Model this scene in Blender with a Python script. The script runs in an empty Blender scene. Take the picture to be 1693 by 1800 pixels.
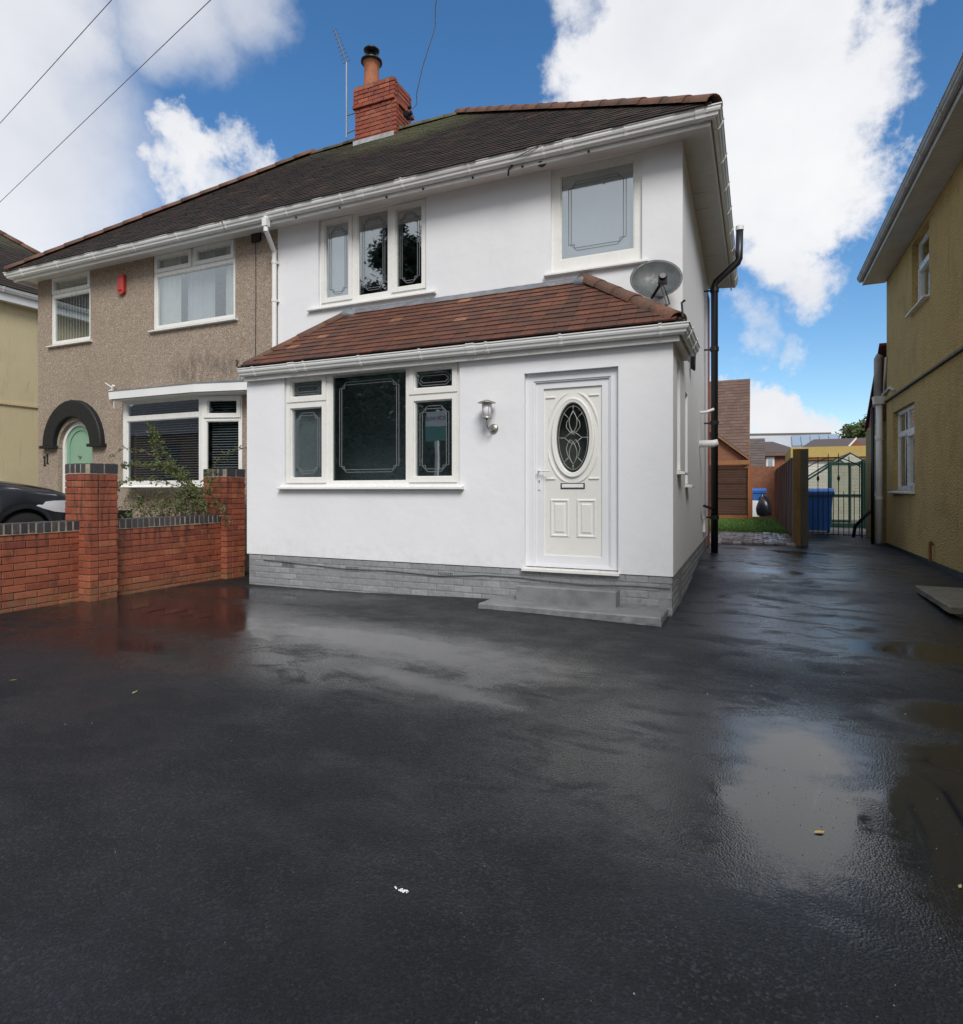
import bpy, bmesh, math, random
from mathutils import Vector, Matrix
from mathutils import noise as mnoise
random.seed(7)
R = math.radians
S = bpy.context.scene
COL = S.collection

# ------------------------------------------------------------------ camera, sky, sun, exposure
YAW = math.atan((1331 - 846.5) / 1089.0)
cd = bpy.data.cameras.new('camera')
cam = bpy.data.objects.new('camera', cd)
COL.objects.link(cam)
cam.location = (0, 0, 1.25)
cam.rotation_euler = (R(90), 0, YAW)
cd.sensor_fit = 'HORIZONTAL'
cd.sensor_width = 36
cd.lens = 36 * 1089.0 / 1693
cd.shift_y = -39.0 / 1693
cd.clip_end = 3000
S.camera = cam

SUN_EL, SUN_AZ = 42.0, 148.0            # azimuth clockwise from +Y: the sun stands behind the camera
sd = bpy.data.lights.new('sun', 'SUN')
sun = bpy.data.objects.new('sun', sd)
COL.objects.link(sun)
sd.energy = 1.9
sd.angle = R(25)
sd.color = (1.0, 0.965, 0.92)
_az, _el = R(SUN_AZ), R(SUN_EL)
_sv = Vector((math.sin(_az) * math.cos(_el), math.cos(_az) * math.cos(_el), math.sin(_el)))
sun.rotation_euler = _sv.to_track_quat('Z', 'Y').to_euler()
S.view_settings.view_transform = 'Standard'
S.view_settings.look = 'None'
S.view_settings.exposure = 0.55
S.view_settings.gamma = 1.0
S.view_settings.use_curve_mapping = False


class NT:
    """short-hand for building node trees"""
    def __init__(s, tree):
        s.t = tree
        s.n = tree.nodes
        s.l = tree.links

    def node(s, typ, **kw):
        nd = s.n.new(typ)
        for k, v in kw.items():
            setattr(nd, k, v)
        return nd

    def put(s, sock, v):
        if v is None:
            return
        if hasattr(v, 'is_output') or isinstance(v, bpy.types.NodeSocket):
            s.l.new(v, sock)
        else:
            sock.default_value = v

    def math(s, op, a, b=None, c=None, clamp=False):
        nd = s.node('ShaderNodeMath', operation=op, use_clamp=clamp)
        s.put(nd.inputs[0], a)
        s.put(nd.inputs[1], b)
        if c is not None:
            s.put(nd.inputs[2], c)
        return nd.outputs[0]

    def vmath(s, op, a, b=None):
        nd = s.node('ShaderNodeVectorMath', operation=op)
        s.put(nd.inputs[0], a)
        s.put(nd.inputs[1], b)
        return nd.outputs['Value'] if op in ('DOT_PRODUCT', 'LENGTH', 'DISTANCE') else nd.outputs[0]

    def step(s, x, a, b, lo=0.0, hi=1.0):
        nd = s.node('ShaderNodeMapRange', interpolation_type='SMOOTHSTEP', clamp=True)
        s.put(nd.inputs['Value'], x)
        s.put(nd.inputs['From Min'], a)
        s.put(nd.inputs['From Max'], b)
        s.put(nd.inputs['To Min'], lo)
        s.put(nd.inputs['To Max'], hi)
        return nd.outputs['Result']

    def noise(s, vec, scale, detail=4.0, rough=0.5, dist=0.0):
        nd = s.node('ShaderNodeTexNoise')
        s.put(nd.inputs['Vector'], vec)
        nd.inputs['Scale'].default_value = scale
        nd.inputs['Detail'].default_value = detail
        nd.inputs['Roughness'].default_value = rough
        nd.inputs['Distortion'].default_value = dist
        return nd.outputs['Fac']

    def voro(s, vec, scale, feature='F1', out='Distance'):
        nd = s.node('ShaderNodeTexVoronoi', feature=feature)
        s.put(nd.inputs['Vector'], vec)
        nd.inputs['Scale'].default_value = scale
        return nd.outputs[out]

    def mix(s, f, a, b, blend='MIX'):
        nd = s.node('ShaderNodeMix', data_type='RGBA', blend_type=blend)
        s.put(nd.inputs[0], f)
        for sock, v in ((nd.inputs[6], a), (nd.inputs[7], b)):
            s.put(sock, v if not isinstance(v, tuple) else (v + (1,))[:4])
        return nd.outputs[2]

    def ramp(s, x, stops, interp='LINEAR'):
        nd = s.node('ShaderNodeValToRGB')
        nd.color_ramp.interpolation = interp
        e = nd.color_ramp.elements
        while len(e) < len(stops):
            e.new(0.5)
        for el, (p, c) in zip(e, stops):
            el.position = p
            el.color = (tuple(c) + (1,))[:4]
        s.put(nd.inputs[0], x)
        return nd.outputs[0]

    def scale(s, vec, sc):
        nd = s.node('ShaderNodeMapping')
        s.put(nd.inputs['Vector'], vec)
        nd.inputs['Scale'].default_value = sc
        return nd.outputs[0]

    def bump(s, h, strength, dist, normal=None):
        nd = s.node('ShaderNodeBump')
        nd.inputs['Strength'].default_value = strength
        nd.inputs['Distance'].default_value = dist
        s.put(nd.inputs['Height'], h)
        if normal is not None:
            s.put(nd.inputs['Normal'], normal)
        return nd.outputs[0]


def build_world():
    w = bpy.data.worlds.new('World')
    S.world = w
    w.use_nodes = True
    T = NT(w.node_tree)
    T.n.clear()
    out = T.node('ShaderNodeOutputWorld')
    sky = T.node('ShaderNodeTexSky', sky_type='NISHITA')
    sky.sun_disc = False
    sky.sun_elevation = R(SUN_EL)
    sky.sun_rotation = R(SUN_AZ)
    sky.air_density = 1.1
    sky.dust_density = 0.35
    sky.ozone_density = 3.5
    bg1 = T.node('ShaderNodeBackground')
    hs = T.node('ShaderNodeHueSaturation')
    hs.inputs['Saturation'].default_value = 1.22
    T.l.new(sky.outputs[0], hs.inputs['Color'])
    T.l.new(hs.outputs[0], bg1.inputs[0])
    bg1.inputs[1].default_value = 0.098
    d = T.node('ShaderNodeTexCoord').outputs['Generated']
    # clouds: soft round fields on the sky sphere (direction, angular radius in degrees, weight), broken up by noise
    Fv = Vector((-math.sin(YAW), math.cos(YAW), 0))
    Rv = Vector((math.cos(YAW), math.sin(YAW), 0))

    def direction(az, el):      # degrees right of the camera's heading, degrees above the horizon
        a, e = R(az), R(el)
        return (Fv * math.cos(a) + Rv * math.sin(a)) * math.cos(e) + Vector((0, 0, math.sin(e)))
    fields = []
    for (x, y, rad, wt) in SKY_CLOUDS:
        u, v = (x - 846.5) / 1089.0, (861 - y) / 1089.0
        az = math.degrees(math.atan(u))
        el = math.degrees(math.atan(v / math.sqrt(1 + u * u)))
        fields.append((direction(az, el), rad, wt))
    nz1 = T.noise(d, 9.0, 12.0, 0.62, 0.25)
    nz2 = T.noise(d, 2.0, 3.0, 0.5, 0.0)
    nbrk = T.math('ADD', T.math('MULTIPLY', T.math('SUBTRACT', nz1, 0.5), 2.3), T.math('MULTIPLY', T.math('SUBTRACT', nz2, 0.5), 0.7))
    wn = T.node('ShaderNodeTexNoise')
    T.put(wn.inputs['Vector'], d)
    wn.inputs['Scale'].default_value = 4.5
    wn.inputs['Detail'].default_value = 10.0
    wn.inputs['Roughness'].default_value = 0.62
    wsc = T.node('ShaderNodeVectorMath', operation='SCALE')
    T.put(wsc.inputs[0], T.vmath('SUBTRACT', wn.outputs['Color'], (0.5, 0.5, 0.5)))
    wsc.inputs['Scale'].default_value = 0.36
    dw = T.vmath('NORMALIZE', T.vmath('ADD', d, wsc.outputs[0]))
    total = None
    for (c, rad, wt) in fields:
        dt = T.vmath('DOT_PRODUCT', dw, tuple(c))
        cr = math.cos(R(rad))
        f = T.math('MULTIPLY', T.math('DIVIDE', T.math('SUBTRACT', dt, cr), 1 - cr), wt)
        total = f if total is None else T.math('MAXIMUM', total, f)
    total = T.math('MAXIMUM', total, -1.2)
    # away from this part of the sky the cover closes into broken overcast
    away = T.step(T.vmath('DOT_PRODUCT', d, tuple(Fv.normalized())), 0.45, -0.1)
    total = T.math('ADD', total, T.math('MULTIPLY', away, 3.0))
    dens = T.step(T.math('ADD', total, nbrk), -0.12, 1.05)
    wsc2 = T.node('ShaderNodeVectorMath', operation='SCALE')
    T.put(wsc2.inputs[0], T.vmath('SUBTRACT', wn.outputs['Color'], (0.5, 0.5, 0.5)))
    wsc2.inputs['Scale'].default_value = 0.16
    dv = T.vmath('NORMALIZE', T.vmath('ADD', d, wsc2.outputs[0]))
    veil = None
    for (x, y, rad, wt) in SKY_VEIL:
        u, v = (x - 846.5) / 1089.0, (861 - y) / 1089.0
        c = direction(math.degrees(math.atan(u)), math.degrees(math.atan(v / math.sqrt(1 + u * u))))
        cr = math.cos(R(rad))
        f = T.math('MULTIPLY', T.math('DIVIDE', T.math('SUBTRACT', T.vmath('DOT_PRODUCT', dv, tuple(c)), cr), 1 - cr), wt)
        veil = f if veil is None else T.math('MAXIMUM', veil, f)
    vdens = T.math('MULTIPLY', T.step(T.math('ADD', veil, T.math('MULTIPLY', T.math('SUBTRACT', nz2, 0.5), 1.0)), -0.60, 1.25), 0.93)
    dens = T.math('MAXIMUM', dens, vdens)
    shade = T.noise(d, 3.2, 5.0, 0.55, 0.2)
    ccol = T.ramp(shade, [(0.32, (0.76, 0.78, 0.84)), (0.5, (0.88, 0.89, 0.93)), (0.64, (0.98, 0.985, 1.0))])
    ccol = T.mix(away, ccol, (0.72, 0.75, 0.80))
    bg2 = T.node('ShaderNodeBackground')
    T.l.new(ccol, bg2.inputs[0])
    bg2.inputs[1].default_value = 0.66
    mx = T.node('ShaderNodeMixShader')
    T.l.new(dens, mx.inputs[0])
    T.l.new(bg1.outputs[0], mx.inputs[1])
    T.l.new(bg2.outputs[0], mx.inputs[2])
    T.l.new(mx.outputs[0], out.inputs[0])


SKY_CLOUDS = [
    (385, 290, 3.2, 1.1), (345, 330, 3.4, 0.9), (500, 285, 3.0, 0.8), (440, 310, 2.6, 0.7),
    (1110, 110, 5.0, 1.3), (1250, 80, 6.5, 1.5), (1390, 80, 5.5, 1.5), (1450, 190, 6.0, 1.5), (1340, 280, 7, 1.8),
    (1480, 310, 4.6, 1.3), (1400, 400, 4.6, 1.2), (1080, 170, 4.2, 1.0), (1170, 190, 5.5, 1.4), (1030, 20, 3, 0.6),
    (1330, 575, 2.6, 0.5), (1400, 580, 1.8, 0.4), (1360, 715, 3.2, 1.6), (1420, 730, 2.6, 1.4), (1290, 710, 3, 1.3),
]
SKY_VEIL = [(40, 30, 6.0, 1.3), (40, 180, 6.0, 1.3), (60, 320, 4.2, 0.9), (0, 440, 5, 1.1), (-120, 200, 13, 1.5), (300, -30, 5.0, 0.9), (170, 420, 3.6, 0.7), (430, -10, 2.6, 0.6)]
build_world()

# ------------------------------------------------------------------ geometry helpers
OFF = {}


class MB:
    def __init__(s):
        s.v = []
        s.f = []

    def add(s, vs, fs):
        b = len(s.v)
        s.v += [tuple(p) for p in vs]
        s.f += [tuple(i + b for i in f) for f in fs]
        return s

    def box(s, x0, x1, y0, y1, z0, z1):
        vs = [(x, y, z) for x in (x0, x1) for y in (y0, y1) for z in (z0, z1)]
        return s.add(vs, [(0, 1, 3, 2), (4, 6, 7, 5), (0, 4, 5, 1), (2, 3, 7, 6), (0, 2, 6, 4), (1, 5, 7, 3)])

    def hexa(s, p):     # 8 points: bottom ring 0-3, top ring 4-7
        return s.add(p, [(3, 2, 1, 0), (4, 5, 6, 7), (0, 1, 5, 4), (1, 2, 6, 5), (2, 3, 7, 6), (3, 0, 4, 7)])

    def fbox(s, F, u0, u1, z0, z1, d0, d1):
        p = [F(u, z, d) for (u, z, d) in ((u0, z0, d0), (u1, z0, d0), (u1, z0, d1), (u0, z0, d1), (u0, z1, d0), (u1, z1, d0), (u1, z1, d1), (u0, z1, d1))]
        return s.hexa(p)

    def prism(s, pts, ext):     # closed planar outline, extruded by a vector
        n = len(pts)
        e = Vector(ext)
        vs = [Vector(p) for p in pts] + [Vector(p) + e for p in pts]
        return s.add(vs, [tuple(range(n - 1, -1, -1)), tuple(range(n, 2 * n))] + [(i, (i + 1) % n, n + (i + 1) % n, n + i) for i in range(n)])

    def tube(s, pts, r, n=8, cap=True):
        pts = [Vector(p) for p in pts]
        rs = r if isinstance(r, (list, tuple)) else [r] * len(pts)
        rings = []
        up = None
        for i, p in enumerate(pts):
            a = pts[max(i - 1, 0)]
            b = pts[min(i + 1, len(pts) - 1)]
            t = (b - a).normalized()
            if up is None:
                up = Vector((0, 0, 1)) if abs(t.z) < 0.9 else Vector((1, 0, 0))
            x = t.cross(up).normalized()
            y = x.cross(t).normalized()
            up = y
            rings.append([p + (x * math.cos(2 * math.pi * k / n) + y * math.sin(2 * math.pi * k / n)) * rs[i] for k in range(n)])
        vs = [q for ring in rings for q in ring]
        fs = []
        for i in range(len(rings) - 1):
            for k in range(n):
                a, b = i * n + k, i * n + (k + 1) % n
                fs.append((a, b, b + n, a + n))
        if cap:
            fs += [tuple(range(n - 1, -1, -1)), tuple(range((len(rings) - 1) * n, len(rings) * n))]
        return s.add(vs, fs)

    def lathe(s, c, prof, n=20, axis=(0, 0, 1)):
        ax = Vector(axis).normalized()
        t = Vector((1, 0, 0)) if abs(ax.x) < 0.9 else Vector((0, 1, 0))
        x = ax.cross(t).normalized()
        y = ax.cross(x)
        c = Vector(c)
        vs = [c + ax * h + (x * math.cos(2 * math.pi * k / n) + y * math.sin(2 * math.pi * k / n)) * max(r, 1e-4) for (r, h) in prof for k in range(n)]
        fs = []
        m = len(prof)
        for i in range(m - 1):
            for k in range(n):
                a, b = i * n + k, i * n + (k + 1) % n
                fs.append((a, b, b + n, a + n))
        fs += [tuple(range(n - 1, -1, -1)), tuple(range((m - 1) * n, m * n))]
        return s.add(vs, fs)

    def build(s, name, mat, parent=None, smooth=False, kind=None, label=None, fix=True):
        me = bpy.data.meshes.new(name)
        off = OFF.get(parent.name, Vector((0, 0, 0))) if parent else Vector((0, 0, 0))
        me.from_pydata([(p[0] - off.x, p[1] - off.y, p[2] - off.z) for p in s.v], [], s.f)
        if fix:
            bm = bmesh.new()
            bm.from_mesh(me)
            bmesh.ops.recalc_face_normals(bm, faces=bm.faces)
            bm.to_mesh(me)
            bm.free()
        me.materials.append(mat)
        if smooth:
            for p in me.polygons:
                p.use_smooth = True
        o = bpy.data.objects.new(name, me)
        COL.objects.link(o)
        if parent:
            o.parent = parent
        OFF[o.name] = off
        if kind:
            o['kind'] = kind
        if label:
            o['label'] = label
        return o


def rnd_attr(o, per, seed=1):
    """a random value for every piece (PER faces each) of a joined mesh, read by the material"""
    rg = random.Random(seed)
    at = o.data.attributes.new('piece', 'FLOAT', 'FACE')
    n = len(o.data.polygons)
    vals = []
    while len(vals) < n:
        vals += [rg.random()] * per
    at.data.foreach_set('value', vals[:n])


def thing(name, loc, label, cat, group=None):
    o = bpy.data.objects.new(name, None)
    o.empty_display_size = 0.2
    COL.objects.link(o)
    o.location = loc
    OFF[o.name] = Vector(loc)
    o['label'] = label
    o['category'] = cat
    if group:
        o['group'] = group
    return o


def tag(o, label, cat, group=None):
    o['label'] = label
    o['category'] = cat
    if group:
        o['group'] = group
    return o


def rebase(o, loc):
    """move a single-mesh thing's origin to its base"""
    loc = Vector(loc)
    o.data.transform(Matrix.Translation(-loc))
    o.location = loc
    return o


def piece(name, me, pos, parent, rot=None, mat=None):
    o = bpy.data.objects.new(name, me)
    COL.objects.link(o)
    o.parent = parent
    o.location = Vector(pos) - OFF[parent.name]
    if rot is not None:
        o.rotation_euler = rot
    OFF[o.name] = OFF[parent.name]
    return o


def chamfer_mesh(name, w, d, h, c, mat, jitter=0.0, seed=0):
    rg = random.Random(seed)
    bm = bmesh.new()
    for sx in (-1, 1):
        for sy in (-1, 1):
            for sz in (-1, 1):
                jx, jy, jz = [rg.uniform(-jitter, jitter) for _ in range(3)]
                for k in range(3):
                    bm.verts.new((sx * (w / 2 - (0 if k == 0 else c)) + jx, sy * (d / 2 - (0 if k == 1 else c)) + jy, sz * (h / 2 - (0 if k == 2 else c)) + jz))
    bmesh.ops.convex_hull(bm, input=bm.verts)
    bmesh.ops.recalc_face_normals(bm, faces=bm.faces)
    me = bpy.data.meshes.new(name)
    bm.to_mesh(me)
    bm.free()
    me.materials.append(mat)
    return me


def frame_of(ox, oy, ux, uy, nx, ny):
    """facade frame: u runs along the wall, z is up, d goes out of the wall"""
    return lambda u, z, d=0.0: (ox + ux * u + nx * d, oy + uy * u + ny * d, z)


def wall(name, F, u0, u1, z0, z1, th, holes, mat, parent, step=None):
    us = sorted({u0, u1} | {a for h in holes for a in (h[0], h[1]) if u0 < a < u1})
    zs = sorted({z0, z1} | {a for h in holes for a in (h[2], h[3]) if z0 < a < z1})
    nu, nz = len(us) - 1, len(zs) - 1

    def solid(i, j):
        if i < 0 or j < 0 or i >= nu or j >= nz:
            return False
        cu, cz = (us[i] + us[i + 1]) / 2, (zs[j] + zs[j + 1]) / 2
        return not any(h[0] < cu < h[1] and h[2] < cz < h[3] for h in holes)
    m = MB()
    idx = {}

    def V(i, j, k):
        key = (i, j, k)
        if key not in idx:
            idx[key] = len(m.v)
            m.v.append(F(us[i], zs[j], -th * k))
        return idx[key]
    for i in range(nu):
        for j in range(nz):
            if not solid(i, j):
                continue
            m.f.append((V(i, j, 0), V(i + 1, j, 0), V(i + 1, j + 1, 0), V(i, j + 1, 0)))
            m.f.append((V(i, j, 1), V(i, j + 1, 1), V(i + 1, j + 1, 1), V(i + 1, j, 1)))
            for (di, dj, a, b) in ((-1, 0, (i, j), (i, j + 1)), (1, 0, (i + 1, j), (i + 1, j + 1)), (0, -1, (i, j), (i + 1, j)), (0, 1, (i, j + 1), (i + 1, j + 1))):
                if not solid(i + di, j + dj):
                    m.f.append((V(a[0], a[1], 0), V(b[0], b[1], 0), V(b[0], b[1], 1), V(a[0], a[1], 1)))
    return m.build(name, mat, parent)


def run(name, path, prof, mat, parent, close_prof=True, smooth=False, label=None):
    """sweep a profile [(out, z)] along a plan path, mitred at corners; 'out' is to the right of travel"""
    n = len(path)
    P = [Vector((p[0], p[1])) for p in path]
    nrm = []
    for i in range(n):
        ns = []
        if i > 0:
            t = (P[i] - P[i - 1]).normalized()
            ns.append(Vector((t.y, -t.x)))
        if i < n - 1:
            t = (P[i + 1] - P[i]).normalized()
            ns.append(Vector((t.y, -t.x)))
        a = ns[0] if len(ns) == 1 else (ns[0] + ns[1]).normalized()
        k = 1.0 / max(0.3, a.dot(ns[0]))
        nrm.append(a * k)
    m = MB()
    k = len(prof)
    vs = [(P[i].x + nrm[i].x * o, P[i].y + nrm[i].y * o, z) for i in range(n) for (o, z) in prof]
    fs = []
    for i in range(n - 1):
        for j in range(k if close_prof else k - 1):
            a, b = i * k + j, i * k + (j + 1) % k
            fs.append((a, b, b + k, a + k))
    if close_prof:
        fs += [tuple(range(k)), tuple(range((n - 1) * k, n * k))]
    m.add(vs, fs)
    return m.build(name, mat, parent, smooth=smooth, label=label)


# ------------------------------------------------------------------ materials
def mat(name, color, rough=0.6, spec=0.5, metal=0.0):
    m = bpy.data.materials.new(name)
    m.use_nodes = True
    b = m.node_tree.nodes['Principled BSDF']
    b.inputs['Base Color'].default_value = (color + (1,))[:4]
    b.inputs['Roughness'].default_value = rough
    b.inputs['Specular IOR Level'].default_value = spec
    b.inputs['Metallic'].default_value = metal
    return m


def pmat(name, rough=0.6, spec=0.5, metal=0.0):
    m = mat(name, (0.5, 0.5, 0.5), rough, spec, metal)
    T = NT(m.node_tree)
    b = T.n['Principled BSDF']
    co = T.node('ShaderNodeTexCoord').outputs['Object']
    geo = T.node('ShaderNodeNewGeometry').outputs['Position']
    return m, T, b, co, geo


def soft(name, color, rough=0.5, spec=0.5, var=0.12, sc=6.0, bump=0.0, bsc=40.0, grime=None):
    """painted / plastic surface with slight unevenness"""
    m, T, b, co, geo = pmat(name, rough, spec)
    n1 = T.noise(geo, sc, 5, 0.6)
    c2 = tuple(c * (1 - var) for c in color)
    col = T.mix(T.step(n1, 0.35, 0.7), color, c2)
    if grime:
        n2 = T.noise(T.scale(geo, (1.0, 1.0, 0.25)), 9.0, 6, 0.65)
        col = T.mix(T.math('MULTIPLY', T.step(n2, 0.56, 0.78), grime[1]), col, grime[0])
    T.put(b.inputs['Base Color'], col)
    T.put(b.inputs['Roughness'], T.step(T.noise(geo, sc * 3, 4, 0.6), 0.3, 0.7, max(rough - 0.08, 0.02), min(1.0, rough + 0.1)))
    if bump:
        T.put(b.inputs['Normal'], T.bump(T.noise(geo, bsc, 4, 0.6), 0.6, bump))
    return m


def render_mat():
    """smooth white silicone render, softly uneven, with faint grime"""
    m, T, b, co, geo = pmat('white_render', 0.75, 0.25)
    n1 = T.noise(geo, 1.1, 4, 0.55)
    n2 = T.noise(T.scale(geo, (2.2, 2.2, 0.5)), 3.0, 6, 0.65)
    col = T.mix(T.step(n1, 0.35, 0.7), (0.805, 0.815, 0.84), (0.775, 0.785, 0.81))
    col = T.mix(T.math('MULTIPLY', T.step(n2, 0.58, 0.82), 0.13), col, (0.62, 0.61, 0.58))
    sz = T.node('ShaderNodeSeparateXYZ')
    T.l.new(geo, sz.inputs[0])
    splash = T.math('MULTIPLY', T.step(sz.outputs[2], 0.75, 0.40), T.step(T.noise(geo, 14.0, 5, 0.7), 0.42, 0.7))
    col = T.mix(T.math('MULTIPLY', splash, 0.25), col, (0.52, 0.51, 0.49))
    T.put(b.inputs['Base Color'], col)
    h = T.math('ADD', T.math('MULTIPLY', T.noise(geo, 5.5, 3, 0.5), 1.0), T.math('MULTIPLY', T.noise(geo, 95.0, 3, 0.6), 0.10))
    T.put(b.inputs['Normal'], T.bump(h, 0.45, 0.012))
    return m


def dash_mat():
    """brown pebbledash: thrown stones of many colours in sand render, with damp patches"""
    m, T, b, co, geo = pmat('pebbledash', 0.85, 0.3)
    nd = T.node('ShaderNodeTexVoronoi')
    T.put(nd.inputs['Vector'], geo)
    nd.inputs['Scale'].default_value = 78.0
    sp = T.node('ShaderNodeSeparateColor')
    T.l.new(nd.outputs['Color'], sp.inputs[0])
    col = T.ramp(sp.outputs[0], [(0.0, (0.24, 0.175, 0.13)), (0.25, (0.38, 0.29, 0.225)), (0.55, (0.46, 0.37, 0.29)), (0.8, (0.53, 0.45, 0.37)), (0.97, (0.66, 0.62, 0.55))])
    gap = T.step(nd.outputs['Distance'], 0.35, 0.75)
    col = T.mix(gap, col, (0.29, 0.225, 0.17))
    n1 = T.noise(geo, 0.9, 5, 0.6)
    col = T.mix(T.math('MULTIPLY', T.step(n1, 0.46, 0.7), 0.5), col, T.mix(0.5, col, (0.26, 0.21, 0.16)))
    # damp staining above the bay roof and under the sills
    dd = T.vmath('LENGTH', T.scale(T.vmath('SUBTRACT', geo, (-8.1, 7.25, 3.15)), (0.9, 0.0, 2.4)))
    st = T.math('MULTIPLY', T.step(dd, 1.1, 0.1), T.step(T.noise(T.scale(geo, (3, 3, 0.8)), 2.5, 6, 0.7), 0.38, 0.68))
    col = T.mix(T.math('MULTIPLY', st, 0.72), col, (0.065, 0.055, 0.045))
    T.put(b.inputs['Base Color'], col)
    T.put(b.inputs['Normal'], T.bump(T.math('MULTIPLY', nd.outputs['Distance'], -1.0), 0.9, 0.012))
    return m


def yellow_dash(name, c1, c2, c3, sc=38.0, bs=0.02):
    m, T, b, co, geo = pmat(name, 0.9, 0.2)
    n1 = T.noise(geo, sc, 4, 0.6)
    n2 = T.noise(geo, 1.6, 6, 0.65)
    n3 = T.noise(T.scale(geo, (1, 1, 0.3)), 3.3, 5, 0.65)
    col = T.mix(T.step(n1, 0.36, 0.66), c1, c2)
    col = T.mix(T.math('MULTIPLY', T.step(n2, 0.44, 0.72), 0.6), col, c3)
    col = T.mix(T.math('MULTIPLY', T.step(n3, 0.6, 0.82), 0.5), col, tuple(c * 0.45 for c in c3))
    T.put(b.inputs['Base Color'], col)
    n4 = T.noise(T.scale(geo, (5, 5, 0.35)), 2.0, 6, 0.65)
    col = T.mix(T.math('MULTIPLY', T.step(n4, 0.57, 0.72), 0.35), col, tuple(c * 0.5 for c in c3))
    n5 = T.noise(geo, 120, 2, 0.6)
    col = T.mix(T.math('MULTIPLY', T.step(n5, 0.6, 0.75), 0.4), col, tuple(min(1, c * 1.35) for c in c1))
    T.put(b.inputs['Base Color'], col)
    T.put(b.inputs['Normal'], T.bump(T.voro(geo, sc * 0.9), 0.9, bs))
    return m


def brick_mat(name, cols, rough=0.8, dirt=0.6, damp=False, spec=0.35):
    """single bricks: colour by object, kiln mottling, dirt with its own shape"""
    m, T, b, co, geo = pmat(name, rough, spec)
    oi = T.node('ShaderNodeObjectInfo').outputs['Random']
    n = len(cols)
    col = T.ramp(oi, [((i + 0.5) / n, c) for i, c in enumerate(cols)])
    n1 = T.noise(geo, 26, 6, 0.7)
    col = T.mix(T.math('MULTIPLY', T.step(n1, 0.42, 0.72), 0.5), col, tuple(c * 0.52 for c in cols[0]))
    n2 = T.noise(T.scale(geo, (1.6, 1.6, 0.75)), 3.4, 6, 0.68)
    col = T.mix(T.math('MULTIPLY', T.step(n2, 0.50, 0.74), dirt), col, (0.055, 0.032, 0.024))
    n3 = T.noise(geo, 60, 3, 0.6)
    col = T.mix(T.math('MULTIPLY', T.step(n3, 0.66, 0.76), 0.35), col, (0.52, 0.42, 0.36))
    if damp:
        sz = T.node('ShaderNodeSeparateXYZ')
        T.l.new(geo, sz.inputs[0])
        g = T.math('MULTIPLY', T.step(sz.outputs[2], 0.26, 0.02), T.step(T.noise(geo, 11, 5, 0.7), 0.35, 0.62))
        col = T.mix(T.math('MULTIPLY', g, 0.75), col, (0.20, 0.135, 0.07))
        run_ = T.noise(T.scale(geo, (7, 7, 0.6)), 2.0, 5, 0.6)
        g2 = T.math('MULTIPLY', T.step(sz.outputs[2], 0.35, 0.80), T.step(run_, 0.50, 0.68))
        col = T.mix(T.math('MULTIPLY', g2, 0.8), col, (0.05, 0.028, 0.022))
    T.put(b.inputs['Base Color'], col)
    T.put(b.inputs['Roughness'], T.step(n2, 0.35, 0.7, rough, rough - 0.3))
    T.put(b.inputs['Normal'], T.bump(T.noise(geo, 70, 5, 0.7), 0.7, 0.006))
    return m


def tile_mat(name, stops, moss=0.0, rough=0.7, joined=False, dark=None, worn=0.0):
    m, T, b, co, geo = pmat(name, rough, 0.35)
    if joined:
        at = T.node('ShaderNodeAttribute', attribute_name='piece')
        r = at.outputs['Fac']
    else:
        r = T.node('ShaderNodeObjectInfo').outputs['Random']
    k = len(stops)
    col = T.ramp(r, stops)
    n1 = T.noise(geo, 3.2, 6, 0.68)
    if dark:
        col = T.mix(T.math('MULTIPLY', T.step(n1, 0.40, 0.66), dark[1]), col, dark[0])
    n2 = T.noise(geo, 34, 5, 0.7)
    col = T.mix(T.math('MULTIPLY', T.step(n2, 0.45, 0.7), 0.55), col, (0.035, 0.026, 0.022))
    if moss:
        n3 = T.noise(geo, 1.3, 6, 0.7)
        n4 = T.noise(geo, 60, 3, 0.7)
        # moss and lichen gather along the ridge by the chimney
        dd = T.vmath('LENGTH', T.scale(T.vmath('SUBTRACT', geo, (-5.3, 9.2, 7.45)), (0.42, 0.0, 1.0)))
        near = T.step(dd, 0.95, 0.05)
        band = T.node('ShaderNodeSeparateXYZ')
        T.l.new(geo, band.inputs[0])
        bd = T.math('MULTIPLY', T.step(band.outputs[2], 7.0, 7.7), 0.55)
        g = T.math('MULTIPLY', T.math('ADD', T.math('MAXIMUM', near, bd), T.math('MULTIPLY', T.step(n3, 0.52, 0.72), 0.35)), T.step(n4, 0.33, 0.6))
        col = T.mix(T.math('MULTIPLY', g, moss, clamp=True), col, (0.15, 0.16, 0.085))
        n5 = T.noise(geo, 110, 2, 0.6)
        col = T.mix(T.math('MULTIPLY', T.step(n5, 0.68, 0.76), 0.6), col, (0.24, 0.24, 0.21))
    T.put(b.inputs['Base Color'], col)
    T.put(b.inputs['Normal'], T.bump(T.noise(geo, 55, 4, 0.65), 0.6, 0.006))
    return m


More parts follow.
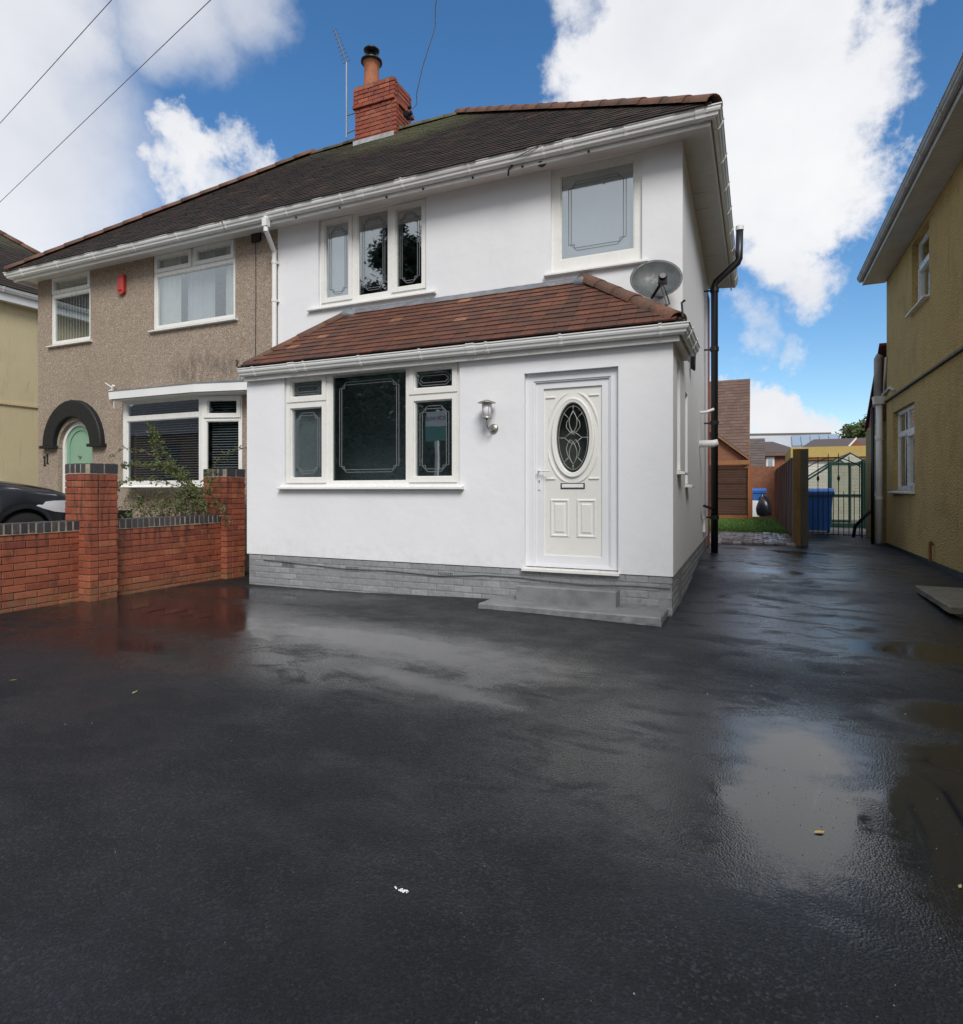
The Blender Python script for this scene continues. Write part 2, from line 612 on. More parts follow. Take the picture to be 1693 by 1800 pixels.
def wood_mat(name, c1, c2, axis='Z', rough=0.75):
    m, T, b, co, geo = pmat(name, rough, 0.3)
    sc = {'Z': (14, 14, 1.0), 'X': (1.0, 14, 14), 'Y': (14, 1.0, 14)}[axis]
    n1 = T.noise(T.scale(geo, sc), 2.2, 6, 0.65, 0.6)
    r = T.node('ShaderNodeObjectInfo').outputs['Random']
    col = T.mix(T.step(n1, 0.3, 0.7), c1, c2)
    col = T.mix(T.math('MULTIPLY', r, 0.35), col, tuple(c * 0.55 for c in c2))
    n2 = T.noise(geo, 5, 5, 0.7)
    col = T.mix(T.math('MULTIPLY', T.step(n2, 0.52, 0.75), 0.4), col, tuple(c * 0.4 for c in c2))
    T.put(b.inputs['Base Color'], col)
    T.put(b.inputs['Normal'], T.bump(n1, 0.5, 0.006))
    return m


def glass_mat(name, tint, refl, trans=0.6, wob=0.002):
    """window pane: part clear, part mirror, a little out of true so reflections ripple"""
    m = bpy.data.materials.new(name)
    m.use_nodes = True
    T = NT(m.node_tree)
    T.n.clear()
    out = T.node('ShaderNodeOutputMaterial')
    geo = T.node('ShaderNodeNewGeometry').outputs['Position']
    nrm = T.bump(T.noise(geo, 2.3, 2, 0.4), 0.4, wob)
    tr = T.node('ShaderNodeBsdfTransparent')
    tr.inputs[0].default_value = tint + (1,)
    gl = T.node('ShaderNodeBsdfGlossy')
    gl.inputs['Roughness'].default_value = 0.015
    gl.inputs['Color'].default_value = (0.92, 0.96, 0.97, 1)
    T.put(gl.inputs['Normal'], nrm)
    lw = T.node('ShaderNodeLayerWeight')
    lw.inputs[0].default_value = 0.35
    f = T.math('MAXIMUM', T.math('MULTIPLY', lw.outputs['Facing'], 0.9), refl)
    mx = T.node('ShaderNodeMixShader')
    T.put(mx.inputs[0], T.math('MINIMUM', f, 0.9))
    T.l.new(tr.outputs[0], mx.inputs[1])
    T.l.new(gl.outputs[0], mx.inputs[2])
    T.l.new(mx.outputs[0], out.inputs[0])
    return m


M = {}
M['render'] = render_mat()
M['dash'] = dash_mat()
M['ydash'] = yellow_dash('ochre_roughcast', (0.58, 0.41, 0.17), (0.46, 0.32, 0.13), (0.36, 0.245, 0.105), 34.0, 0.024)
M['cream'] = yellow_dash('cream_render', (0.66, 0.57, 0.36), (0.62, 0.53, 0.33), (0.56, 0.48, 0.31), 60.0, 0.006)
M['upvc'] = soft('white_upvc', (0.80, 0.80, 0.77), 0.3, 0.5, 0.05, 4.0, grime=((0.62, 0.60, 0.54), 0.10))
M['cream_upvc'] = soft('ivory_upvc', (0.81, 0.805, 0.775), 0.3, 0.5, 0.04, 4.0, grime=((0.66, 0.62, 0.52), 0.10))
M['door'] = soft('ivory_door', (0.77, 0.77, 0.735), 0.32, 0.5, 0.02, 3.0)
M['doorframe'] = soft('white_door_frame', (0.77, 0.78, 0.81), 0.35, 0.5, 0.03, 3.0)
M['gutter'] = soft('white_gutter', (0.80, 0.81, 0.80), 0.35, 0.5, 0.05, 3.0, grime=((0.50, 0.49, 0.45), 0.22))
M['soffit'] = soft('white_soffit', (0.74, 0.73, 0.71), 0.5, 0.4, 0.08, 3.0, grime=((0.40, 0.36, 0.30), 0.25))
M['old_gutter'] = soft('weathered_grey_gutter', (0.42, 0.40, 0.38), 0.5, 0.4, 0.2, 4.0, grime=((0.16, 0.14, 0.12), 0.6))
M['old_white'] = soft('weathered_white', (0.55, 0.53, 0.50), 0.5, 0.4, 0.15, 4.0, grime=((0.22, 0.20, 0.17), 0.5))
M['glass'] = glass_mat('window_glass', (0.72, 0.77, 0.77), 0.34)
M['glass_grey'] = glass_mat('window_glass_pale', (0.8, 0.84, 0.86), 0.34)
M['glass_blind'] = glass_mat('window_glass_clear', (0.86, 0.89, 0.90), 0.16)
M['glass_dim'] = glass_mat('window_glass_bay', (0.80, 0.84, 0.86), 0.10)
M['lead'] = mat('lead_strip', (0.19, 0.20, 0.21), 0.5, 0.4, 0.2)
M['flash'] = soft('lead_flashing', (0.21, 0.225, 0.25), 0.5, 0.5, 0.3, 7.0, 0.004, 18, grime=((0.5, 0.52, 0.54), 0.3))
M['brick'] = brick_mat('red_brick', [(0.29, 0.080, 0.044), (0.35, 0.105, 0.054), (0.31, 0.086, 0.046), (0.40, 0.140, 0.072), (0.22, 0.058, 0.038), (0.36, 0.11, 0.056), (0.26, 0.070, 0.042)], 0.72, 0.65, True)
M['brick_ch'] = brick_mat('chimney_brick', [(0.29, 0.072, 0.045), (0.34, 0.095, 0.055), (0.25, 0.060, 0.040), (0.37, 0.12, 0.07)], 0.85, 0.55)
M['brick_blue'] = brick_mat('blue_engineering_brick', [(0.045, 0.046, 0.055), (0.07, 0.07, 0.08), (0.035, 0.036, 0.045), (0.085, 0.075, 0.075)], 0.5, 0.3, spec=0.5)
M['brick_grey'] = brick_mat('grey_painted_brick', [(0.275, 0.285, 0.295), (0.29, 0.30, 0.31), (0.28, 0.29, 0.30), (0.34, 0.35, 0.36)], 0.6, 0.22)
M['mortar'] = soft('mortar', (0.20, 0.15, 0.115), 0.95, 0.2, 0.45, 9.0, 0.006, 60, grime=((0.07, 0.05, 0.04), 0.7))
M['mortar_light'] = soft('pale_mortar', (0.40, 0.33, 0.25), 0.95, 0.2, 0.35, 12.0, 0.004, 60)
M['mortar_grey'] = soft('painted_mortar', (0.255, 0.265, 0.275), 0.8, 0.3, 0.25, 9.0, 0.004, 60)
M['concrete'] = soft('grey_painted_concrete', (0.225, 0.235, 0.24), 0.42, 0.5, 0.28, 5.0, 0.006, 45, grime=((0.13, 0.125, 0.11), 0.5))
M['slabstone'] = soft('old_stone_slab', (0.27, 0.25, 0.19), 0.6, 0.4, 0.35, 8.0, 0.012, 22, grime=((0.10, 0.09, 0.07), 0.7))
M['ptile'] = tile_mat('porch_tile', [(0.0, (0.095, 0.045, 0.032)), (0.35, (0.13, 0.054, 0.036)), (0.6, (0.16, 0.060, 0.037)), (0.85, (0.18, 0.068, 0.041)), (0.978, (0.19, 0.075, 0.044)), (0.985, (0.34, 0.15, 0.08))], 0.0, 0.62, False, ((0.068, 0.045, 0.037), 0.6))
M['ptile_j'] = tile_mat('porch_tile_joined', [(0.0, (0.095, 0.045, 0.032)), (0.5, (0.15, 0.058, 0.037)), (1.0, (0.175, 0.066, 0.041))], 0.0, 0.62, True, ((0.075, 0.050, 0.041), 0.6))
M['mtile'] = tile_mat('old_roof_tile', [(0.0, (0.026, 0.019, 0.016)), (0.45, (0.037, 0.025, 0.020)), (0.85, (0.052, 0.031, 0.024)), (0.98, (0.075, 0.04, 0.028)), (1.0, (0.12, 0.06, 0.04))], 0.95, 0.85, True, ((0.018, 0.016, 0.0155), 0.8))
M['hip'] = tile_mat('terracotta_hip_tile', [(0.0, (0.17, 0.082, 0.055)), (0.5, (0.22, 0.098, 0.06)), (1.0, (0.145, 0.076, 0.052))], 0.0, 0.75, False, ((0.085, 0.065, 0.05), 0.65))
M['ridge_old'] = tile_mat('mossy_ridge_tile', [(0.0, (0.075, 0.052, 0.04)), (1.0, (0.11, 0.075, 0.05))], 0.8, 0.85, False, ((0.05, 0.045, 0.035), 0.5))
M['terracotta'] = soft('terracotta_pot', (0.40, 0.15, 0.075), 0.7, 0.3, 0.3, 9.0, 0.003, 30)
M['black'] = mat('black_plastic', (0.012, 0.012, 0.014), 0.35)
M['black_paint'] = soft('black_paint', (0.010, 0.0115, 0.014), 0.62, 0.5, 0.4, 12.0, 0.006, 40)
M['bitumen'] = soft('black_plinth', (0.018, 0.018, 0.019), 0.55, 0.4, 0.4, 6.0, 0.006, 40)
M['grey_metal'] = mat('dull_metal', (0.32, 0.31, 0.29), 0.4, 0.5, 0.7)
M['steel'] = mat('brushed_steel', (0.42, 0.41, 0.37), 0.42, 0.5, 1.0)
M['opal'] = mat('opal_glass', (0.80, 0.80, 0.86), 0.2)
M['dish'] = soft('grey_dish', (0.085, 0.095, 0.10), 0.45, 0.5, 0.35, 10.0)
M['white'] = mat('white_plastic', (0.80, 0.80, 0.80), 0.35)
M['red'] = mat('red_plastic', (0.48, 0.035, 0.025), 0.35)
M['mint'] = soft('mint_paint', (0.24, 0.41, 0.29), 0.35, 0.5, 0.06, 4.0)
M['cable_grey'] = mat('grey_cable', (0.13, 0.135, 0.145), 0.5)
M['wire'] = mat('overhead_wire', (0.34, 0.38, 0.43), 0.5)
M['blind'] = mat('blind_slat', (0.50, 0.50, 0.49), 0.6)
M['vblind'] = soft('vertical_blind', (0.70, 0.71, 0.70), 0.8, 0.2, 0.1, 4.0)
M['curtain'] = soft('net_curtain', (0.78, 0.76, 0.70), 0.9, 0.1, 0.12, 5.0)
M['dark_room'] = mat('dim_room', (0.05, 0.055, 0.06), 0.9, 0.1)
M['fence_red'] = wood_mat('red_stained_fence', (0.135, 0.045, 0.028), (0.075, 0.027, 0.02))
M['fence_brown'] = wood_mat('brown_fence', (0.10, 0.052, 0.036), (0.062, 0.033, 0.025), 'X')
M['post_orange'] = wood_mat('orange_post', (0.36, 0.135, 0.055), (0.25, 0.095, 0.045))
M['post_wood'] = wood_mat('treated_timber', (0.30, 0.185, 0.075), (0.19, 0.115, 0.05))
M['post_grey'] = wood_mat('weathered_timber', (0.17, 0.155, 0.125), (0.105, 0.098, 0.085))
M['iron'] = mat('dark_green_iron', (0.014, 0.03, 0.026), 0.45)
M['green_alu'] = mat('dark_green_frame', (0.012, 0.055, 0.045), 0.4)
M['gh_glass'] = glass_mat('greenhouse_glass', (0.82, 0.84, 0.80), 0.22)
M['bin_blue'] = soft('blue_bin', (0.045, 0.19, 0.62), 0.42, 0.5, 0.12, 6.0)
M['binbag'] = mat('black_bin_bag', (0.012, 0.012, 0.022), 0.3)
M['ochre_wall'] = soft('ochre_painted_wall', (0.50, 0.37, 0.13), 0.8, 0.2, 0.12, 3.0)
M['orange_brick'] = soft('far_orange_brick', (0.27, 0.12, 0.075), 0.9, 0.2, 0.25, 9.0)
M['barge'] = soft('orange_bargeboard', (0.30, 0.14, 0.06), 0.6, 0.3, 0.2, 3.0)
M['far_tile'] = tile_mat('far_brown_tile', [(0.0, (0.125, 0.078, 0.062)), (1.0, (0.175, 0.11, 0.088))], 0, 0.7, True)
M['far_tile2'] = tile_mat('far_grey_tile', [(0.0, (0.12, 0.10, 0.095)), (1.0, (0.16, 0.135, 0.125))], 0, 0.6, True)
M['pale_roof'] = soft('sky_sheen_roof', (0.48, 0.50, 0.54), 0.3, 0.6, 0.1, 0.6)  # reflected sky is painted into this pale base colour
M['solar'] = mat('solar_panel', (0.30, 0.37, 0.46), 0.15, 0.8)
M['ybrick'] = soft('yellow_brick', (0.40, 0.31, 0.13), 0.85, 0.2, 0.2, 7.0)
M['tank'] = soft('white_garage_door', (0.68, 0.66, 0.58), 0.5, 0.4, 0.1, 3.0)
M['leafy'] = None


def leaf_mat(name, c1, c2, c3):
    m, T, b, co, geo = pmat(name, 0.55, 0.3)
    n = T.noise(geo, 1.1, 4, 0.6)
    at = T.node('ShaderNodeAttribute', attribute_name='piece').outputs['Fac']
    col = T.mix(T.step(n, 0.35, 0.65), c1, c2)
    col = T.mix(T.math('MULTIPLY', at, 0.6), col, c3)
    T.put(b.inputs['Base Color'], col)
    return m


M['rose'] = leaf_mat('rose_leaf', (0.065, 0.10, 0.035), (0.095, 0.13, 0.045), (0.15, 0.16, 0.07))
M['stem'] = soft('brown_stem', (0.14, 0.075, 0.04), 0.7, 0.3, 0.3, 20.0)
M['conifer'] = leaf_mat('conifer_leaf', (0.032, 0.052, 0.032), (0.045, 0.07, 0.042), (0.07, 0.095, 0.06))
M['broad'] = leaf_mat('broad_leaf', (0.045, 0.08, 0.02), (0.075, 0.10, 0.03), (0.10, 0.12, 0.04))
M['bark'] = soft('bark', (0.09, 0.07, 0.05), 0.9, 0.2, 0.4, 12.0, 0.02, 14)


def carpaint():
    m, T, b, co, geo = pmat('graphite_car_paint', 0.28, 0.6, 0.35)
    n = T.noise(geo, 260, 2, 0.5)
    T.put(b.inputs['Base Color'], T.mix(n, (0.016, 0.020, 0.030), (0.04, 0.045, 0.06)))
    b.inputs['Coat Weight'].default_value = 0.7
    b.inputs['Coat Roughness'].default_value = 0.12
    return m


M['car'] = carpaint()
M['tyre'] = mat('tyre_rubber', (0.012, 0.012, 0.012), 0.8)
M['chrome'] = mat('headlight_reflector', (0.80, 0.81, 0.86), 0.25, 0.5, 0.25)
M['lens'] = glass_mat('headlight_lens', (0.9, 0.92, 0.95), 0.25)


# puddles: (x, y, half length, half width, angle, wetness); standing water lies where the tarmac dips
PUDDLES = [(-2.9, 4.35, 1.35, 0.33, -8, 1.0), (-2.15, 3.55, 0.9, 0.16, -14, 0.55),
           (0.16, 2.72, 0.46, 0.40, 25, 1.05), (0.20, 3.30, 0.42, 0.42, 10, 0.85), (0.45, 2.95, 0.40, 0.40, 10, 0.6),
           (0.80, 2.75, 0.36, 0.42, 20, 1.5), (0.98, 3.5, 0.32, 0.15, 5, 1.25), (1.10, 4.15, 0.28, 0.17, 5, 1.25),
           (1.35, 5.75, 0.50, 0.22, 0, 1.3), (0.15, 9.5, 1.0, 0.28, 0, 0.45),
           (-5.4, 4.5, 1.5, 0.55, -8, 0.95), (-4.4, 3.4, 0.9, 0.30, -15, 0.7), (-5.3, 5.7, 1.2, 0.30, 8, 0.85), (0.3, 12.2, 1.2, 0.4, 0, 0.55),
           (-0.4, 1.05, 0.3, 0.1, 10, 0.55)]


def tarmac_mat():
    m, T, b, co, geo = pmat('wet_tarmac', 0.4, 0.5)
    big = T.noise(T.scale(geo, (1, 1, 0)), 0.55, 5, 0.6, 0.3)
    mid = T.noise(T.scale(geo, (1.0, 1.5, 0)), 2.4, 7, 0.62, 0.4)
    fine = T.noise(geo, 105, 3, 0.7)
    vn = T.node('ShaderNodeTexVoronoi')
    T.put(vn.inputs['Vector'], geo)
    vn.inputs['Scale'].default_value = 125.0
    st = vn.outputs['Distance']
    chip = T.node('ShaderNodeSeparateColor')
    T.l.new(vn.outputs['Color'], chip.inputs[0])
    # water in the dips
    sep = T.node('ShaderNodeSeparateXYZ')
    T.l.new(geo, sep.inputs[0])
    total = None
    for (x, y, a, w, ang, wt) in PUDDLES:
        ca, sa = math.cos(R(ang)), math.sin(R(ang))
        dx = T.math('SUBTRACT', sep.outputs[0], x)
        dy = T.math('SUBTRACT', sep.outputs[1], y)
        p = T.math('ADD', T.math('MULTIPLY', dx, ca / a), T.math('MULTIPLY', dy, sa / a))
        q = T.math('ADD', T.math('MULTIPLY', dx, -sa / w), T.math('MULTIPLY', dy, ca / w))
        f = T.math('SUBTRACT', wt, T.math('SQRT', T.math('ADD', T.math('MULTIPLY', p, p), T.math('MULTIPLY', q, q))))
        total = f if total is None else T.math('MAXIMUM', total, f)
    edge = T.noise(T.scale(geo, (1.0, 1.6, 0)), 3.6, 10, 0.66, 0.4)
    field = T.math('ADD', total, T.math('MULTIPLY', T.math('SUBTRACT', edge, 0.5), 1.9))
    water = T.step(field, -0.35, 0.75)
    film = T.math('MAXIMUM', T.step(field, -1.3, 0.0), T.math('MULTIPLY', T.step(T.math('ADD', mid, T.math('MULTIPLY', T.math('SUBTRACT', big, 0.5), 0.9)), 0.32, 0.76), 0.55))
    zone = None
    for (x, y, a, w) in ((0.0, 3.1, 1.5, 1.5), (-2.5, 3.9, 2.4, 1.1), (0.5, 6.6, 1.7, 2.4), (-5.4, 4.3, 2.0, 1.9), (0.6, 10.5, 2.0, 3.0)):
        p = T.math('DIVIDE', T.math('SUBTRACT', sep.outputs[0], x), a)
        q = T.math('DIVIDE', T.math('SUBTRACT', sep.outputs[1], y), w)
        f = T.math('SUBTRACT', 1.15, T.math('SQRT', T.math('ADD', T.math('MULTIPLY', p, p), T.math('MULTIPLY', q, q))))
        zone = f if zone is None else T.math('MAXIMUM', zone, f)
    streak = T.noise(T.scale(geo, (1.3, 2.2, 0)), 1.6, 9, 0.64, 0.5)
    film = T.math('MAXIMUM', film, T.math('MULTIPLY', T.math('MULTIPLY', T.step(zone, 0.0, 0.8), T.step(streak, 0.30, 0.56)), 0.97))
    col = T.mix(T.step(fine, 0.35, 0.7), (0.0045, 0.0055, 0.0065), (0.0135, 0.0152, 0.017))
    col = T.mix(T.math('MULTIPLY', T.step(chip.outputs[0], 0.80, 0.93), T.step(T.noise(T.scale(geo, (1, 1, 0)), 1.1, 4, .6), .36, .62, 0.25, 0.9)), col, (0.034, 0.038, 0.044))
    col = T.mix(T.math('MULTIPLY', T.step(T.noise(geo, 330, 1, 0.5), 0.68, 0.74), 0.8), col, (0.07, 0.075, 0.082))
    dry = T.math('MULTIPLY', T.step(big, 0.44, 0.64), T.math('SUBTRACT', 1.0, film))
    col = T.mix(T.math('MULTIPLY', dry, 0.5), col, (0.016, 0.0165, 0.019))
    col = T.mix(T.math('MULTIPLY', water, 0.6), col, (0.010, 0.013, 0.017))
    T.put(b.inputs['Base Color'], col)
    rough = T.math('SUBTRACT', 0.60, T.math('MULTIPLY', film, 0.44))
    rough = T.math('ADD', rough, T.math('MULTIPLY', T.math('SUBTRACT', chip.outputs[1], 0.5), 0.22))
    rough = T.math('ADD', rough, T.math('MULTIPLY', T.math('SUBTRACT', mid, 0.5), 0.22))
    rough = T.math('ADD', T.math('MULTIPLY', rough, T.math('SUBTRACT', 1.0, water)), T.math('MULTIPLY', water, 0.035))
    # rake and wheel scrapes pressed into the surface while it was warm
    scr = None
    for (x0, y0, x1, y1, w) in ((-.245, 2.365, -.155, 2.70, .006), (.265, 3.52, .44, 2.80, .007), (-2.66, 3.12, -1.83, 3.22, .008), (.20, 2.75, .29, 3.22, .010), (-.1, 6.2, .02, 8.4, .012)):
        lx, ly = x1 - x0, y1 - y0
        L2 = lx * lx + ly * ly
        ax_ = T.math('SUBTRACT', sep.outputs[0], x0)
        ay_ = T.math('SUBTRACT', sep.outputs[1], y0)
        t_ = T.math('DIVIDE', T.math('ADD', T.math('MULTIPLY', ax_, lx), T.math('MULTIPLY', ay_, ly)), L2, clamp=True)
        ex_ = T.math('SUBTRACT', ax_, T.math('MULTIPLY', t_, lx))
        ey_ = T.math('SUBTRACT', ay_, T.math('MULTIPLY', t_, ly))
        dd_ = T.math('SQRT', T.math('ADD', T.math('MULTIPLY', ex_, ex_), T.math('MULTIPLY', ey_, ey_)))
        f = T.math('SUBTRACT', 1.0, T.math('DIVIDE', dd_, w), clamp=True)
        scr = f if scr is None else T.math('MAXIMUM', scr, f)
    scr = T.math('MULTIPLY', scr, T.step(T.noise(geo, 30, 3, .6), .38, .6))
    rough = T.math('SUBTRACT', rough, T.math('MULTIPLY', scr, 0.2))
    T.put(b.inputs['Base Color'], T.mix(T.math('MULTIPLY', scr, 0.5), col, (0.06, 0.065, 0.07)))
    T.put(b.inputs['Roughness'], T.math('MAXIMUM', rough, 0.03))
    h = T.math('ADD', T.math('ADD', T.math('MULTIPLY', st, -0.9), T.math('MULTIPLY', chip.outputs[2], 0.45)), T.math('MULTIPLY', fine, 0.4))
    bs = T.node('ShaderNodeBump')
    T.put(bs.inputs['Strength'], T.math('MULTIPLY', T.math('SUBTRACT', 1.0, T.math('MULTIPLY', film, 0.72)), T.math('SUBTRACT', 0.85, T.math('MULTIPLY', water, 0.84))))
    bs.inputs['Distance'].default_value = 0.0030
    T.put(bs.inputs['Height'], h)
    b2 = T.bump(T.noise(T.scale(geo, (1, 1, 0)), 1.3, 2, 0.4), 0.04, 0.006, bs.outputs[0])
    T.put(b.inputs['Normal'], b2)
    T.put(b.inputs['Specular IOR Level'], T.math('ADD', 0.32, T.math('MULTIPLY', film, 0.45)))
    return m


M['tarmac'] = tarmac_mat()


def grass_mat():
    m, T, b, co, geo = pmat('lawn_grass', 0.8, 0.2)
    n = T.noise(geo, 9, 5, 0.7)
    T.put(b.inputs['Base Color'], T.mix(T.step(n, 0.3, 0.7), (0.075, 0.15, 0.025), (0.11, 0.20, 0.035)))
    T.put(b.inputs['Normal'], T.bump(T.noise(geo, 60, 3, 0.7), 1.0, 0.03))
    return m


M['grass'] = grass_mat()
M['pave'] = soft('grey_concrete_drive', (0.20, 0.195, 0.185), 0.7, 0.3, 0.25, 3.0, 0.004, 40)
M['earth'] = soft('far_ground', (0.10, 0.10, 0.085), 0.9, 0.2, 0.3, 0.3)


# ------------------------------------------------------------------ ground
def sm(t):
    t = max(0.0, min(1.0, t))
    return t * t * (3 - 2 * t)


def gz(x, y):
    a = 0.19 * sm((y - 6.8) / 4.2) * (1 - 0.55 * sm((x + 0.8) / 3.2))
    a += (0.10 - a) * sm((y - 12.4) / 1.6)
    b = 0.055 * math.exp(-((x + 2.4) / 1.5) ** 2 - ((y - 6.4) / 1.1) ** 2)
    c = -0.0 * x
    return a + b * (1 if y > 3 else 0) + c


m = MB()
NX, NY = 80, 130
X0, X1, Y0, Y1 = -7.02, 2.60, -9.0, 18.2
for j in range(NY + 1):
    for i in range(NX + 1):
        x = X0 + (X1 - X0) * i / NX
        y = Y0 + (Y1 - Y0) * j / NY
        m.v.append((x, y, gz(x, y)))
for j in range(NY):
    for i in range(NX):
        a = j * (NX + 1) + i
        m.f.append((a, a + 1, a + NX + 2, a + NX + 1))
drive = m.build('driveway', M['tarmac'], smooth=True, kind='structure')
m = MB().add([(-900, -900, -0.06), (900, -900, -0.06), (900, 900, -0.06), (-900, 900, -0.06)], [(0, 1, 2, 3)])
m.build('ground', M['earth'], kind='structure')
MB().box(-26, -7.12, -9, 30, -0.05, 0.28).build('neighbour_drive', M['pave'], kind='structure')
MB().box(-60, 60, -16, -9.0, -0.055, -0.02).build('road', M['tarmac'], kind='structure')
MB().box(-3.6, 0.90, 17.55, 26.5, 0.0, 0.150).build('lawn', M['grass'], kind='structure')
m = MB()
rg = random.Random(2)
for k in range(9000):
    x, y, h_ = rg.uniform(-3.0, .86), 17.56 + 8.8 * rg.random() ** 1.6, rg.uniform(.02, .05)
    a_ = rg.uniform(0, 6.28)
    dx, dy = math.cos(a_) * .010, math.sin(a_) * .010
    m.add([(x - dx, y - dy, .148), (x + dx, y + dy, .148), (x + rg.uniform(-.02, .02), y + rg.uniform(-.02, .02), .15 + h_)], [(0, 1, 2)])
m.build('grass_tufts', M['grass'], kind='stuff', fix=False)
MB().box(0.90, 8, 18.2, 34, 0.0, 0.118).build('garden_path', M['pave'], kind='structure')
# the strip of cobbles between tarmac and lawn: single setts
cob = thing('cobble_strip', (-1.3, 15.9, 0.10), 'strip of wet uneven cobbles between the tarmac and the small lawn', 'paving')
cob_meshes = [chamfer_mesh('sett', 0.19, 0.30, 0.09, 0.015, soft('wet_sett_%d' % k, c, 0.25, 0.5, 0.3, 9.0), 0.008, k) for k, c in enumerate([(0.20, 0.16, 0.14), (0.27, 0.24, 0.22), (0.15, 0.11, 0.10), (0.33, 0.31, 0.30)])]
rg = random.Random(3)
for r_ in range(11):
    for c_ in range(16):
        x = -2.4 + c_ * 0.202 + (0.1 if r_ % 2 else 0)
        y = 14.2 + r_ * 0.315
        if x > 0.64 or x < -2.45:
            continue
        piece('sett', rg.choice(cob_meshes), (x, y, 0.105 + rg.uniform(-0.008, 0.008)), cob, (rg.uniform(-.03, .03), rg.uniform(-.03, .03), rg.uniform(-.03, .03)))
MB().box(-2.6, 0.72, 14.05, 17.55, 0.0, 0.11).build('bedding', M['mortar'], cob)


# ------------------------------------------------------------------ generic house parts
def leading(F, u0, u1, z0, z1, d, parent, style='tall'):
    """lead strips on a pane: two thin outlines that cross at notched corners"""
    m = MB()
    w, h = u1 - u0, z1 - z0
    k = min(w, h)
    i1 = 0.085 * k + 0.012
    i2 = i1 + 0.032
    t = 0.0034
    c = min(0.075, 0.2 * k)

    def line(p, q):
        a, b_ = Vector(F(p[0], p[1], d)), Vector(F(q[0], q[1], d))
        n = Vector(F(0, 0, 1)) - Vector(F(0, 0, 0))
        dr = (b_ - a).normalized()
        sd_ = dr.cross(n).normalized() * t
        a -= dr * t * 0.6
        b_ += dr * t * 0.6
        o = n * 0.003
        m.hexa([a - sd_, b_ - sd_, b_ + sd_, a + sd_, a - sd_ + o, b_ - sd_ + o, b_ + sd_ + o, a + sd_ + o])

    def ring(pts):
        for a, b_ in zip(pts, pts[1:] + pts[:1]):
            line(a, b_)
    a0, a1, b0, b1 = u0 + i1, u1 - i1, z0 + i1, z1 - i1
    s_ = c * 0.35
    ring([(a0, b0 + c), (a0 + s_, b0 + c), (a0 + c + s_, b0), (a1 - c - s_, b0), (a1 - s_, b0 + c), (a1, b0 + c), (a1, b1 - c), (a1 - s_, b1 - c), (a1 - c - s_, b1), (a0 + c + s_, b1), (a0 + s_, b1 - c), (a0, b1 - c)])
    a0, a1, b0, b1 = u0 + i2, u1 - i2, z0 + i2, z1 - i2
    s2 = c * 0.55
    ring([(a0, b0 + s2), (a0 + s2, b0 + s2), (a0 + s2, b0), (a1 - s2, b0), (a1 - s2, b0 + s2), (a1, b0 + s2), (a1, b1 - s2), (a1 - s2, b1 - s2), (a1 - s2, b1), (a0 + s2, b1), (a0 + s2, b1 - s2), (a0, b1 - s2)])
    return m.build('leading', M['lead'], parent)


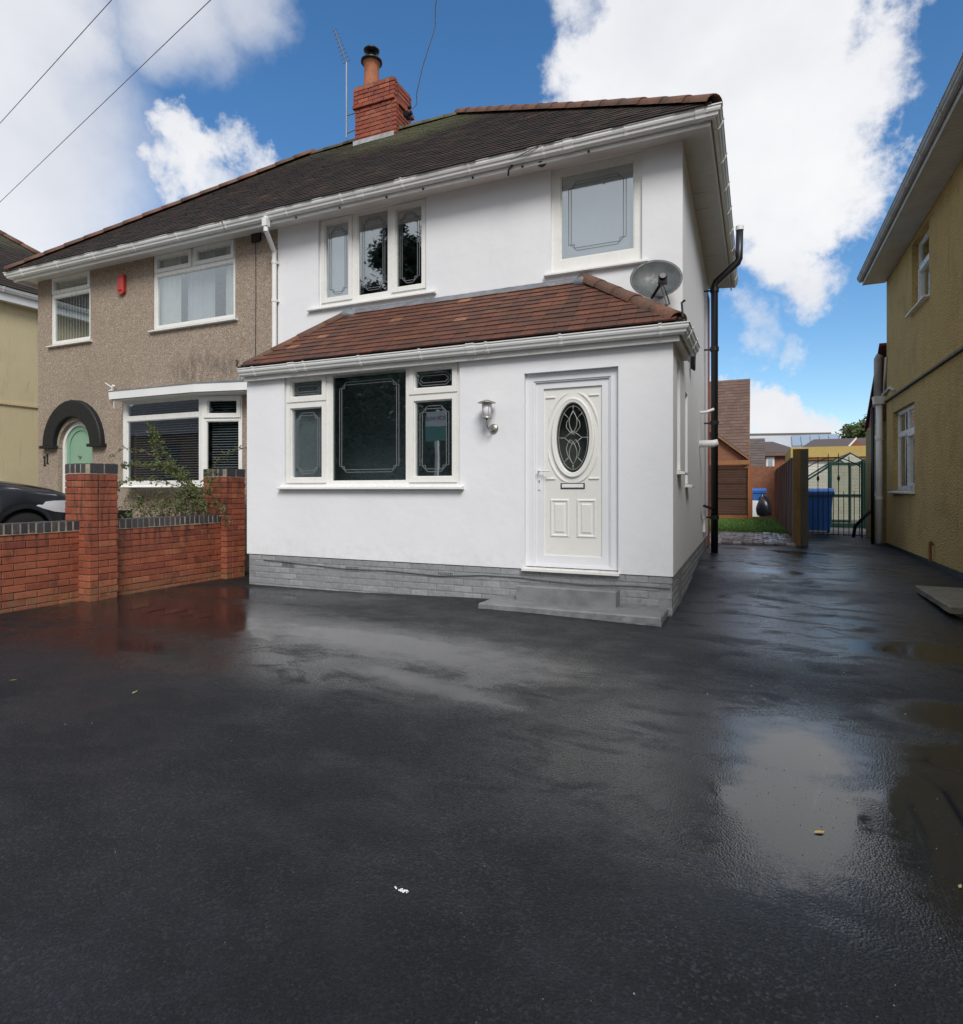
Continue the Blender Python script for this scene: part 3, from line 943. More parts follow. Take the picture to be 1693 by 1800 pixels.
def window(F, parent, u0, u1, z0, z1, lights, sill=None, rec=0.045, fm=None, gm=None, fw=0.05, lead=True, label=None, bead=True):
    """lights: list of (u0,u1,z0,z1,opening) glass openings incl. their sash; the rest is frame"""
    fm = fm or M['cream_upvc']
    gm = gm or M['glass']
    holes = [(a, b_, c, d_) for (a, b_, c, d_, o_) in lights]
    Fr = lambda u, z, d=0.0: F(u, z, d - rec)
    wn = wall('window', Fr, u0, u1, z0, z1, 0.07, holes, fm, parent)
    if label:
        wn['label'] = label
    for (a, b_, c, d_, op) in lights:
        g = gm[lights.index((a, b_, c, d_, op))] if isinstance(gm, list) else gm
        s_ = 0.048 if op else 0.0
        if op:      # opening sash: proud of the frame, with a stepped bead
            m = MB()
            e = 0.012
            for (x0, x1, y0, y1) in ((a - e, a + s_, c - e, d_ + e), (b_ - s_, b_ + e, c - e, d_ + e), (a + s_, b_ - s_, c - e, c + s_), (a + s_, b_ - s_, d_ - s_, d_ + e)):
                m.fbox(Fr, x0, x1, y0, y1, 0.004, 0.020)
            ss = s_ - 0.004
            for (x0, x1, y0, y1) in ((a + .002, a + s_ + .012, c + .002, d_ - .002), (b_ - s_ - .012, b_ - .002, c + .002, d_ - .002), (a + s_ + .012, b_ - s_ - .012, c + .002, c + s_ + .012), (a + s_ + .012, b_ - s_ - .012, d_ - s_ - .012, d_ - .002)):
                m.fbox(Fr, x0, x1, y0, y1, -0.055, 0.002)
            m.build('sash', fm, wn)
            s_ += 0.010
        else:
            m = MB()
            for (x0, x1, y0, y1) in ((a, a + .014, c, d_), (b_ - .014, b_, c, d_), (a + .014, b_ - .014, c, c + .014), (a + .014, b_ - .014, d_ - .014, d_)):
                m.fbox(Fr, x0 + .0005, x1 - .0005, y0 + .0005, y1 - .0005, -0.05, -0.012)
            m.build('bead', fm, wn)
            s_ = 0.012
        MB().fbox(Fr, a + s_, b_ - s_, c + s_, d_ - s_, -0.035, -0.023).build('pane', g, wn)
        if lead:
            leading(Fr, a + s_, b_ - s_, c + s_, d_ - s_, -0.0228, wn)
    if sill:
        sx, drop, out = sill
        m = MB()
        pr = [(-0.07 - rec, z0 - 0.002), (-0.07 - rec, z0 - drop), (out - 0.012, z0 - drop), (out, z0 - drop + 0.006), (out, z0 - 0.030), (out - 0.006, z0 - 0.024), (-rec + 0.005, z0 - 0.002)]
        v0 = [F(u0 - sx, z, o) for (o, z) in pr]
        v1 = [F(u1 + sx, z, o) for (o, z) in pr]
        k = len(pr)
        m.add(v0 + v1, [tuple(range(k)), tuple(range(2 * k - 1, k - 1, -1))] + [(i, (i + 1) % k, k + (i + 1) % k, k + i) for i in range(k)])
        m.build('sill', fm, wn)
    return wn


def tiles_on(name, parent, O, U, V, span, vmax, tw, gauge, thick, material, jmaterial, single=0, seed=1, tilt=0.10, jit=0.004):
    """plain tiles on a slope: every course laps the one below. span(v) -> (u0,u1). SINGLE nearest the camera become parts"""
    O, U, V = Vector(O), Vector(U).normalized(), Vector(V).normalized()
    N = U.cross(V).normalized()
    if N.z < 0:
        N = -N
    rg = random.Random(seed)
    items = []
    k = 0
    v = 0.0
    while v < vmax - 0.02:
        lo, hi = span(v + gauge * 0.5)
        u = lo - (tw * 0.5 if k % 2 else 0)
        while u < hi - 0.01:
            a, b_ = max(u, lo), min(u + tw, hi)
            if b_ - a > 0.03:
                items.append((a, b_, v + rg.uniform(-jit, jit), min(gauge * 1.9, vmax - v + 0.02), rg.uniform(0, 0.004), rg.uniform(-0.006, 0.006)))
            u += tw
        v += gauge
        k += 1
    cam_p = Vector((0, 0, 1.25))
    items.sort(key=lambda t: (O + U * t[0] + V * t[2] - cam_p).length)
    cache = {}

    def corners(w, L, rot):
        g = 0.0018
        t = thick
        lift = thick * 1.25
        pts = []
        for zz in (0, t):
            pts += [Vector((g, 0, zz + lift)), Vector((w - g, 0, zz + lift)), Vector((w - g, L, zz + 0.001)), Vector((g, L, zz + 0.001))]
        return pts
    Mx = Matrix((U, V, N)).transposed()
    for (a, b_, v, L, h, rt) in items[:single]:
        w = round(b_ - a, 3)
        key = (w, round(L, 2))
        if key not in cache:
            mb = MB().hexa(corners(w, round(L, 2), 0))
            me = bpy.data.meshes.new(name)
            me.from_pydata(mb.v, [], mb.f)
            me.materials.append(material)
            cache[key] = me
        o = bpy.data.objects.new(name, cache[key])
        COL.objects.link(o)
        o.parent = parent
        p = O + U * a + V * v + N * h - OFF[parent.name]
        o.matrix_local = Matrix.Translation(p) @ (Mx @ Matrix.Rotation(rt, 3, 'Z')).to_4x4()
        OFF[o.name] = OFF[parent.name]
    rest = items[single:]
    if rest:
        m = MB()
        for (a, b_, v, L, h, rt) in rest:
            base = O + U * a + V * v + N * h
            m.hexa([base + U * (c.x + 0 * rt) + V * (c.y + c.x * rt) + N * c.z for c in corners(b_ - a, L, 0)])
        o = m.build(name + '_courses', jmaterial, parent, kind='stuff', fix=False)
        rnd_attr(o, 6, seed)
    return len(items)


def hip_tiles(name, parent, A, B, r, L, material, lift=0.03, seed=0, open_end=True):
    """half-round tiles lapped along a hip or ridge from A (low) to B"""
    A, B = Vector(A), Vector(B)
    D = (B - A)
    n = max(1, int(D.length / L))
    L = D.length / n
    D.normalize()
    side = D.cross(Vector((0, 0, 1))).normalized()
    up = side.cross(D).normalized()
    rg = random.Random(seed)
    me = None
    mb = MB()
    K = 9
    for (l, rr, t) in ((0.0, r * 1.06, 0), (L * 1.12, r * 0.96, 0)):
        for q in (0, 1):
            for k in range(K + 1):
                th = math.pi * (k / K) * 1.0
                x = rr - q * 0.014
                mb.v.append((math.cos(th) * x, l, math.sin(th) * x * 0.82))
    for k in range(K):
        o0, i0, o1, i1 = 0, K + 1, 2 * (K + 1), 3 * (K + 1)
        mb.f += [(o0 + k, o0 + k + 1, o1 + k + 1, o1 + k), (i0 + k, i1 + k, i1 + k + 1, i0 + k + 1), (o0 + k, i0 + k, i0 + k + 1, o0 + k + 1), (o1 + k, o1 + k + 1, i1 + k + 1, i1 + k)]
    me = bpy.data.meshes.new(name)
    me.from_pydata(mb.v, [], mb.f)
    me.materials.append(material)
    for p in me.polygons:
        p.use_smooth = True
    Mx = Matrix((side, D, up)).transposed()
    for i in range(n):
        o = bpy.data.objects.new(name, me)
        COL.objects.link(o)
        o.parent = parent
        p = A + D * (i * L) + up * (lift + rg.uniform(0, 0.006)) - OFF[parent.name]
        o.matrix_local = Matrix.Translation(p) @ (Mx @ Matrix.Rotation(rg.uniform(-0.012, 0.012), 3, 'Z')).to_4x4()
        OFF[o.name] = OFF[parent.name]


OGEE = [(0.0, 0.0), (0.0, -0.075), (0.012, -0.092), (0.045, -0.096), (0.066, -0.080), (0.072, -0.060), (0.086, -0.048), (0.094, -0.030), (0.094, -0.012), (0.104, -0.006), (0.104, 0.004), (0.094, 0.006), (0.090, -0.004), (0.010, -0.004)]


def gutter(parent, path, z, material, brackets, scale=1.0, seed=0):
    """ogee gutter along a plan path with clips; path is the fascia face, out is to the right of travel"""
    prof = [(o * scale, z + h * scale) for (o, h) in OGEE]
    run('gutter', path, prof, material, parent)
    for (seg, s0, step_, s1, w) in brackets:
        a, b_ = Vector(path[seg]), Vector(path[seg + 1])
        t = (b_ - a).normalized()
        n = Vector((t.y, -t.x))
        s_ = s0
        while s_ < s1:
            p = a + t * s_
            F = lambda u, zz, d=0.0: (p.x + t.x * u + n.x * d, p.y + t.y * u + n.y * d, zz)
            m = MB()
            pr = [(o * 1.0 + (0.007 if o > 0 else 0.001), h - 0.006 if h < -0.05 else h + (0.007 if h > -0.01 else 0)) for (o, h) in OGEE[:13]]
            pr = [(o * scale, z + h * scale) for (o, h) in pr]
            k = len(pr)
            v0 = [F(-w / 2, zz, o) for (o, zz) in pr]
            v1 = [F(w / 2, zz, o) for (o, zz) in pr]
            m.add(v0 + v1, [tuple(range(k)), tuple(range(2 * k - 1, k - 1, -1))] + [(i, (i + 1) % k, k + (i + 1) % k, k + i) for i in range(k)])
            m.build('gutter_clip', material, parent)
            s_ += step_


# ------------------------------------------------------------------ the white house
WF, PF = 7.25, 6.25              # main front plane, porch front plane
XR, XP = -0.745, -6.57           # right corner, party line
XL = -12.35
SOF = 5.17
wh = thing('white_house', (-3.6, 8.0, 0.0), 'white rendered semi detached house with tiled front porch and red brick chimney', 'house')
FM = frame_of(0, WF, 1, 0, 0, -1)
FP = frame_of(0, PF, 1, 0, 0, -1)
_l = math.hypot(0.105, 6.35)
SU = (-0.105 / _l, 6.35 / _l)
FS = frame_of(XR, PF, SU[0], SU[1], SU[1], -SU[0])

W3 = (-5.82, -4.035, 3.90, SOF)
WR = (-2.302, -1.207, 3.90, SOF)
wall('front_wall', FM, XP, XR - 0.018, 0.5, SOF + 0.12, 0.25, [(W3[0], W3[1], W3[2], SOF - 0.01), (WR[0], WR[1], WR[2], SOF - 0.01)], M['render'], wh)
wall('side_wall', FS, 0.25, 6.35, 0.405, SOF + 0.12, 0.25, [(0.25, 1.02, 2.80, 9.0), (0.40, 0.72, 1.46, 2.60), (1.33, 1.65, 1.33, 2.40)], M['render'], wh)
MB().box(XP, -0.90, 12.5, 12.7, -0.1, 5.2).build('rear_wall', M['brick_ch'], wh)
MB().box(XP - 0.001, XP + 0.1, 7.5, 12.5, -0.1, 5.2).build('party_wall', M['mortar'], wh)
MB().box(-0.98, -0.83, 12.30, 12.62, 0.2, 4.9).build('brick_return', M['brick_ch'], wh)
MB().box(XP + 0.1, -1.1, 7.5, 12.4, 2.62, 2.86).build('floor', M['dark_room'], wh)
MB().box(XP + 0.1, -1.1, 9.6, 9.7, -0.1, 5.1).build('inner_wall', M['dark_room'], wh)

PW = (-5.56, -3.05, 1.31, 2.71)
PX0 = -6.19
DO = (-2.28, -1.275, 0.395, 2.495)
wall('porch_front', FP, PX0, XR, 0.405, 2.80, 0.25, [PW, (DO[0], DO[1], 0.3, DO[3])], M['render'], wh)
wall('porch_side', frame_of(PX0, WF, 0, -1, -1, 0), 0.0, 0.75, -0.1, 2.80, 0.25, [], M['render'], wh)
MB().box(PX0 + 0.02, XR - 0.02, PF + 0.03, 7.2, -0.15, 0.395).build('porch_base', M['mortar_grey'], wh)

# grey painted brick plinth: front and side, five courses
pl = MB().box(PX0 + 0.03, XR - 0.03, PF + 0.0125, PF + 0.2, -0.2, 0.40).build('plinth', M['mortar_grey'], wh)
gb = [chamfer_mesh('plinth_brick', 0.215, 0.05, 0.065, 0.005, M['brick_grey'], 0.0012, s_) for s_ in range(4)]
gh = [chamfer_mesh('plinth_half_brick', 0.10, 0.05, 0.065, 0.005, M['brick_grey'], 0.0012, s_) for s_ in range(2)]
rg = random.Random(5)
for c_ in range(6):
    z = 0.40 - 0.037 - c_ * 0.076
    x = PX0 + 0.135 + (0.1125 if c_ % 2 else 0)
    while x < XR - 0.1:
        piece('brick', rg.choice(gb), (x, PF + 0.034 + rg.uniform(-.002, .002), z), pl, (0, 0, rg.uniform(-.004, .004)))
        x += 0.2255
pls = MB().add([FS(0.02, -0.2, -0.013), FS(6.2, -0.2, -0.013), FS(6.2, 0.40, -0.013), FS(0.02, 0.40, -0.013), FS(0.02, -0.2, -0.2), FS(6.2, -0.2, -0.2), FS(6.2, 0.40, -0.2), FS(0.02, 0.40, -0.2)], [(0, 1, 2, 3), (7, 6, 5, 4), (0, 4, 5, 1), (1, 5, 6, 2), (2, 6, 7, 3), (3, 7, 4, 0)]).build('side_plinth', M['mortar_grey'], wh)
sang = math.atan2(SU[1], SU[0])
for c_ in range(6):
    z = 0.40 - 0.037 - c_ * 0.076
    u = 0.125 + (0.1125 if c_ % 2 else 0)
    while u < 6.1:
        p = FS(u, z, -0.034)
        if z > gz(p[0], p[1]) - 0.05:
            piece('brick', rg.choice(gb), p, pls, (0, 0, sang + rg.uniform(-.004, .004)))
        u += 0.2255
# black bell-cast shadow gap strip under the render, air bricks, slack cable
MB().box(PX0 + 0.01, XR - 0.01, PF + 0.012, PF + 0.03, 0.392, 0.404).build('render_stop', M['cable_grey'], wh)
for ax in (-5.50, -4.51, -3.23):
    ab = MB().box(ax - 0.107, ax + 0.107, PF + 0.004, PF + 0.03, 0.262, 0.320).build('air_brick', M['brick_grey'], wh)
    m = MB()
    for i in range(9):
        for j in range(3):
            m.box(ax - 0.092 + i * 0.0215, ax - 0.081 + i * 0.0215, PF + 0.001, PF + 0.006, 0.270 + j * 0.016, 0.280 + j * 0.016)
    m.build('air_slot', M['black'], ab)
cp = [(-5.9, 0.325), (-5.2, 0.30), (-4.6, 0.275), (-4.0, 0.285), (-3.3, 0.262), (-2.75, 0.30), (-2.35, 0.30), (-2.1, 0.285), (-1.6, 0.268), (-1.1, 0.286), (-0.77, 0.280)]
MB().tube([(x, PF - 0.004, z + 0.02 - 0.01) for x, z in cp], 0.0055, 6).build('cable', M['cable_grey'], wh, True)

# porch window: a big fixed pane between two narrow lights with top openers
window(FP, wh, PW[0], PW[1], PW[2], PW[3] - 0.003, [
    (-5.535, -4.935, 1.350, 2.343, True), (-5.535, -4.935, 2.385, 2.692, True),
    (-4.854, -3.769, 1.352, 2.692, False),
    (-3.708, -3.108, 1.350, 2.333, True), (-3.708, -3.108, 2.375, 2.692, True)],
    sill=(0.06, 0.055, 0.075), gm=[M['glass_grey'], M['glass_grey'], M['glass'], M['glass'], M['glass']])
# upstairs: three lights, and the square one on the right
window(FM, wh, W3[0], W3[1], W3[2], SOF - 0.012, [
    (-5.775, -5.262, 3.972, 5.138, True), (-5.165, -4.659, 3.99, 5.138, False), (-4.582, -4.070, 3.972, 5.138, True)], sill=(0.16, 0.055, 0.06),
    gm=[M['glass_grey'], M['glass'], M['glass']])
window(FM, wh, WR[0], WR[1], WR[2], SOF - 0.012, [(-2.193, -1.304, 4.05, 5.077, False)], sill=(0.07, 0.055, 0.06), gm=M['glass_grey'])
MB().fbox(FM, -5.80, -5.20, 3.95, 5.16, -0.145, -0.14).build('pane_backing', M['vblind'], wh)  # pale sheet added behind the glass for the grey of reflected sky
MB().fbox(FM, -2.29, -1.22, 3.92, 5.16, -0.155, -0.15).build('pane_backing', M['vblind'], wh)  # added sheet, greys the square pane like a sky reflection
MB().fbox(FP, -5.55, -4.90, 1.32, 2.70, -0.135, -0.13).build('pane_backing', M['vblind'], wh)  # added pale sheet that lightens the narrow, frosted-looking porch light
window(FS, wh, 0.40, 0.72, 1.46, 2.597, [(0.45, 0.67, 1.51, 2.54, False)], sill=(0.03, 0.05, 0.08), lead=False, fw=0.05)
window(FS, wh, 1.33, 1.65, 1.33, 2.397, [(1.38, 1.60, 1.38, 2.34, False)], sill=(0.03, 0.05, 0.08), lead=False)

# front door
FDr = lambda u, z, d=0.0: FP(u, z, d - 0.085)
dr = wall('door', FDr, -2.185, -1.370, 0.455, 2.405, 0.055, [(-2.09, -1.46, 0.55, 2.33)], M['doorframe'], wh)
FDp = lambda u, z, d=0.0: FP(u, z, d - 0.105)
# leaf panel with an oval opening
m = MB()
cu, cz, ra, rb = -1.775, 1.80, 0.182, 0.372
K = 48
rect = []
for k in range(K):
    th = 2 * math.pi * k / K
    c_, s_ = math.cos(th), math.sin(th)
    tx = ((-1.457 if c_ > 0 else -2.093) - cu) / c_ if abs(c_) > 1e-6 else 1e9
    tz = ((2.333 if s_ > 0 else 0.547) - cz) / s_ if abs(s_) > 1e-6 else 1e9
    t_ = min(tx, tz)
    rect.append((cu + c_ * t_, cz + s_ * t_))
for k in range(K):
    th = 2 * math.pi * k / K
    m.v.append(FDp(rect[k][0], rect[k][1], 0))
    m.v.append(FDp(cu + ra * math.cos(th), cz + rb * math.sin(th), 0))
    m.v.append(FDp(cu + ra * math.cos(th), cz + rb * math.sin(th), -0.03))
for (x, z) in ((-2.093, 0.547), (-1.457, 0.547), (-1.457, 2.333), (-2.093, 2.333)):
    m.v.append(FDp(x, z, 0))
for k in range(K):
    a, b_ = 3 * k, 3 * ((k + 1) % K)
    m.f += [(a, b_, b_ + 1, a + 1), (a + 1, b_ + 1, b_ + 2, a + 2)]
for ci, ang0 in ((0, math.pi), (1, 1.5 * math.pi), (2, 0), (3, 0.5 * math.pi)):
    pt = Vector(m.v[3 * K + ci])
    # nearest two rim points on each side of the corner
    ds = sorted(range(K), key=lambda k: (Vector(m.v[3 * k]) - pt).length)[:8]
    best = None
    for k in range(K):
        k2 = (k + 1) % K
        a, b_ = rect[k], rect[k2]
        if abs(a[0] - b_[0]) > 1e-5 and abs(a[1] - b_[1]) > 1e-5:
            mid_ = Vector(FDp((a[0] + b_[0]) / 2, (a[1] + b_[1]) / 2, 0))
            if (mid_ - pt).length < 0.12:
                m.f.append((3 * k, 3 * k2, 3 * K + ci))
m.build('door_panel', M['door'], dr)


def oval(m, cu, cz, ra, rb, prof, a0=0, a1=360, K=56, F=None):
    """moulding swept round an ellipse: prof = [(radial offset, out)]"""
    n = len(prof)
    full = abs(a1 - a0) >= 360
    pts = []
    for k in range(K if full else K + 1):
        th = R(a0 + (a1 - a0) * k / K)
        nx, nz = math.cos(th) / ra, math.sin(th) / rb
        l = math.hypot(nx, nz)
        nx, nz = nx / l, nz / l
        taper = 1.0 if full else min(1.0, 0.15 + 1.4 * math.sin(math.pi * k / K))
        pts.append([F(cu + ra * math.cos(th) + nx * o * taper, cz + rb * math.sin(th) + nz * o * taper, d * (taper if d > 0 else 1)) for (o, d) in prof])
    vs = [p for r_ in pts for p in r_]
    fs = []
    mm = len(pts)
    for i in range(mm if full else mm - 1):
        for j in range(n):
            a, b_ = i * n + j, i * n + (j + 1) % n
            c_, d_ = ((i + 1) % mm) * n + (j + 1) % n, ((i + 1) % mm) * n + j
            fs.append((a, b_, c_, d_))
    m.add(vs, fs)


m = MB()
oval(m, cu, cz, ra, rb, [(-0.006, -0.02), (-0.004, 0.012), (0.010, 0.020), (0.022, 0.013), (0.030, 0.022), (0.046, 0.020), (0.054, -0.002)], F=FDp)
m.build('oval_moulding', M['door'], dr, True)
for (qa, qb) in ((100, 168), (12, 80), (192, 260), (280, 348)):
    m = MB()
    oval(m, cu, cz, ra + 0.095, rb + 0.105, [(-0.012, -0.002), (-0.004, 0.010), (0.010, 0.012), (0.022, -0.002)], qa, qb, 24, FDp)
    sx = -1 if qa in (100, 192) else 1
    sz = 1 if qa in (100, 12) else -1
    zz = cz + sz * (rb + 0.062)
    x_ = cu + sx * 0.235
    m.hexa([FDp(x_ - 0.068, zz - 0.012, 0), FDp(x_ + 0.05, zz - 0.012, 0), FDp(x_ + 0.05, zz + 0.012, 0), FDp(x_ - 0.068, zz + 0.012, 0), FDp(x_ - 0.055, zz - 0.004, 0.013), FDp(x_ + 0.04, zz - 0.004, 0.013), FDp(x_ + 0.04, zz + 0.006, 0.013), FDp(x_ - 0.055, zz + 0.006, 0.013)])
    m.build('corner_moulding', M['door'], dr)
for px_ in (-2.025, -1.735):
    m = MB()
    w_, z0_, z1_ = 0.215, 0.745, 1.155
    x0_, x1_ = px_, px_ + w_
    # raised and fielded panel: outer bevel, inner field
    for (e, dd, e2, d2) in ((0.0, 0.0, 0.018, 0.012), (0.018, 0.012, 0.034, -0.001)):
        o_ = [(x0_ + e, z0_ + e), (x1_ - e, z0_ + e), (x1_ - e, z1_ - e), (x0_ + e, z1_ - e)]
        i_ = [(x0_ + e2, z0_ + e2), (x1_ - e2, z0_ + e2), (x1_ - e2, z1_ - e2), (x0_ + e2, z1_ - e2)]
        vs = [FDp(a, c_, dd + 0.001) for a, c_ in o_] + [FDp(a, c_, d2 + 0.001) for a, c_ in i_]
        m.add(vs, [(k, (k + 1) % 4, 4 + (k + 1) % 4, 4 + k) for k in range(4)])
    e = 0.048
    m.hexa([FDp(a, c_, 0) for a, c_ in ((x0_ + e, z0_ + e), (x1_ - e, z0_ + e), (x1_ - e, z1_ - e), (x0_ + e, z1_ - e))] + [FDp(a, c_, 0.010) for a, c_ in ((x0_ + e + .014, z0_ + e + .014), (x1_ - e - .014, z0_ + e + .014), (x1_ - e - .014, z1_ - e - .014), (x0_ + e + .014, z1_ - e - .014))])
    m.build('raised_panel', M['door'], dr)
m = MB()
m.v = [FDp(cu, cz, -0.018)] + [FDp(cu + ra * math.cos(2 * math.pi * k / K), cz + rb * math.sin(2 * math.pi * k / K), -0.018) for k in range(K)]
m.f = [(0, 1 + k, 1 + (k + 1) % K) for k in range(K)]
M['door_glass'] = glass_mat('textured_door_glass', (0.80, 0.84, 0.82), 0.20, wob=0.02)
m.build('oval_pane', M['door_glass'], dr)
# cames of the oval light: border ring, cross bars and three interlaced lozenges
m = MB()


def came(pts, r=0.0042):
    m.tube([FDp(cu + x, cz + z, -0.013) for x, z in pts], r, 6)


came([(0.157 * math.cos(2 * math.pi * k / 40), 0.335 * math.sin(2 * math.pi * k / 40)) for k in range(41)], 0.003)
came([(-0.18, 0), (-0.085, 0)])
came([(0.085, 0), (0.18, 0)])


def leafy(cz0, h, w, n=14, s0=0):
    for sg in (-1, 1):
        came([(sg * w * math.sin(math.pi * k / n) ** 0.9 if 0 < k < n else 0.0, cz0 + h * (k / n - 0.5)) for k in range(n + 1)])


leafy(0.165, 0.235, 0.042)
leafy(-0.165, 0.235, 0.042)
for sg in (-1, 1):
    came([(0, 0.285), (sg * 0.035, 0.215), (sg * 0.07, 0.165), (sg * 0.075, 0.115), (sg * 0.04, 0.065), (0, 0.045), (-sg * 0.02, 0.03)])
    came([(0, -0.045), (sg * 0.03, -0.02), (sg * 0.055, -0.055), (sg * 0.075, -0.115), (sg * 0.06, -0.18), (0, -0.285)])
    came([(sg * 0.095, 0), (sg * 0.05, 0.035), (0, 0.072)])
    came([(sg * 0.095, 0), (sg * 0.05, -0.035), (0, -0.072)])
    came([(sg * 0.05, 0.21), (sg * 0.105, 0.265)])
    came([(sg * 0.05, -0.21), (sg * 0.105, -0.265)])
came([(0, 0.285), (0, 0.345)])
came([(0, -0.285), (0, -0.345)])
m.build('came', mat('dull_came', (0.34, 0.34, 0.32), 0.45, 0.5, 0.3), dr, True)
MB().fbox(FDp, cu - 0.3, cu + 0.3, 1.3, 2.3, -0.30, -0.28).build('oval_backing', mat('dim_grey_backing', (0.16, 0.17, 0.165), 0.9), wh)  # grey panel added behind the oval so its glass looks less black
# letter plate, handle, lock
lp = MB().fbox(FDp, -1.905, -1.645, 1.262, 1.322, 0.0, 0.008).build('letterbox', M['black'], dr)
m = MB()
F2 = FDp
m.hexa([F2(-1.893, 1.271, .006), F2(-1.657, 1.271, .006), F2(-1.657, 1.313, .006), F2(-1.893, 1.313, .006), F2(-1.889, 1.275, .016), F2(-1.661, 1.275, .016), F2(-1.661, 1.309, .016), F2(-1.889, 1.309, .016)])
m.build('letter_flap', M['white'], dr)
m = MB()
F3 = lambda u, z, d=0.0: FDr(u, z, d)
m.fbox(F3, -2.150, -2.122, 1.250, 1.470, 0.0, 0.010)
m.tube([F3(-2.136, 1.452, 0.008), F3(-2.136, 1.452, 0.055), F3(-2.120, 1.452, 0.062), F3(-2.005, 1.450, 0.060)], 0.0085, 10)
m.build('door_handle', M['white'], dr)
MB().tube([F3(-2.136, 1.345, 0.008), F3(-2.136, 1.345, 0.0135)], 0.0075, 10).fbox(F3, -2.139, -2.133, 1.322, 1.342, 0.008, 0.0125).build('keyhole', M['black'], dr)
# outer frame
m = MB()
Ff = lambda u, z, d=0.0: FP(u, z, d - 0.055)
for (a, b_, c_, d_) in ((DO[0] + .001, -2.192, 0.43, 2.494), (-1.363, DO[1] - .001, 0.43, 2.494), (-2.192, -1.363, 2.412, 2.494), (-2.192, -1.363, 0.43, 0.448)):
    m.fbox(Ff, a, b_, c_, d_, -0.12, 0)
for (a, b_, c_, d_) in ((-2.192, -2.175, 0.448, 2.412), (-1.380, -1.363, 0.448, 2.412), (-2.175, -1.380, 2.397, 2.412), (-2.175, -1.380, 0.448, 0.462)):
    m.fbox(Ff, a, b_, c_, d_, -0.10, -0.012)
m.build('door_frame', M['doorframe'], wh)
m = MB()
m.hexa([FP(DO[0] - .015, .388, -.2), FP(DO[1] + .015, .388, -.2), FP(DO[1] + .015, .388, .045), FP(DO[0] - .015, .388, .045), FP(DO[0] - .015, .430, -.2), FP(DO[1] + .015, .430, -.2), FP(DO[1] + .015, .412, .045), FP(DO[0] - .015, .412, .045)])
m.build('threshold', M['cream_upvc'], wh)

# steps
def slab(m, x0, x1, y0, y1, z0, z1, seed, nx=26, chip=0.012):
    rg = random.Random(seed)
    ring = [(x0 + (x1 - x0) * k / nx, y0) for k in range(nx)] + [(x1, y0 + (y1 - y0) * k / 8) for k in range(8)] + [(x1 - (x1 - x0) * k / 6, y1) for k in range(6)] + [(x0, y1 - (y1 - y0) * k / 8) for k in range(8)]
    n = len(ring)
    cx, cy = (x0 + x1) / 2, (y0 + y1) / 2
    vs = []
    for lev, (z, ins) in enumerate(((z0, 0.0), (z0 + (z1 - z0) * .5, 0.0), (z1 - 0.012, 0.0), (z1, 0.012))):
        for k, (x, y) in enumerate(ring):
            j = rg.uniform(-chip, chip * .3) * (0.5 if lev else 1)
            sx_ = -1 if x < cx else 1
            sy_ = -1 if y < cy else 1
            ex = (j - ins) * sx_ if x in (x0, x1) else 0
            ey = (j - ins) * sy_ if y in (y0, y1) else 0
            vs.append((x + ex, y + ey, z + (rg.uniform(-.001, .001) if lev == 3 else 0)))
    fs = []
    for l in range(3):
        for k in range(n):
            a, b_ = l * n + k, l * n + (k + 1) % n
            fs.append((a, b_, b_ + n, a + n))
    fs.append(tuple(range(3 * n, 4 * n)))
    m.add(vs, fs)
    return m


st = thing('front_step', (-1.75, 6.0, 0.0), 'grey painted concrete doorstep of two levels below the white front door', 'step')
slab(MB(), -2.60, -0.79, 5.765, PF + 0.03, -0.03, 0.095, 3, 40, 0.014).build('lower_slab', M['concrete'], st)
slab(MB(), -2.30, -1.26, 6.06, PF + 0.012, 0.08, 0.255, 4, 12, 0.004).build('upper_block', M['concrete'], st)

# porch eaves
pf = [(PX0 + 0.02, PF - 0.05), (XR + 0.045, PF - 0.05), (XR + 0.045, WF)]
run('fascia', pf, [(0, 2.675), (0.022, 2.675), (0.022, 2.845), (0, 2.845)], M['soffit'], wh)
run('soffit_board', pf, [(-0.16, 2.69), (-0.002, 2.69), (-0.002, 2.70), (-0.16, 2.70)], M['soffit'], wh)
gutter(wh, [(PX0 + 0.005, PF - 0.072), (XR + 0.067, PF - 0.072), (XR + 0.067, WF - 0.02)], 2.825, M['gutter'],
       [(0, 0.25, 0.82, 5.0, 0.03), (0, 0.88, 9, 2, 0.10), (0, 3.34, 9, 4, 0.10), (0, 5.34, 9, 6, 0.03), (1, 0.18, 0.5, 0.8, 0.03)], 1.0)

# porch roof
EZ = 2.835
EYF = PF - 0.13
ex0, ex1 = -6.17, XR + 0.10
AX0, AX1, AZ = -5.22, -1.88, 3.72
roofp = MB()
roofp.add([(ex0, EYF, EZ), (ex1, EYF, EZ), (AX1, WF, AZ), (AX0, WF, AZ), (ex0, WF, EZ), (ex1, WF, EZ)],
          [(0, 1, 2, 3), (0, 3, 4), (1, 5, 2), (0, 4, 5, 1), (3, 2, 5, 4)])
roofp.v = [(x, y, z - 0.012) for (x, y, z) in roofp.v]
prf = roofp.build('porch_roof', M['mortar'], wh)
slopeV = Vector((0, WF - EYF, AZ - EZ))
vlen = slopeV.length


def span_p(v):
    t = min(1.0, v / vlen)
    return (0 + (AX0 - ex0) * t, (ex1 - ex0) + (AX1 - ex1) * t)


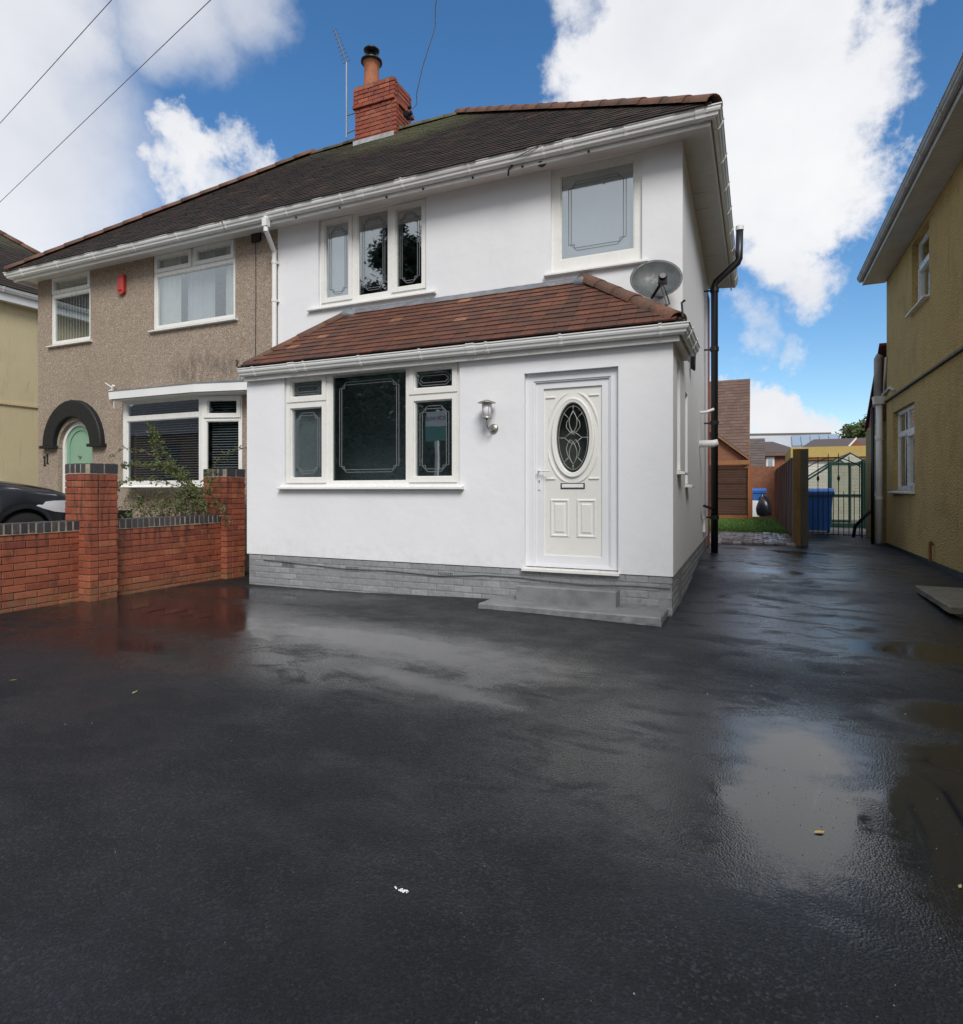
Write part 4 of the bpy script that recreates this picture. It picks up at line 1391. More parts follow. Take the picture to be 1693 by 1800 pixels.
tiles_on('roof_tile', prf, (ex0, EYF - 0.02, EZ), (1, 0, 0), slopeV, span_p, vlen - 0.02, 0.168, 0.122, 0.017, M['ptile'], M['ptile_j'], 298, 11, jit=0.003)
for (O_, U_, V_, L_) in (((ex1, EYF, EZ), (0, 1, 0), (AX1 - ex1, 0, AZ - EZ), 1),):
    vl = Vector(V_).length
    tiles_on('side_tile', prf, O_, U_, V_, lambda v: ((WF - EYF) * min(1, v / vl), WF - EYF), vl, 0.168, 0.122, 0.017, M['ptile_j'], M['ptile_j'], 0, 12)
vl2 = Vector((AX0 - ex0, 0, AZ - EZ)).length
tiles_on('left_tile', prf, (ex0, EYF, EZ), (0, 1, 0), (AX0 - ex0, 0, AZ - EZ), lambda v: (0.12 + (WF - EYF) * min(1, v / vl2), WF - EYF - .01), vl2 - .1, 0.168, 0.122, 0.017, M['ptile_j'], M['ptile_j'], 0, 13)
hip_tiles('hip_tile', prf, (ex1 - 0.05, EYF + 0.05, EZ + 0.02), (AX1 + 0.02, WF - 0.04, AZ + 0.0), 0.105, 0.30, M['hip'], 0.0, 2)
hip_tiles('hip_tile', prf, (ex0 + 0.05, EYF + 0.05, EZ + 0.02), (AX0 - 0.02, WF - 0.04, AZ + 0.0), 0.085, 0.33, M['hip'], 0.0, 3)
# lead flashing where the porch roof meets the wall
m = MB()
rg = random.Random(9)
N_ = 60
for k in range(N_ + 1):
    x = AX0 - 0.05 + (AX1 - AX0 + 0.12) * k / N_
    w1 = rg.uniform(-.006, .006)
    m.v += [(x, WF - 0.004, AZ + 0.075 + w1 * .4), (x, WF - 0.014, AZ + 0.06), (x, WF - 0.030, AZ + 0.030), (x, WF - 0.15, AZ - 0.078 + w1)]
for k in range(N_):
    for j in range(3):
        a = k * 4 + j
        m.f.append((a, a + 1, a + 5, a + 4))
m.build('flashing', M['flash'], wh, True)
for (hx, sg) in ((AX0 - 0.02, -1), (AX1 + 0.02, 1)):
    m = MB()
    m.lathe((hx, WF - 0.02, AZ - 0.02), [(0.17, -0.05), (0.155, 0.02), (0.10, 0.07), (0.03, 0.095), (0.001, 0.10)], 14)
    m.build('lead_saddle', M['flash'], wh, True)
for (hx) in (ex1 - 0.03, ex0 + 0.03):      # hip irons
    sgn = 1 if hx > -3 else -1
    MB().tube([(hx - sgn * .03, EYF, EZ + .02), (hx + sgn * .03, EYF - .04, EZ + .01), (hx + sgn * .04, EYF - .06, EZ + .03), (hx + sgn * .03, EYF - .05, EZ + (.17 if sgn > 0 else .09)), (hx + sgn * .06, EYF - .05, EZ + (.19 if sgn > 0 else .10))], 0.011, 6).build('hip_iron', M['black'], wh)

# main eaves: fascia, soffit, gutter, from the party line round the right corner
FY = 6.955
GX = -0.465
GZ = 5.235
RYB = 12.85
path_w = [(XP, FY), (GX, FY), (GX, RYB)]
run('eaves_fascia', path_w, [(0, 5.085), (0.02, 5.085), (0.02, 5.245), (0, 5.245)], M['gutter'], wh)
run('eaves_soffit', path_w, [(-0.45, 5.172), (-0.002, 5.14), (-0.002, 5.152), (-0.45, 5.184)], M['soffit'], wh)
for yy in (8.6, 9.1, 11.0):
    MB().box(-0.78, GX - .001, yy, yy + 0.012, 5.150, 5.152).build('soffit_joint', M['old_gutter'], wh)
for zz in (-0.62,):
    pass
gutter(wh, [(XP + 0.002, FY - 0.02), (GX + 0.02, FY - 0.02), (GX + 0.02, RYB)], GZ, M['gutter'],
       [(0, 0.5, 0.95, 6.0, 0.028), (0, 1.75, 9, 2, 0.11), (0, 4.6, 9, 5, 0.11), (1, 0.2, 0.75, 5.8, 0.03), (0, 6.02, 9, 7, 0.09)], 1.12)
m = MB()
for x in (-5.95, -5.2, -4.45, -3.9, -3.2, -2.55, -1.75):       # dark vent stubs in the fascia
    m.lathe((x, FY - 0.02, 5.095), [(0.016, 0), (0.016, 0.012)], 8, (0, -1, 0))
m.build('fascia_vent', M['black'], wh)
nest = MB()
nest.lathe((-2.33, FY + 0.03, 5.10), [(0.06, -0.01), (0.055, 0.0), (0.03, 0.02)], 10, (0, 0, -1))
nest.build('dark_cap', M['black'], wh)
MB().tube([(-2.65, FY - .02, 5.16), (-2.68, FY - .05, 5.12), (-2.72, FY - .045, 5.08), (-2.73, FY - .03, 5.02)], 0.012, 6).build('cable_end', M['black'], wh)
MB().tube([(-2.66, FY - .13, 5.15), (-2.55, FY - .13, 5.17), (-2.42, FY - .14, 5.2), (-2.3, FY - .14, 5.235)], 0.006, 5).build('loose_cable', M['cable_grey'], wh)

# main roof
EY0, EX1, EX0 = 6.85, -0.37, -12.62
RY, RZ = 9.6, 7.68
RXR, RXL = -4.66, -7.80
EZM = 5.22


def roof_body(parent, left):
    m = MB()
    if left:
        v = [(EX0, EY0, EZM), (XP, EY0, EZM), (XP, RY, RZ), (RXL, RY, RZ), (EX0, RYB, EZM), (XP, RYB, EZM)]
        f = [(0, 1, 2, 3), (3, 2, 5, 4), (0, 3, 4), (0, 4, 5, 1), (1, 5, 2)]
    else:
        v = [(XP, EY0, EZM), (EX1, EY0, EZM), (RXR, RY, RZ), (XP, RY, RZ), (EX1, RYB, EZM), (XP, RYB, EZM)]
        f = [(0, 1, 2, 3), (3, 2, 4, 5), (1, 4, 2), (0, 5, 4, 1), (0, 3, 5)]
    m.add([(x, y, z - 0.015) for x, y, z in v], f)
    return m.build('roof', M['mortar'], parent)


sv = Vector((0, RY - EY0, RZ - EZM))
svl = sv.length
rw = roof_body(wh, False)
tiles_on('old_tile', rw, (XP, EY0 - 0.03, EZM), (1, 0, 0), sv, lambda v: (0.0, (EX1 - XP) + (RXR - EX1) * min(1, v / svl)), svl, 0.165, 0.10, 0.013, M['mtile'], M['mtile'], 0, 21, jit=0.008)
sr = Vector((RXR - EX1, 0, RZ - EZM))
srl = sr.length
tiles_on('old_side_tile', rw, (EX1, EY0, EZM), (0, 1, 0), sr, lambda v: ((RY - EY0) * min(1, v / srl), (RYB - EY0) - (RYB - RY) * min(1, v / srl)), srl, 0.165, 0.10, 0.013, M['mtile'], M['mtile'], 0, 22)
hip_tiles('hip_tile', rw, (EX1 - 0.04, EY0 + 0.03, EZM + 0.03), (RXR, RY, RZ + 0.02), 0.125, 0.33, M['hip'], 0.0, 4)
hip_tiles('ridge_tile', rw, (RXR + .14, RY, RZ - 0.03), (XP - .02, RY, RZ + 0.0), 0.12, 0.40, M['ridge_old'], 0.0, 5)

# chimney of single bricks, corbelled band above, lead apron, pot with cowl
CX0, CX1, CY0, CY1 = -6.66, -5.86, 9.32, 9.94
ch = MB().box(CX0 + 0.012, CX1 - 0.012, CY0 + 0.012, CY1 - 0.012, 6.9, 8.50).build('chimney', M['mortar'], wh)
cb = [chamfer_mesh('chimney_brick', 0.21, 0.10, 0.066, 0.005, M['brick_ch'], 0.0025, s_) for s_ in range(4)]
cbh = [chamfer_mesh('chimney_half', 0.095, 0.10, 0.066, 0.005, M['brick_ch'], 0.0025, s_) for s_ in range(3)]
rg = random.Random(8)
z = 7.40
row = 0
while z < 8.50:
    out = 0.022 if z > 8.13 else 0.0
    if 8.10 < z < 8.18:
        out = 0.035
    half = row % 2
    x = CX0 - out
    first = True
    while x < CX1 + out - 0.02:
        w_ = 0.1 if (half and first) else 0.213
        if x + w_ > CX1 + out + 0.02:
            w_ = 0.1
        me = rg.choice(cbh if w_ < 0.15 else cb)
        piece('brick', me, (x + w_ / 2, CY0 + 0.05 - out + rg.uniform(-.003, .003), z), ch, (0, 0, rg.uniform(-.01, .01)))
        x += w_ + 0.009
        first = False
    if z > 7.4:
        y = CY0 - out + 0.1
        first = True
        while y < CY1 + out - 0.02:
            w_ = 0.1 if (not half and first) else 0.213
            if y + w_ > CY1 + out + 0.03:
                w_ = 0.1
            me = rg.choice(cbh if w_ < 0.15 else cb)
            piece('brick', me, (CX1 - 0.05 + out + rg.uniform(-.003, .003), y + w_ / 2, z), ch, (0, 0, math.pi / 2 + rg.uniform(-.01, .01)))
            y += w_ + 0.009
            first = False
    z += 0.0765
    row += 1
slab(MB(), CX0 - .0, CX1 + .0, CY0 - .0, CY1, 8.47, 8.545, 6, 14, 0.006).build('flaunching', M['mortar'], ch)
m = MB()
m.hexa([(CX0 - .03, CY0 - .03, 7.1), (CX1 + .03, CY0 - .03, 7.1), (CX1 + .03, CY0 + .02, 7.1), (CX0 - .03, CY0 + .02, 7.1), (CX0 - .03, CY0 - .012, 7.56), (CX1 + .03, CY0 - .012, 7.56), (CX1 + .03, CY0 + .02, 7.56), (CX0 - .03, CY0 + .02, 7.56)])
m.hexa([(CX1 + .008, CY0 + .021, 7.3), (CX1 + .022, CY0 + .021, 7.3), (CX1 + .022, CY1, 7.3), (CX1 + .008, CY1, 7.3), (CX1 + .008, CY0 + .021, 7.66), (CX1 + .022, CY0 + .021, 7.66), (CX1 + .022, CY1, 7.80), (CX1 + .008, CY1, 7.80)])
m.build('lead_apron', soft('pale_lead', (0.42, 0.43, 0.44), 0.6, 0.4, 0.35, 9.0), ch)
m = MB().lathe((-6.50, 9.62, 8.50), [(0.16, 0), (0.145, 0.08), (0.135, 0.42), (0.135, 0.57), (0.155, 0.60), (0.155, 0.65), (0.13, 0.67)], 20)
m.build('chimney_pot', M['terracotta'], ch, True)
m = MB().lathe((-6.50, 9.62, 9.16), [(0.195, -0.035), (0.20, -0.01), (0.16, 0.015), (0.08, 0.03), (0.07, 0.05), (0.07, 0.13), (0.001, 0.135)], 20).lathe((-6.50, 9.62, 9.33), [(0.07, -.02), (0.145, 0.0), (0.15, 0.02), (0.12, 0.05), (0.001, 0.07)], 20)
m.build('cowl', M['black'], ch, True)
MB().lathe((-6.0, 9.55, 8.5), [(0.06, 0), (0.055, 0.17), (0.04, 0.17), (0.04, 0.1)], 12).build('short_pot', M['brick_grey'], ch, True)

# rainwater pipe at the party line
m = MB()
for a_, b_ in (((-6.44, FY - 0.09, 5.17), (-6.44, FY - 0.09, 4.955)), ((-6.44, FY - 0.09, 4.975), (-6.575, WF - 0.07, 4.80)), ((-6.575, WF - 0.07, 4.82), (-6.575, WF - 0.07, 3.30))):
    m.tube([a_, b_], 0.034, 14)
dp = m.build('downpipe', M['gutter'], wh)
for z in (4.62, 4.05):
    MB().lathe((-6.575, WF - 0.07, z), [(0.041, 0), (0.041, 0.045)], 12).box(-6.615, -6.535, WF - 0.05, WF + 0.003, z + .01, z + .03).build('pipe_clip', M['gutter'], dp)
MB().box(-6.48, -6.40, FY - 0.13, FY - 0.05, 5.03, 5.145).build('gutter_outlet', M['gutter'], dp)
# black soil pipe near the rear corner, offset outlet past the gutter
sx_, sy_ = -0.66, 11.2
m = MB()
m.tube([(sx_, sy_, 0.10), (sx_, sy_, 4.70), (sx_ + .02, sy_, 4.76), (sx_ + .36, sy_, 5.05), (sx_ + .385, sy_, 5.11), (sx_ + .395, sy_, 5.60)], 0.058, 14)
sp_ = m.build('soil_pipe', M['black'], wh, True)
for z in (0.75, 2.35, 3.6, 4.6):
    MB().lathe((sx_, sy_, z), [(0.072, 0), (0.072, 0.07)], 14).box(-0.83, sx_, sy_ - .012, sy_ + .012, z + .02, z + .045).build('pipe_collar', M['black'], sp_, False)
MB().lathe((sx_ + .395, sy_, 5.60), [(0.064, -0.02), (0.064, 0.05), (0.03, 0.07)], 12).build('vent_cap', M['white'], sp_)
m = MB().tube([(sx_, sy_, 0.9), (sx_ - .02, sy_ - .12, .93), (-.75, sy_ - 1.0, 1.0)], 0.022, 8)
m.build('waste_pipe', M['black'], wh)
m = MB().tube([FS(3.75, 1.95, -.02), FS(3.75, 1.95, .20), FS(3.75, 1.97, .27)], [0.055, 0.055, 0.05], 14)
m.build('flue', M['white'], wh, True)
m = MB().tube([FS(3.95, 2.45, -.02), FS(3.95, 2.46, .10), FS(3.98, 2.5, .20)], 0.022, 8)
m.build('overflow_pipe', M['white'], wh, True)
m = MB()
for q in range(4):
    m.tube([FS(1.95 + 0.10 * math.sin(2 * math.pi * k / 16), 2.98 + (0.20 + .01 * q) * math.cos(2 * math.pi * k / 16), 0.02 + 0.013 * q) for k in range(17)], 0.009, 6, False)
m.build('cable_coil', M['black'], wh, True)
MB().fbox(FS, 4.6, 4.75, 0.55, 0.80, 0.002, 0.04).build('meter_box', M['white'], wh)

# lantern on the porch wall
wl = thing('wall_lantern', (-2.64, PF, 1.93), 'steel wall lantern with hat and white glass between porch window and door', 'lamp')
m = MB().lathe((-2.63, PF, 1.92), [(0.052, 0.0), (0.052, 0.012), (0.046, 0.022), (0.02, 0.03), (0.001, 0.032)], 22, (0, -1, 0))
m.build('wall_plate', M['steel'], wl, True)
MB().tube([(-2.63, PF - .02, 1.90), (-2.64, PF - .09, 1.895), (-2.655, PF - .125, 1.93), (-2.66, PF - .13, 1.99), (-2.66, PF - .13, 2.02)], 0.009, 8).build('arm', M['steel'], wl, True)
MB().lathe((-2.66, PF - .13, 2.035), [(0.045, 0), (0.045, 0.15)], 20).build('glass_shade', M['opal'], wl, True)
MB().lathe((-2.66, PF - .13, 2.018), [(0.055, 0), (0.06, 0.006), (0.055, 0.016), (0.001, 0.017)], 20).build('tray', M['steel'], wl)
m = MB()
for k in range(4):
    a = math.pi / 4 + k * math.pi / 2
    m.tube([(-2.66 + .052 * math.cos(a), PF - .13 + .052 * math.sin(a), 2.01), (-2.66 + .052 * math.cos(a), PF - .13 + .052 * math.sin(a), 2.19)], 0.0035, 6)
m.build('cage_bar', M['steel'], wl)
MB().lathe((-2.66, PF - .13, 2.185), [(0.03, 0.0), (0.098, 0.0), (0.098, 0.004), (0.05, 0.022), (0.02, 0.034), (0.001, 0.036)], 24).build('hat', M['steel'], wl, True)

# satellite dish
sdh = thing('satellite_dish', (-0.97, WF, 3.55), 'grey oval satellite dish on the upper wall above the right porch hip', 'satellite dish')
c0 = Vector((-1.02, 7.00, 3.53))
ax = Vector((0.22, -0.93, 0.30)).normalized()
sidev = ax.cross(Vector((0, 0, 1))).normalized()
upv = sidev.cross(ax).normalized()
m = MB()
rings = []
Kd = 36
for q in (0, 1):
    for r_ in (0.001, .25, .5, .75, .92, 1.0):
        for k in range(Kd):
            th = 2 * math.pi * k / Kd
            dpt = 0.075 * r_ * r_ - q * 0.006
            m.v.append(c0 + sidev * (0.278 * r_ * math.cos(th)) + upv * (0.238 * r_ * math.sin(th)) + ax * dpt)
for q in (0, 1):
    for i in range(5):
        for k in range(Kd):
            a = q * 6 * Kd + i * Kd + k
            b_ = q * 6 * Kd + i * Kd + (k + 1) % Kd
            m.f.append((a, b_, b_ + Kd, a + Kd))
for k in range(Kd):
    a, b_ = 5 * Kd + k, 5 * Kd + (k + 1) % Kd
    m.f.append((a, b_, b_ + 6 * Kd, a + 6 * Kd))
m.build('reflector', M['dish'], sdh, True)
lnb = c0 + ax * 0.28 - upv * 0.16 - sidev * 0.04
bot = c0 - upv * 0.23 + ax * 0.05 + sidev * 0.05
MB().tube([bot, lnb - upv * 0.03], 0.016, 8).build('feed_arm', M['black'], sdh)
MB().tube([lnb - ax * .07, lnb + ax * .06], [0.04, 0.032], 12).box(lnb.x - .035, lnb.x + .045, lnb.y - .03, lnb.y + .05, lnb.z - .05, lnb.z + .03).build('receiver', M['black'], sdh)
MB().tube([c0 - ax * .01, c0 - ax * .1, Vector((-1.0, WF - .04, 3.5))], 0.02, 8).lathe((-1.0, WF, 3.5), [(0.07, 0), (0.07, .02)], 12, (0, -1, 0)).build('wall_bracket', M['grey_metal'], sdh)
MB().tube([lnb - upv * .05, lnb - upv * .15 - sidev * .03, lnb - upv * .27 - sidev * .07 - ax * .05, Vector((-1.02, WF - .02, 3.28)), Vector((-0.98, WF - .01, 3.18))], 0.007, 6).tube([lnb - upv * .05 + sidev * .02, lnb - upv * .17, lnb - upv * .30 - sidev * .03, Vector((-0.98, WF - .02, 3.25))], 0.007, 6).build('dish_cable', M['black'], sdh)

# TV aerial beside the chimney
ta = thing('tv_aerial', (-6.93, 9.4, 7.75), 'thin metal television aerial on a mast strapped left of the chimney', 'aerial')
MB().tube([(-6.90, 9.4, 7.72), (-6.90, 9.4, 9.12)], 0.014, 8).build('mast', M['grey_metal'], ta)
MB().tube([(-6.90, 9.4, 9.10), (-6.97, 9.15, 9.55)], 0.011, 6).build('boom', M['grey_metal'], ta)
m = MB()
for k in range(9):
    t_ = k / 8.0
    p = Vector((-6.90, 9.4, 9.12)).lerp(Vector((-6.97, 9.15, 9.55)), t_)
    L = 0.09 - 0.045 * t_
    m.tube([p + Vector((-L, 0, -L * .2)), p + Vector((L, 0, L * .2))], 0.005, 5)
m.build('element', M['grey_metal'], ta)
MB().tube([(-6.92, 9.4, 7.80), (-6.66, 9.4, 7.83)], 0.010, 6).tube([(-6.92, 9.4, 8.13), (-6.66, 9.4, 8.13)], 0.010, 6).build('mast_bracket', M['grey_metal'], ta)

# ------------------------------------------------------------------ the pebbledashed neighbour
ph = thing('pebbledash_house', (-9.5, 8.0, 0.0), 'brown pebbledashed semi detached house with arched green front door and bay window', 'house')
NL = (-11.96, -10.85, 3.93, SOF)
NR = (-9.25, -7.42, 3.93, SOF)
DAR = (-11.76, -10.80)
DCX, DR = -11.28, 0.48
DSP = 2.02
BAY0, BAYC, BAY1 = -9.69, -7.90, -7.27
wall('front_wall', FM, XL, XP, -0.1, SOF + 0.12, 0.25, [(NL[0], NL[1], NL[2], SOF - .01), (NR[0], NR[1], NR[2], SOF - .01), (DAR[0], DAR[1], -0.2, DSP + DR), (BAY0 + .05, BAY1, 1.32, 2.72)], M['dash'], ph)
MB().box(XL, XL + 0.25, 7.5, 12.5, -0.1, 5.2).build('side_wall', M['dash'], ph)
MB().box(XL, XP, 12.5, 12.7, -0.1, 5.2).build('rear_wall', M['dash'], ph)
MB().box(XL + .25, XP - 0.002, 9.6, 9.7, -0.1, 5.1).build('inner_wall', M['dark_room'], ph)
MB().box(XL + .25, XP - 0.002, 7.5, 9.6, 2.78, 2.9).build('floor', M['dark_room'], ph)
# fill between the square opening and the round arch
m = MB()
K = 20
for sg in (-1, 1):
    pts = [(DCX + sg * (DR - 0.012) * math.sin(math.pi / 2 * k / K), DSP + (DR - 0.012) * math.cos(math.pi / 2 * k / K)) for k in range(K + 1)]
    out = pts + [(DCX + sg * (DR + 0.0), DSP + 0.0), (DCX + sg * DR, DSP + DR), (DCX, DSP + DR)]
    m.prism([FM(u, z, -0.003) for u, z in out], (0, 0.24, 0))
m.build('arch_infill', M['dash'], ph)
# black painted arch hood
m = MB()
K = 40
prof = [(0.0, 0.0), (0.0, 0.075), (0.02, 0.085), (0.285, 0.085), (0.305, 0.07), (0.31, 0.0)]
rings = []
for k in range(K + 1):
    th = math.pi * k / K
    for (o, d_) in prof:
        rr = DR + 0.03 + o
        j = 0.004 * math.sin(k * 2.3 + o * 40)
        m.v.append(FM(DCX - rr * math.cos(th), DSP + 0.04 + (rr * 0.99 + j) * math.sin(th), d_))
n_ = len(prof)
for k in range(K):
    for j in range(n_ - 1):
        a = k * n_ + j
        m.f.append((a, a + 1, a + n_ + 1, a + n_))
m.f += [tuple(range(n_)), tuple(range(K * n_, K * n_ + n_))]
for sg in (-1, 1):
    xx = DCX + sg * (DR + 0.19)
    m.fbox(FM, xx - .195, xx + .195, DSP - .01, DSP + .042, .001, .105)
m.build('arch_hood', M['black_paint'], ph)
# arched door in white frame
m = MB()


def arch_ring(m, r0, r1, zb, d0, d1, cx=DCX, K=28):
    o = [(cx - r1, zb)] + [(cx - r1 * math.cos(math.pi * k / K), DSP + r1 * math.sin(math.pi * k / K)) for k in range(K + 1)] + [(cx + r1, zb)]
    i = [(cx - r0, zb)] + [(cx - r0 * math.cos(math.pi * k / K), DSP + r0 * math.sin(math.pi * k / K)) for k in range(K + 1)] + [(cx + r0, zb)]
    n = len(o)
    vs = [FM(u, z, d1) for u, z in o] + [FM(u, z, d1) for u, z in i] + [FM(u, z, d0) for u, z in o] + [FM(u, z, d0) for u, z in i]
    fs = []
    for k in range(n - 1):
        fs += [(k, k + 1, n + k + 1, n + k), (2 * n + k, 3 * n + k, 3 * n + k + 1, 2 * n + k + 1), (n + k, n + k + 1, 3 * n + k + 1, 3 * n + k), (k, 2 * n + k, 2 * n + k + 1, k + 1)]
    m.add(vs, fs)


arch_ring(m, 0.40, 0.466, 0.2, -0.16, -0.075)
m.build('door_frame', M['upvc'], ph)
m = MB()
arch_ring(m, 0.315, 0.398, 0.24, -0.16, -0.105)
gd = m.build('green_door', M['mint'], ph)
m = MB()
K = 28
pts = [(DCX - .32, 0.24)] + [(DCX - .32 * math.cos(math.pi * k / K), DSP + .32 * math.sin(math.pi * k / K)) for k in range(K + 1)] + [(DCX + .32, 0.24)]
m.prism([FM(u, z, -0.122) for u, z in pts], (0, 0.03, 0))
m.build('door_panel', M['mint'], gd)
MB().lathe(FM(DCX - .02, 1.86, -.122), [(0.028, 0), (0.028, 0.02), (0.012, .03), (0.02, .045)], 12, (0, -1, 0)).build('knocker', M['steel'], gd)
MB().fbox(FM, DCX - .08, DCX + .13, 1.685, 1.735, -.122, -.108).build('letterbox', M['steel'], gd)
# house number 11 in black figures
for k, (nx, nz) in enumerate(((-12.135, 1.80), (-12.055, 1.835))):
    m = MB()
    m.fbox(FM, nx - .013, nx + .013, nz - .085, nz + .085, .004, .018)
    m.fbox(FM, nx - .032, nx + .032, nz - .098, nz - .084, .004, .018)
    m.add([FM(nx - .014, nz + .085, .018), FM(nx - .036, nz + .055, .018), FM(nx - .036, nz + .040, .018), FM(nx - .014, nz + .060, .018), FM(nx - .014, nz + .085, .004), FM(nx - .036, nz + .055, .004), FM(nx - .036, nz + .040, .004), FM(nx - .014, nz + .060, .004)], [(0, 1, 2, 3), (7, 6, 5, 4), (0, 4, 5, 1), (1, 5, 6, 2), (2, 6, 7, 3)])
    m.build('house_number', M['black'], ph)
window(FM, ph, NL[0], NL[1], NL[2], SOF - .012, [(-11.912, -10.908, 3.985, 4.80, False), (-11.93, -10.885, 4.875, 5.145, True)], sill=(0.06, .05, .06), rec=.02, fm=M['upvc'], gm=M['glass_blind'], lead=False)
window(FM, ph, NR[0], NR[1], NR[2], SOF - .012, [(-9.19, -7.475, 3.985, 4.81, False), (-9.205, -8.385, 4.885, 5.145, True), (-8.30, -7.47, 4.885, 5.145, True)], sill=(0.06, .05, .06), rec=.02, fm=M['upvc'], gm=M['glass_blind'], lead=False)
# vertical blinds left, curtains right
m = MB()
for k in range(13):
    x = -11.93 + k * 0.081
    m.hexa([(x, WF + .125, 3.96), (x + .066, WF + .100, 3.96), (x + .067, WF + .102, 3.96), (x + .001, WF + .127, 3.96), (x, WF + .125, 4.84), (x + .066, WF + .100, 4.84), (x + .067, WF + .102, 4.84), (x + .001, WF + .127, 4.84)])
m.build('vertical_blind', M['vblind'], ph)


def drape(x0, x1, z0, z1, y, parent, name='curtain', amp=0.025, n=5, mt='curtain'):
    m = MB()
    K = n * 8
    for k in range(K + 1):
        t = k / K
        x = x0 + (x1 - x0) * t
        yy = y + amp * math.sin(2 * math.pi * n * t) + amp * .4 * math.sin(2 * math.pi * n * 1.7 * t)
        m.v += [(x, yy, z0), (x, yy, z1), (x, yy + .004, z0), (x, yy + .004, z1)]
    for k in range(K):
        a = k * 4
        m.f += [(a, a + 4, a + 5, a + 1), (a + 2, a + 3, a + 7, a + 6)]
    return m.build(name, M[mt], parent, True)


drape(-9.22, -8.74, 3.95, 5.15, WF + .13, ph, n=4)
drape(-7.75, -7.44, 3.95, 5.15, WF + .13, ph, n=3)
drape(-8.72, -8.1, 3.95, 5.15, WF + .24, ph, 'net_curtain', .02, 7, 'vblind')
# shallow splayed bay
BF = WF - 0.22
bu = Vector((BAY1 + .0 - BAYC, (WF - 0.01) - BF))
bl = bu.length
bu.normalize()
FB1 = frame_of(BAY0, BF, 1, 0, 0, -1)
FB2 = frame_of(BAYC, BF, bu.x, bu.y, bu.y, -bu.x)
bw_ = BAYC - BAY0
window(FB1, ph, 0, bw_ - .002, 1.33, 2.72, [(.09, bw_ - .05, 1.385, 2.39, False), (.09, bw_ - .05, 2.46, 2.68, False)], sill=(0.07, .045, .05), rec=0.0, fm=M['upvc'], gm=M['glass_dim'], lead=False, label='wide pane and fanlight of the bay window')
window(FB2, ph, .002, bl, 1.33, 2.72, [(.08, bl - .05, 1.385, 2.32, False), (.06, bl - .03, 2.38, 2.69, True)], sill=(0.0, .045, .05), rec=0.0, fm=M['upvc'], gm=M['glass_dim'], lead=False, label='narrow angled side light of the bay window')
MB().box(BAY0 - .03, BAY0 - .002, BF + .01, WF + .02, 1.28, 2.74).build('bay_cheek', M['dash'], ph)
m = MB()
for z in [1.40 + k * 0.040 for k in range(32)]:
    m.hexa([(BAY0 + .08, WF - .10, z), (BAYC - .03, WF - .10, z), (BAYC - .03, WF - .065, z + .012), (BAY0 + .08, WF - .065, z + .012), (BAY0 + .08, WF - .10, z + .002), (BAYC - .03, WF - .10, z + .002), (BAYC - .03, WF - .065, z + .014), (BAY0 + .08, WF - .065, z + .014)])
    m.hexa([(BAYC + .05, WF - .06, z), (BAY1 - .05, WF + .06, z), (BAY1 - .06, WF + .09, z + .012), (BAYC + .04, WF - .03, z + .012), (BAYC + .05, WF - .06, z + .002), (BAY1 - .05, WF + .06, z + .002), (BAY1 - .06, WF + .09, z + .014), (BAYC + .04, WF - .03, z + .014)])
m.build('venetian_blind', M['blind'], ph)
# bay canopy: flat felt roof with white fascia
cpth = [(BAY0 - .02, WF - .0), (BAY0 - .02, WF - .42), (BAYC + .08, WF - .42), (BAY1 + .62, WF - .20), (BAY1 + .62, WF)]
run('bay_fascia', cpth, [(0, 2.735), (.02, 2.735), (.02, 2.86), (0, 2.86)], M['gutter'], ph)
m = MB()
ring = [(BAY0 - .045, WF), (BAY0 - .045, WF - .445), (BAYC + .08, WF - .445), (BAY1 + .645, WF - .225), (BAY1 + .645, WF)]
n_ = len(ring)
zt = [2.96, 2.875, 2.875, 2.90, 2.96]
m.add([(x, y, 2.858) for x, y in ring] + [(x, y, z) for (x, y), z in zip(ring, zt)], [tuple(range(n_ - 1, -1, -1)), tuple(range(n_, 2 * n_))] + [(i, (i + 1) % n_, n_ + (i + 1) % n_, n_ + i) for i in range(n_)])
m.build('bay_roof', M['flash'], ph)
ring2 = [(x, y) for x, y in [(BAY0 - .015, WF - .002), (BAY0 - .015, WF - .41), (BAYC + .08, WF - .41), (BAY1 + .60, WF - .19), (BAY1 + .60, WF - .002)]]
MB().add([(x, y, 2.715) for x, y in ring2] + [(x, y, 2.733) for x, y in ring2], [tuple(range(n_ - 1, -1, -1)), tuple(range(n_, 2 * n_))] + [(i, (i + 1) % n_, n_ + (i + 1) % n_, n_ + i) for i in range(n_)]).build('bay_soffit', M['soffit'], ph)

path_n = [(EX0 + .10, RYB), (EX0 + .10, FY), (XP - .002, FY)]
run('eaves_fascia', path_n, [(0, 5.085), (0.02, 5.085), (0.02, 5.245), (0, 5.245)], M['gutter'], ph)
run('eaves_soffit', path_n, [(-0.45, 5.172), (-0.002, 5.14), (-0.002, 5.152), (-0.45, 5.184)], M['soffit'], ph)
gutter(ph, [(EX0 + .08, RYB), (EX0 + .08, FY - .02), (XP - .002, FY - .02)], GZ, M['gutter'], [(1, 0.4, 0.98, 5.9, 0.028), (1, 5.3, 9, 5.6, 0.09)], 1.12)
rn = roof_body(ph, True)
tiles_on('old_tile', rn, (XP, EY0 - 0.03, EZM), (-1, 0, 0), sv, lambda v: (0.0, (XP - EX0) - (RXL - EX0) * min(1, v / svl)), svl, 0.165, 0.10, 0.013, M['mtile'], M['mtile'], 0, 31, jit=0.008)
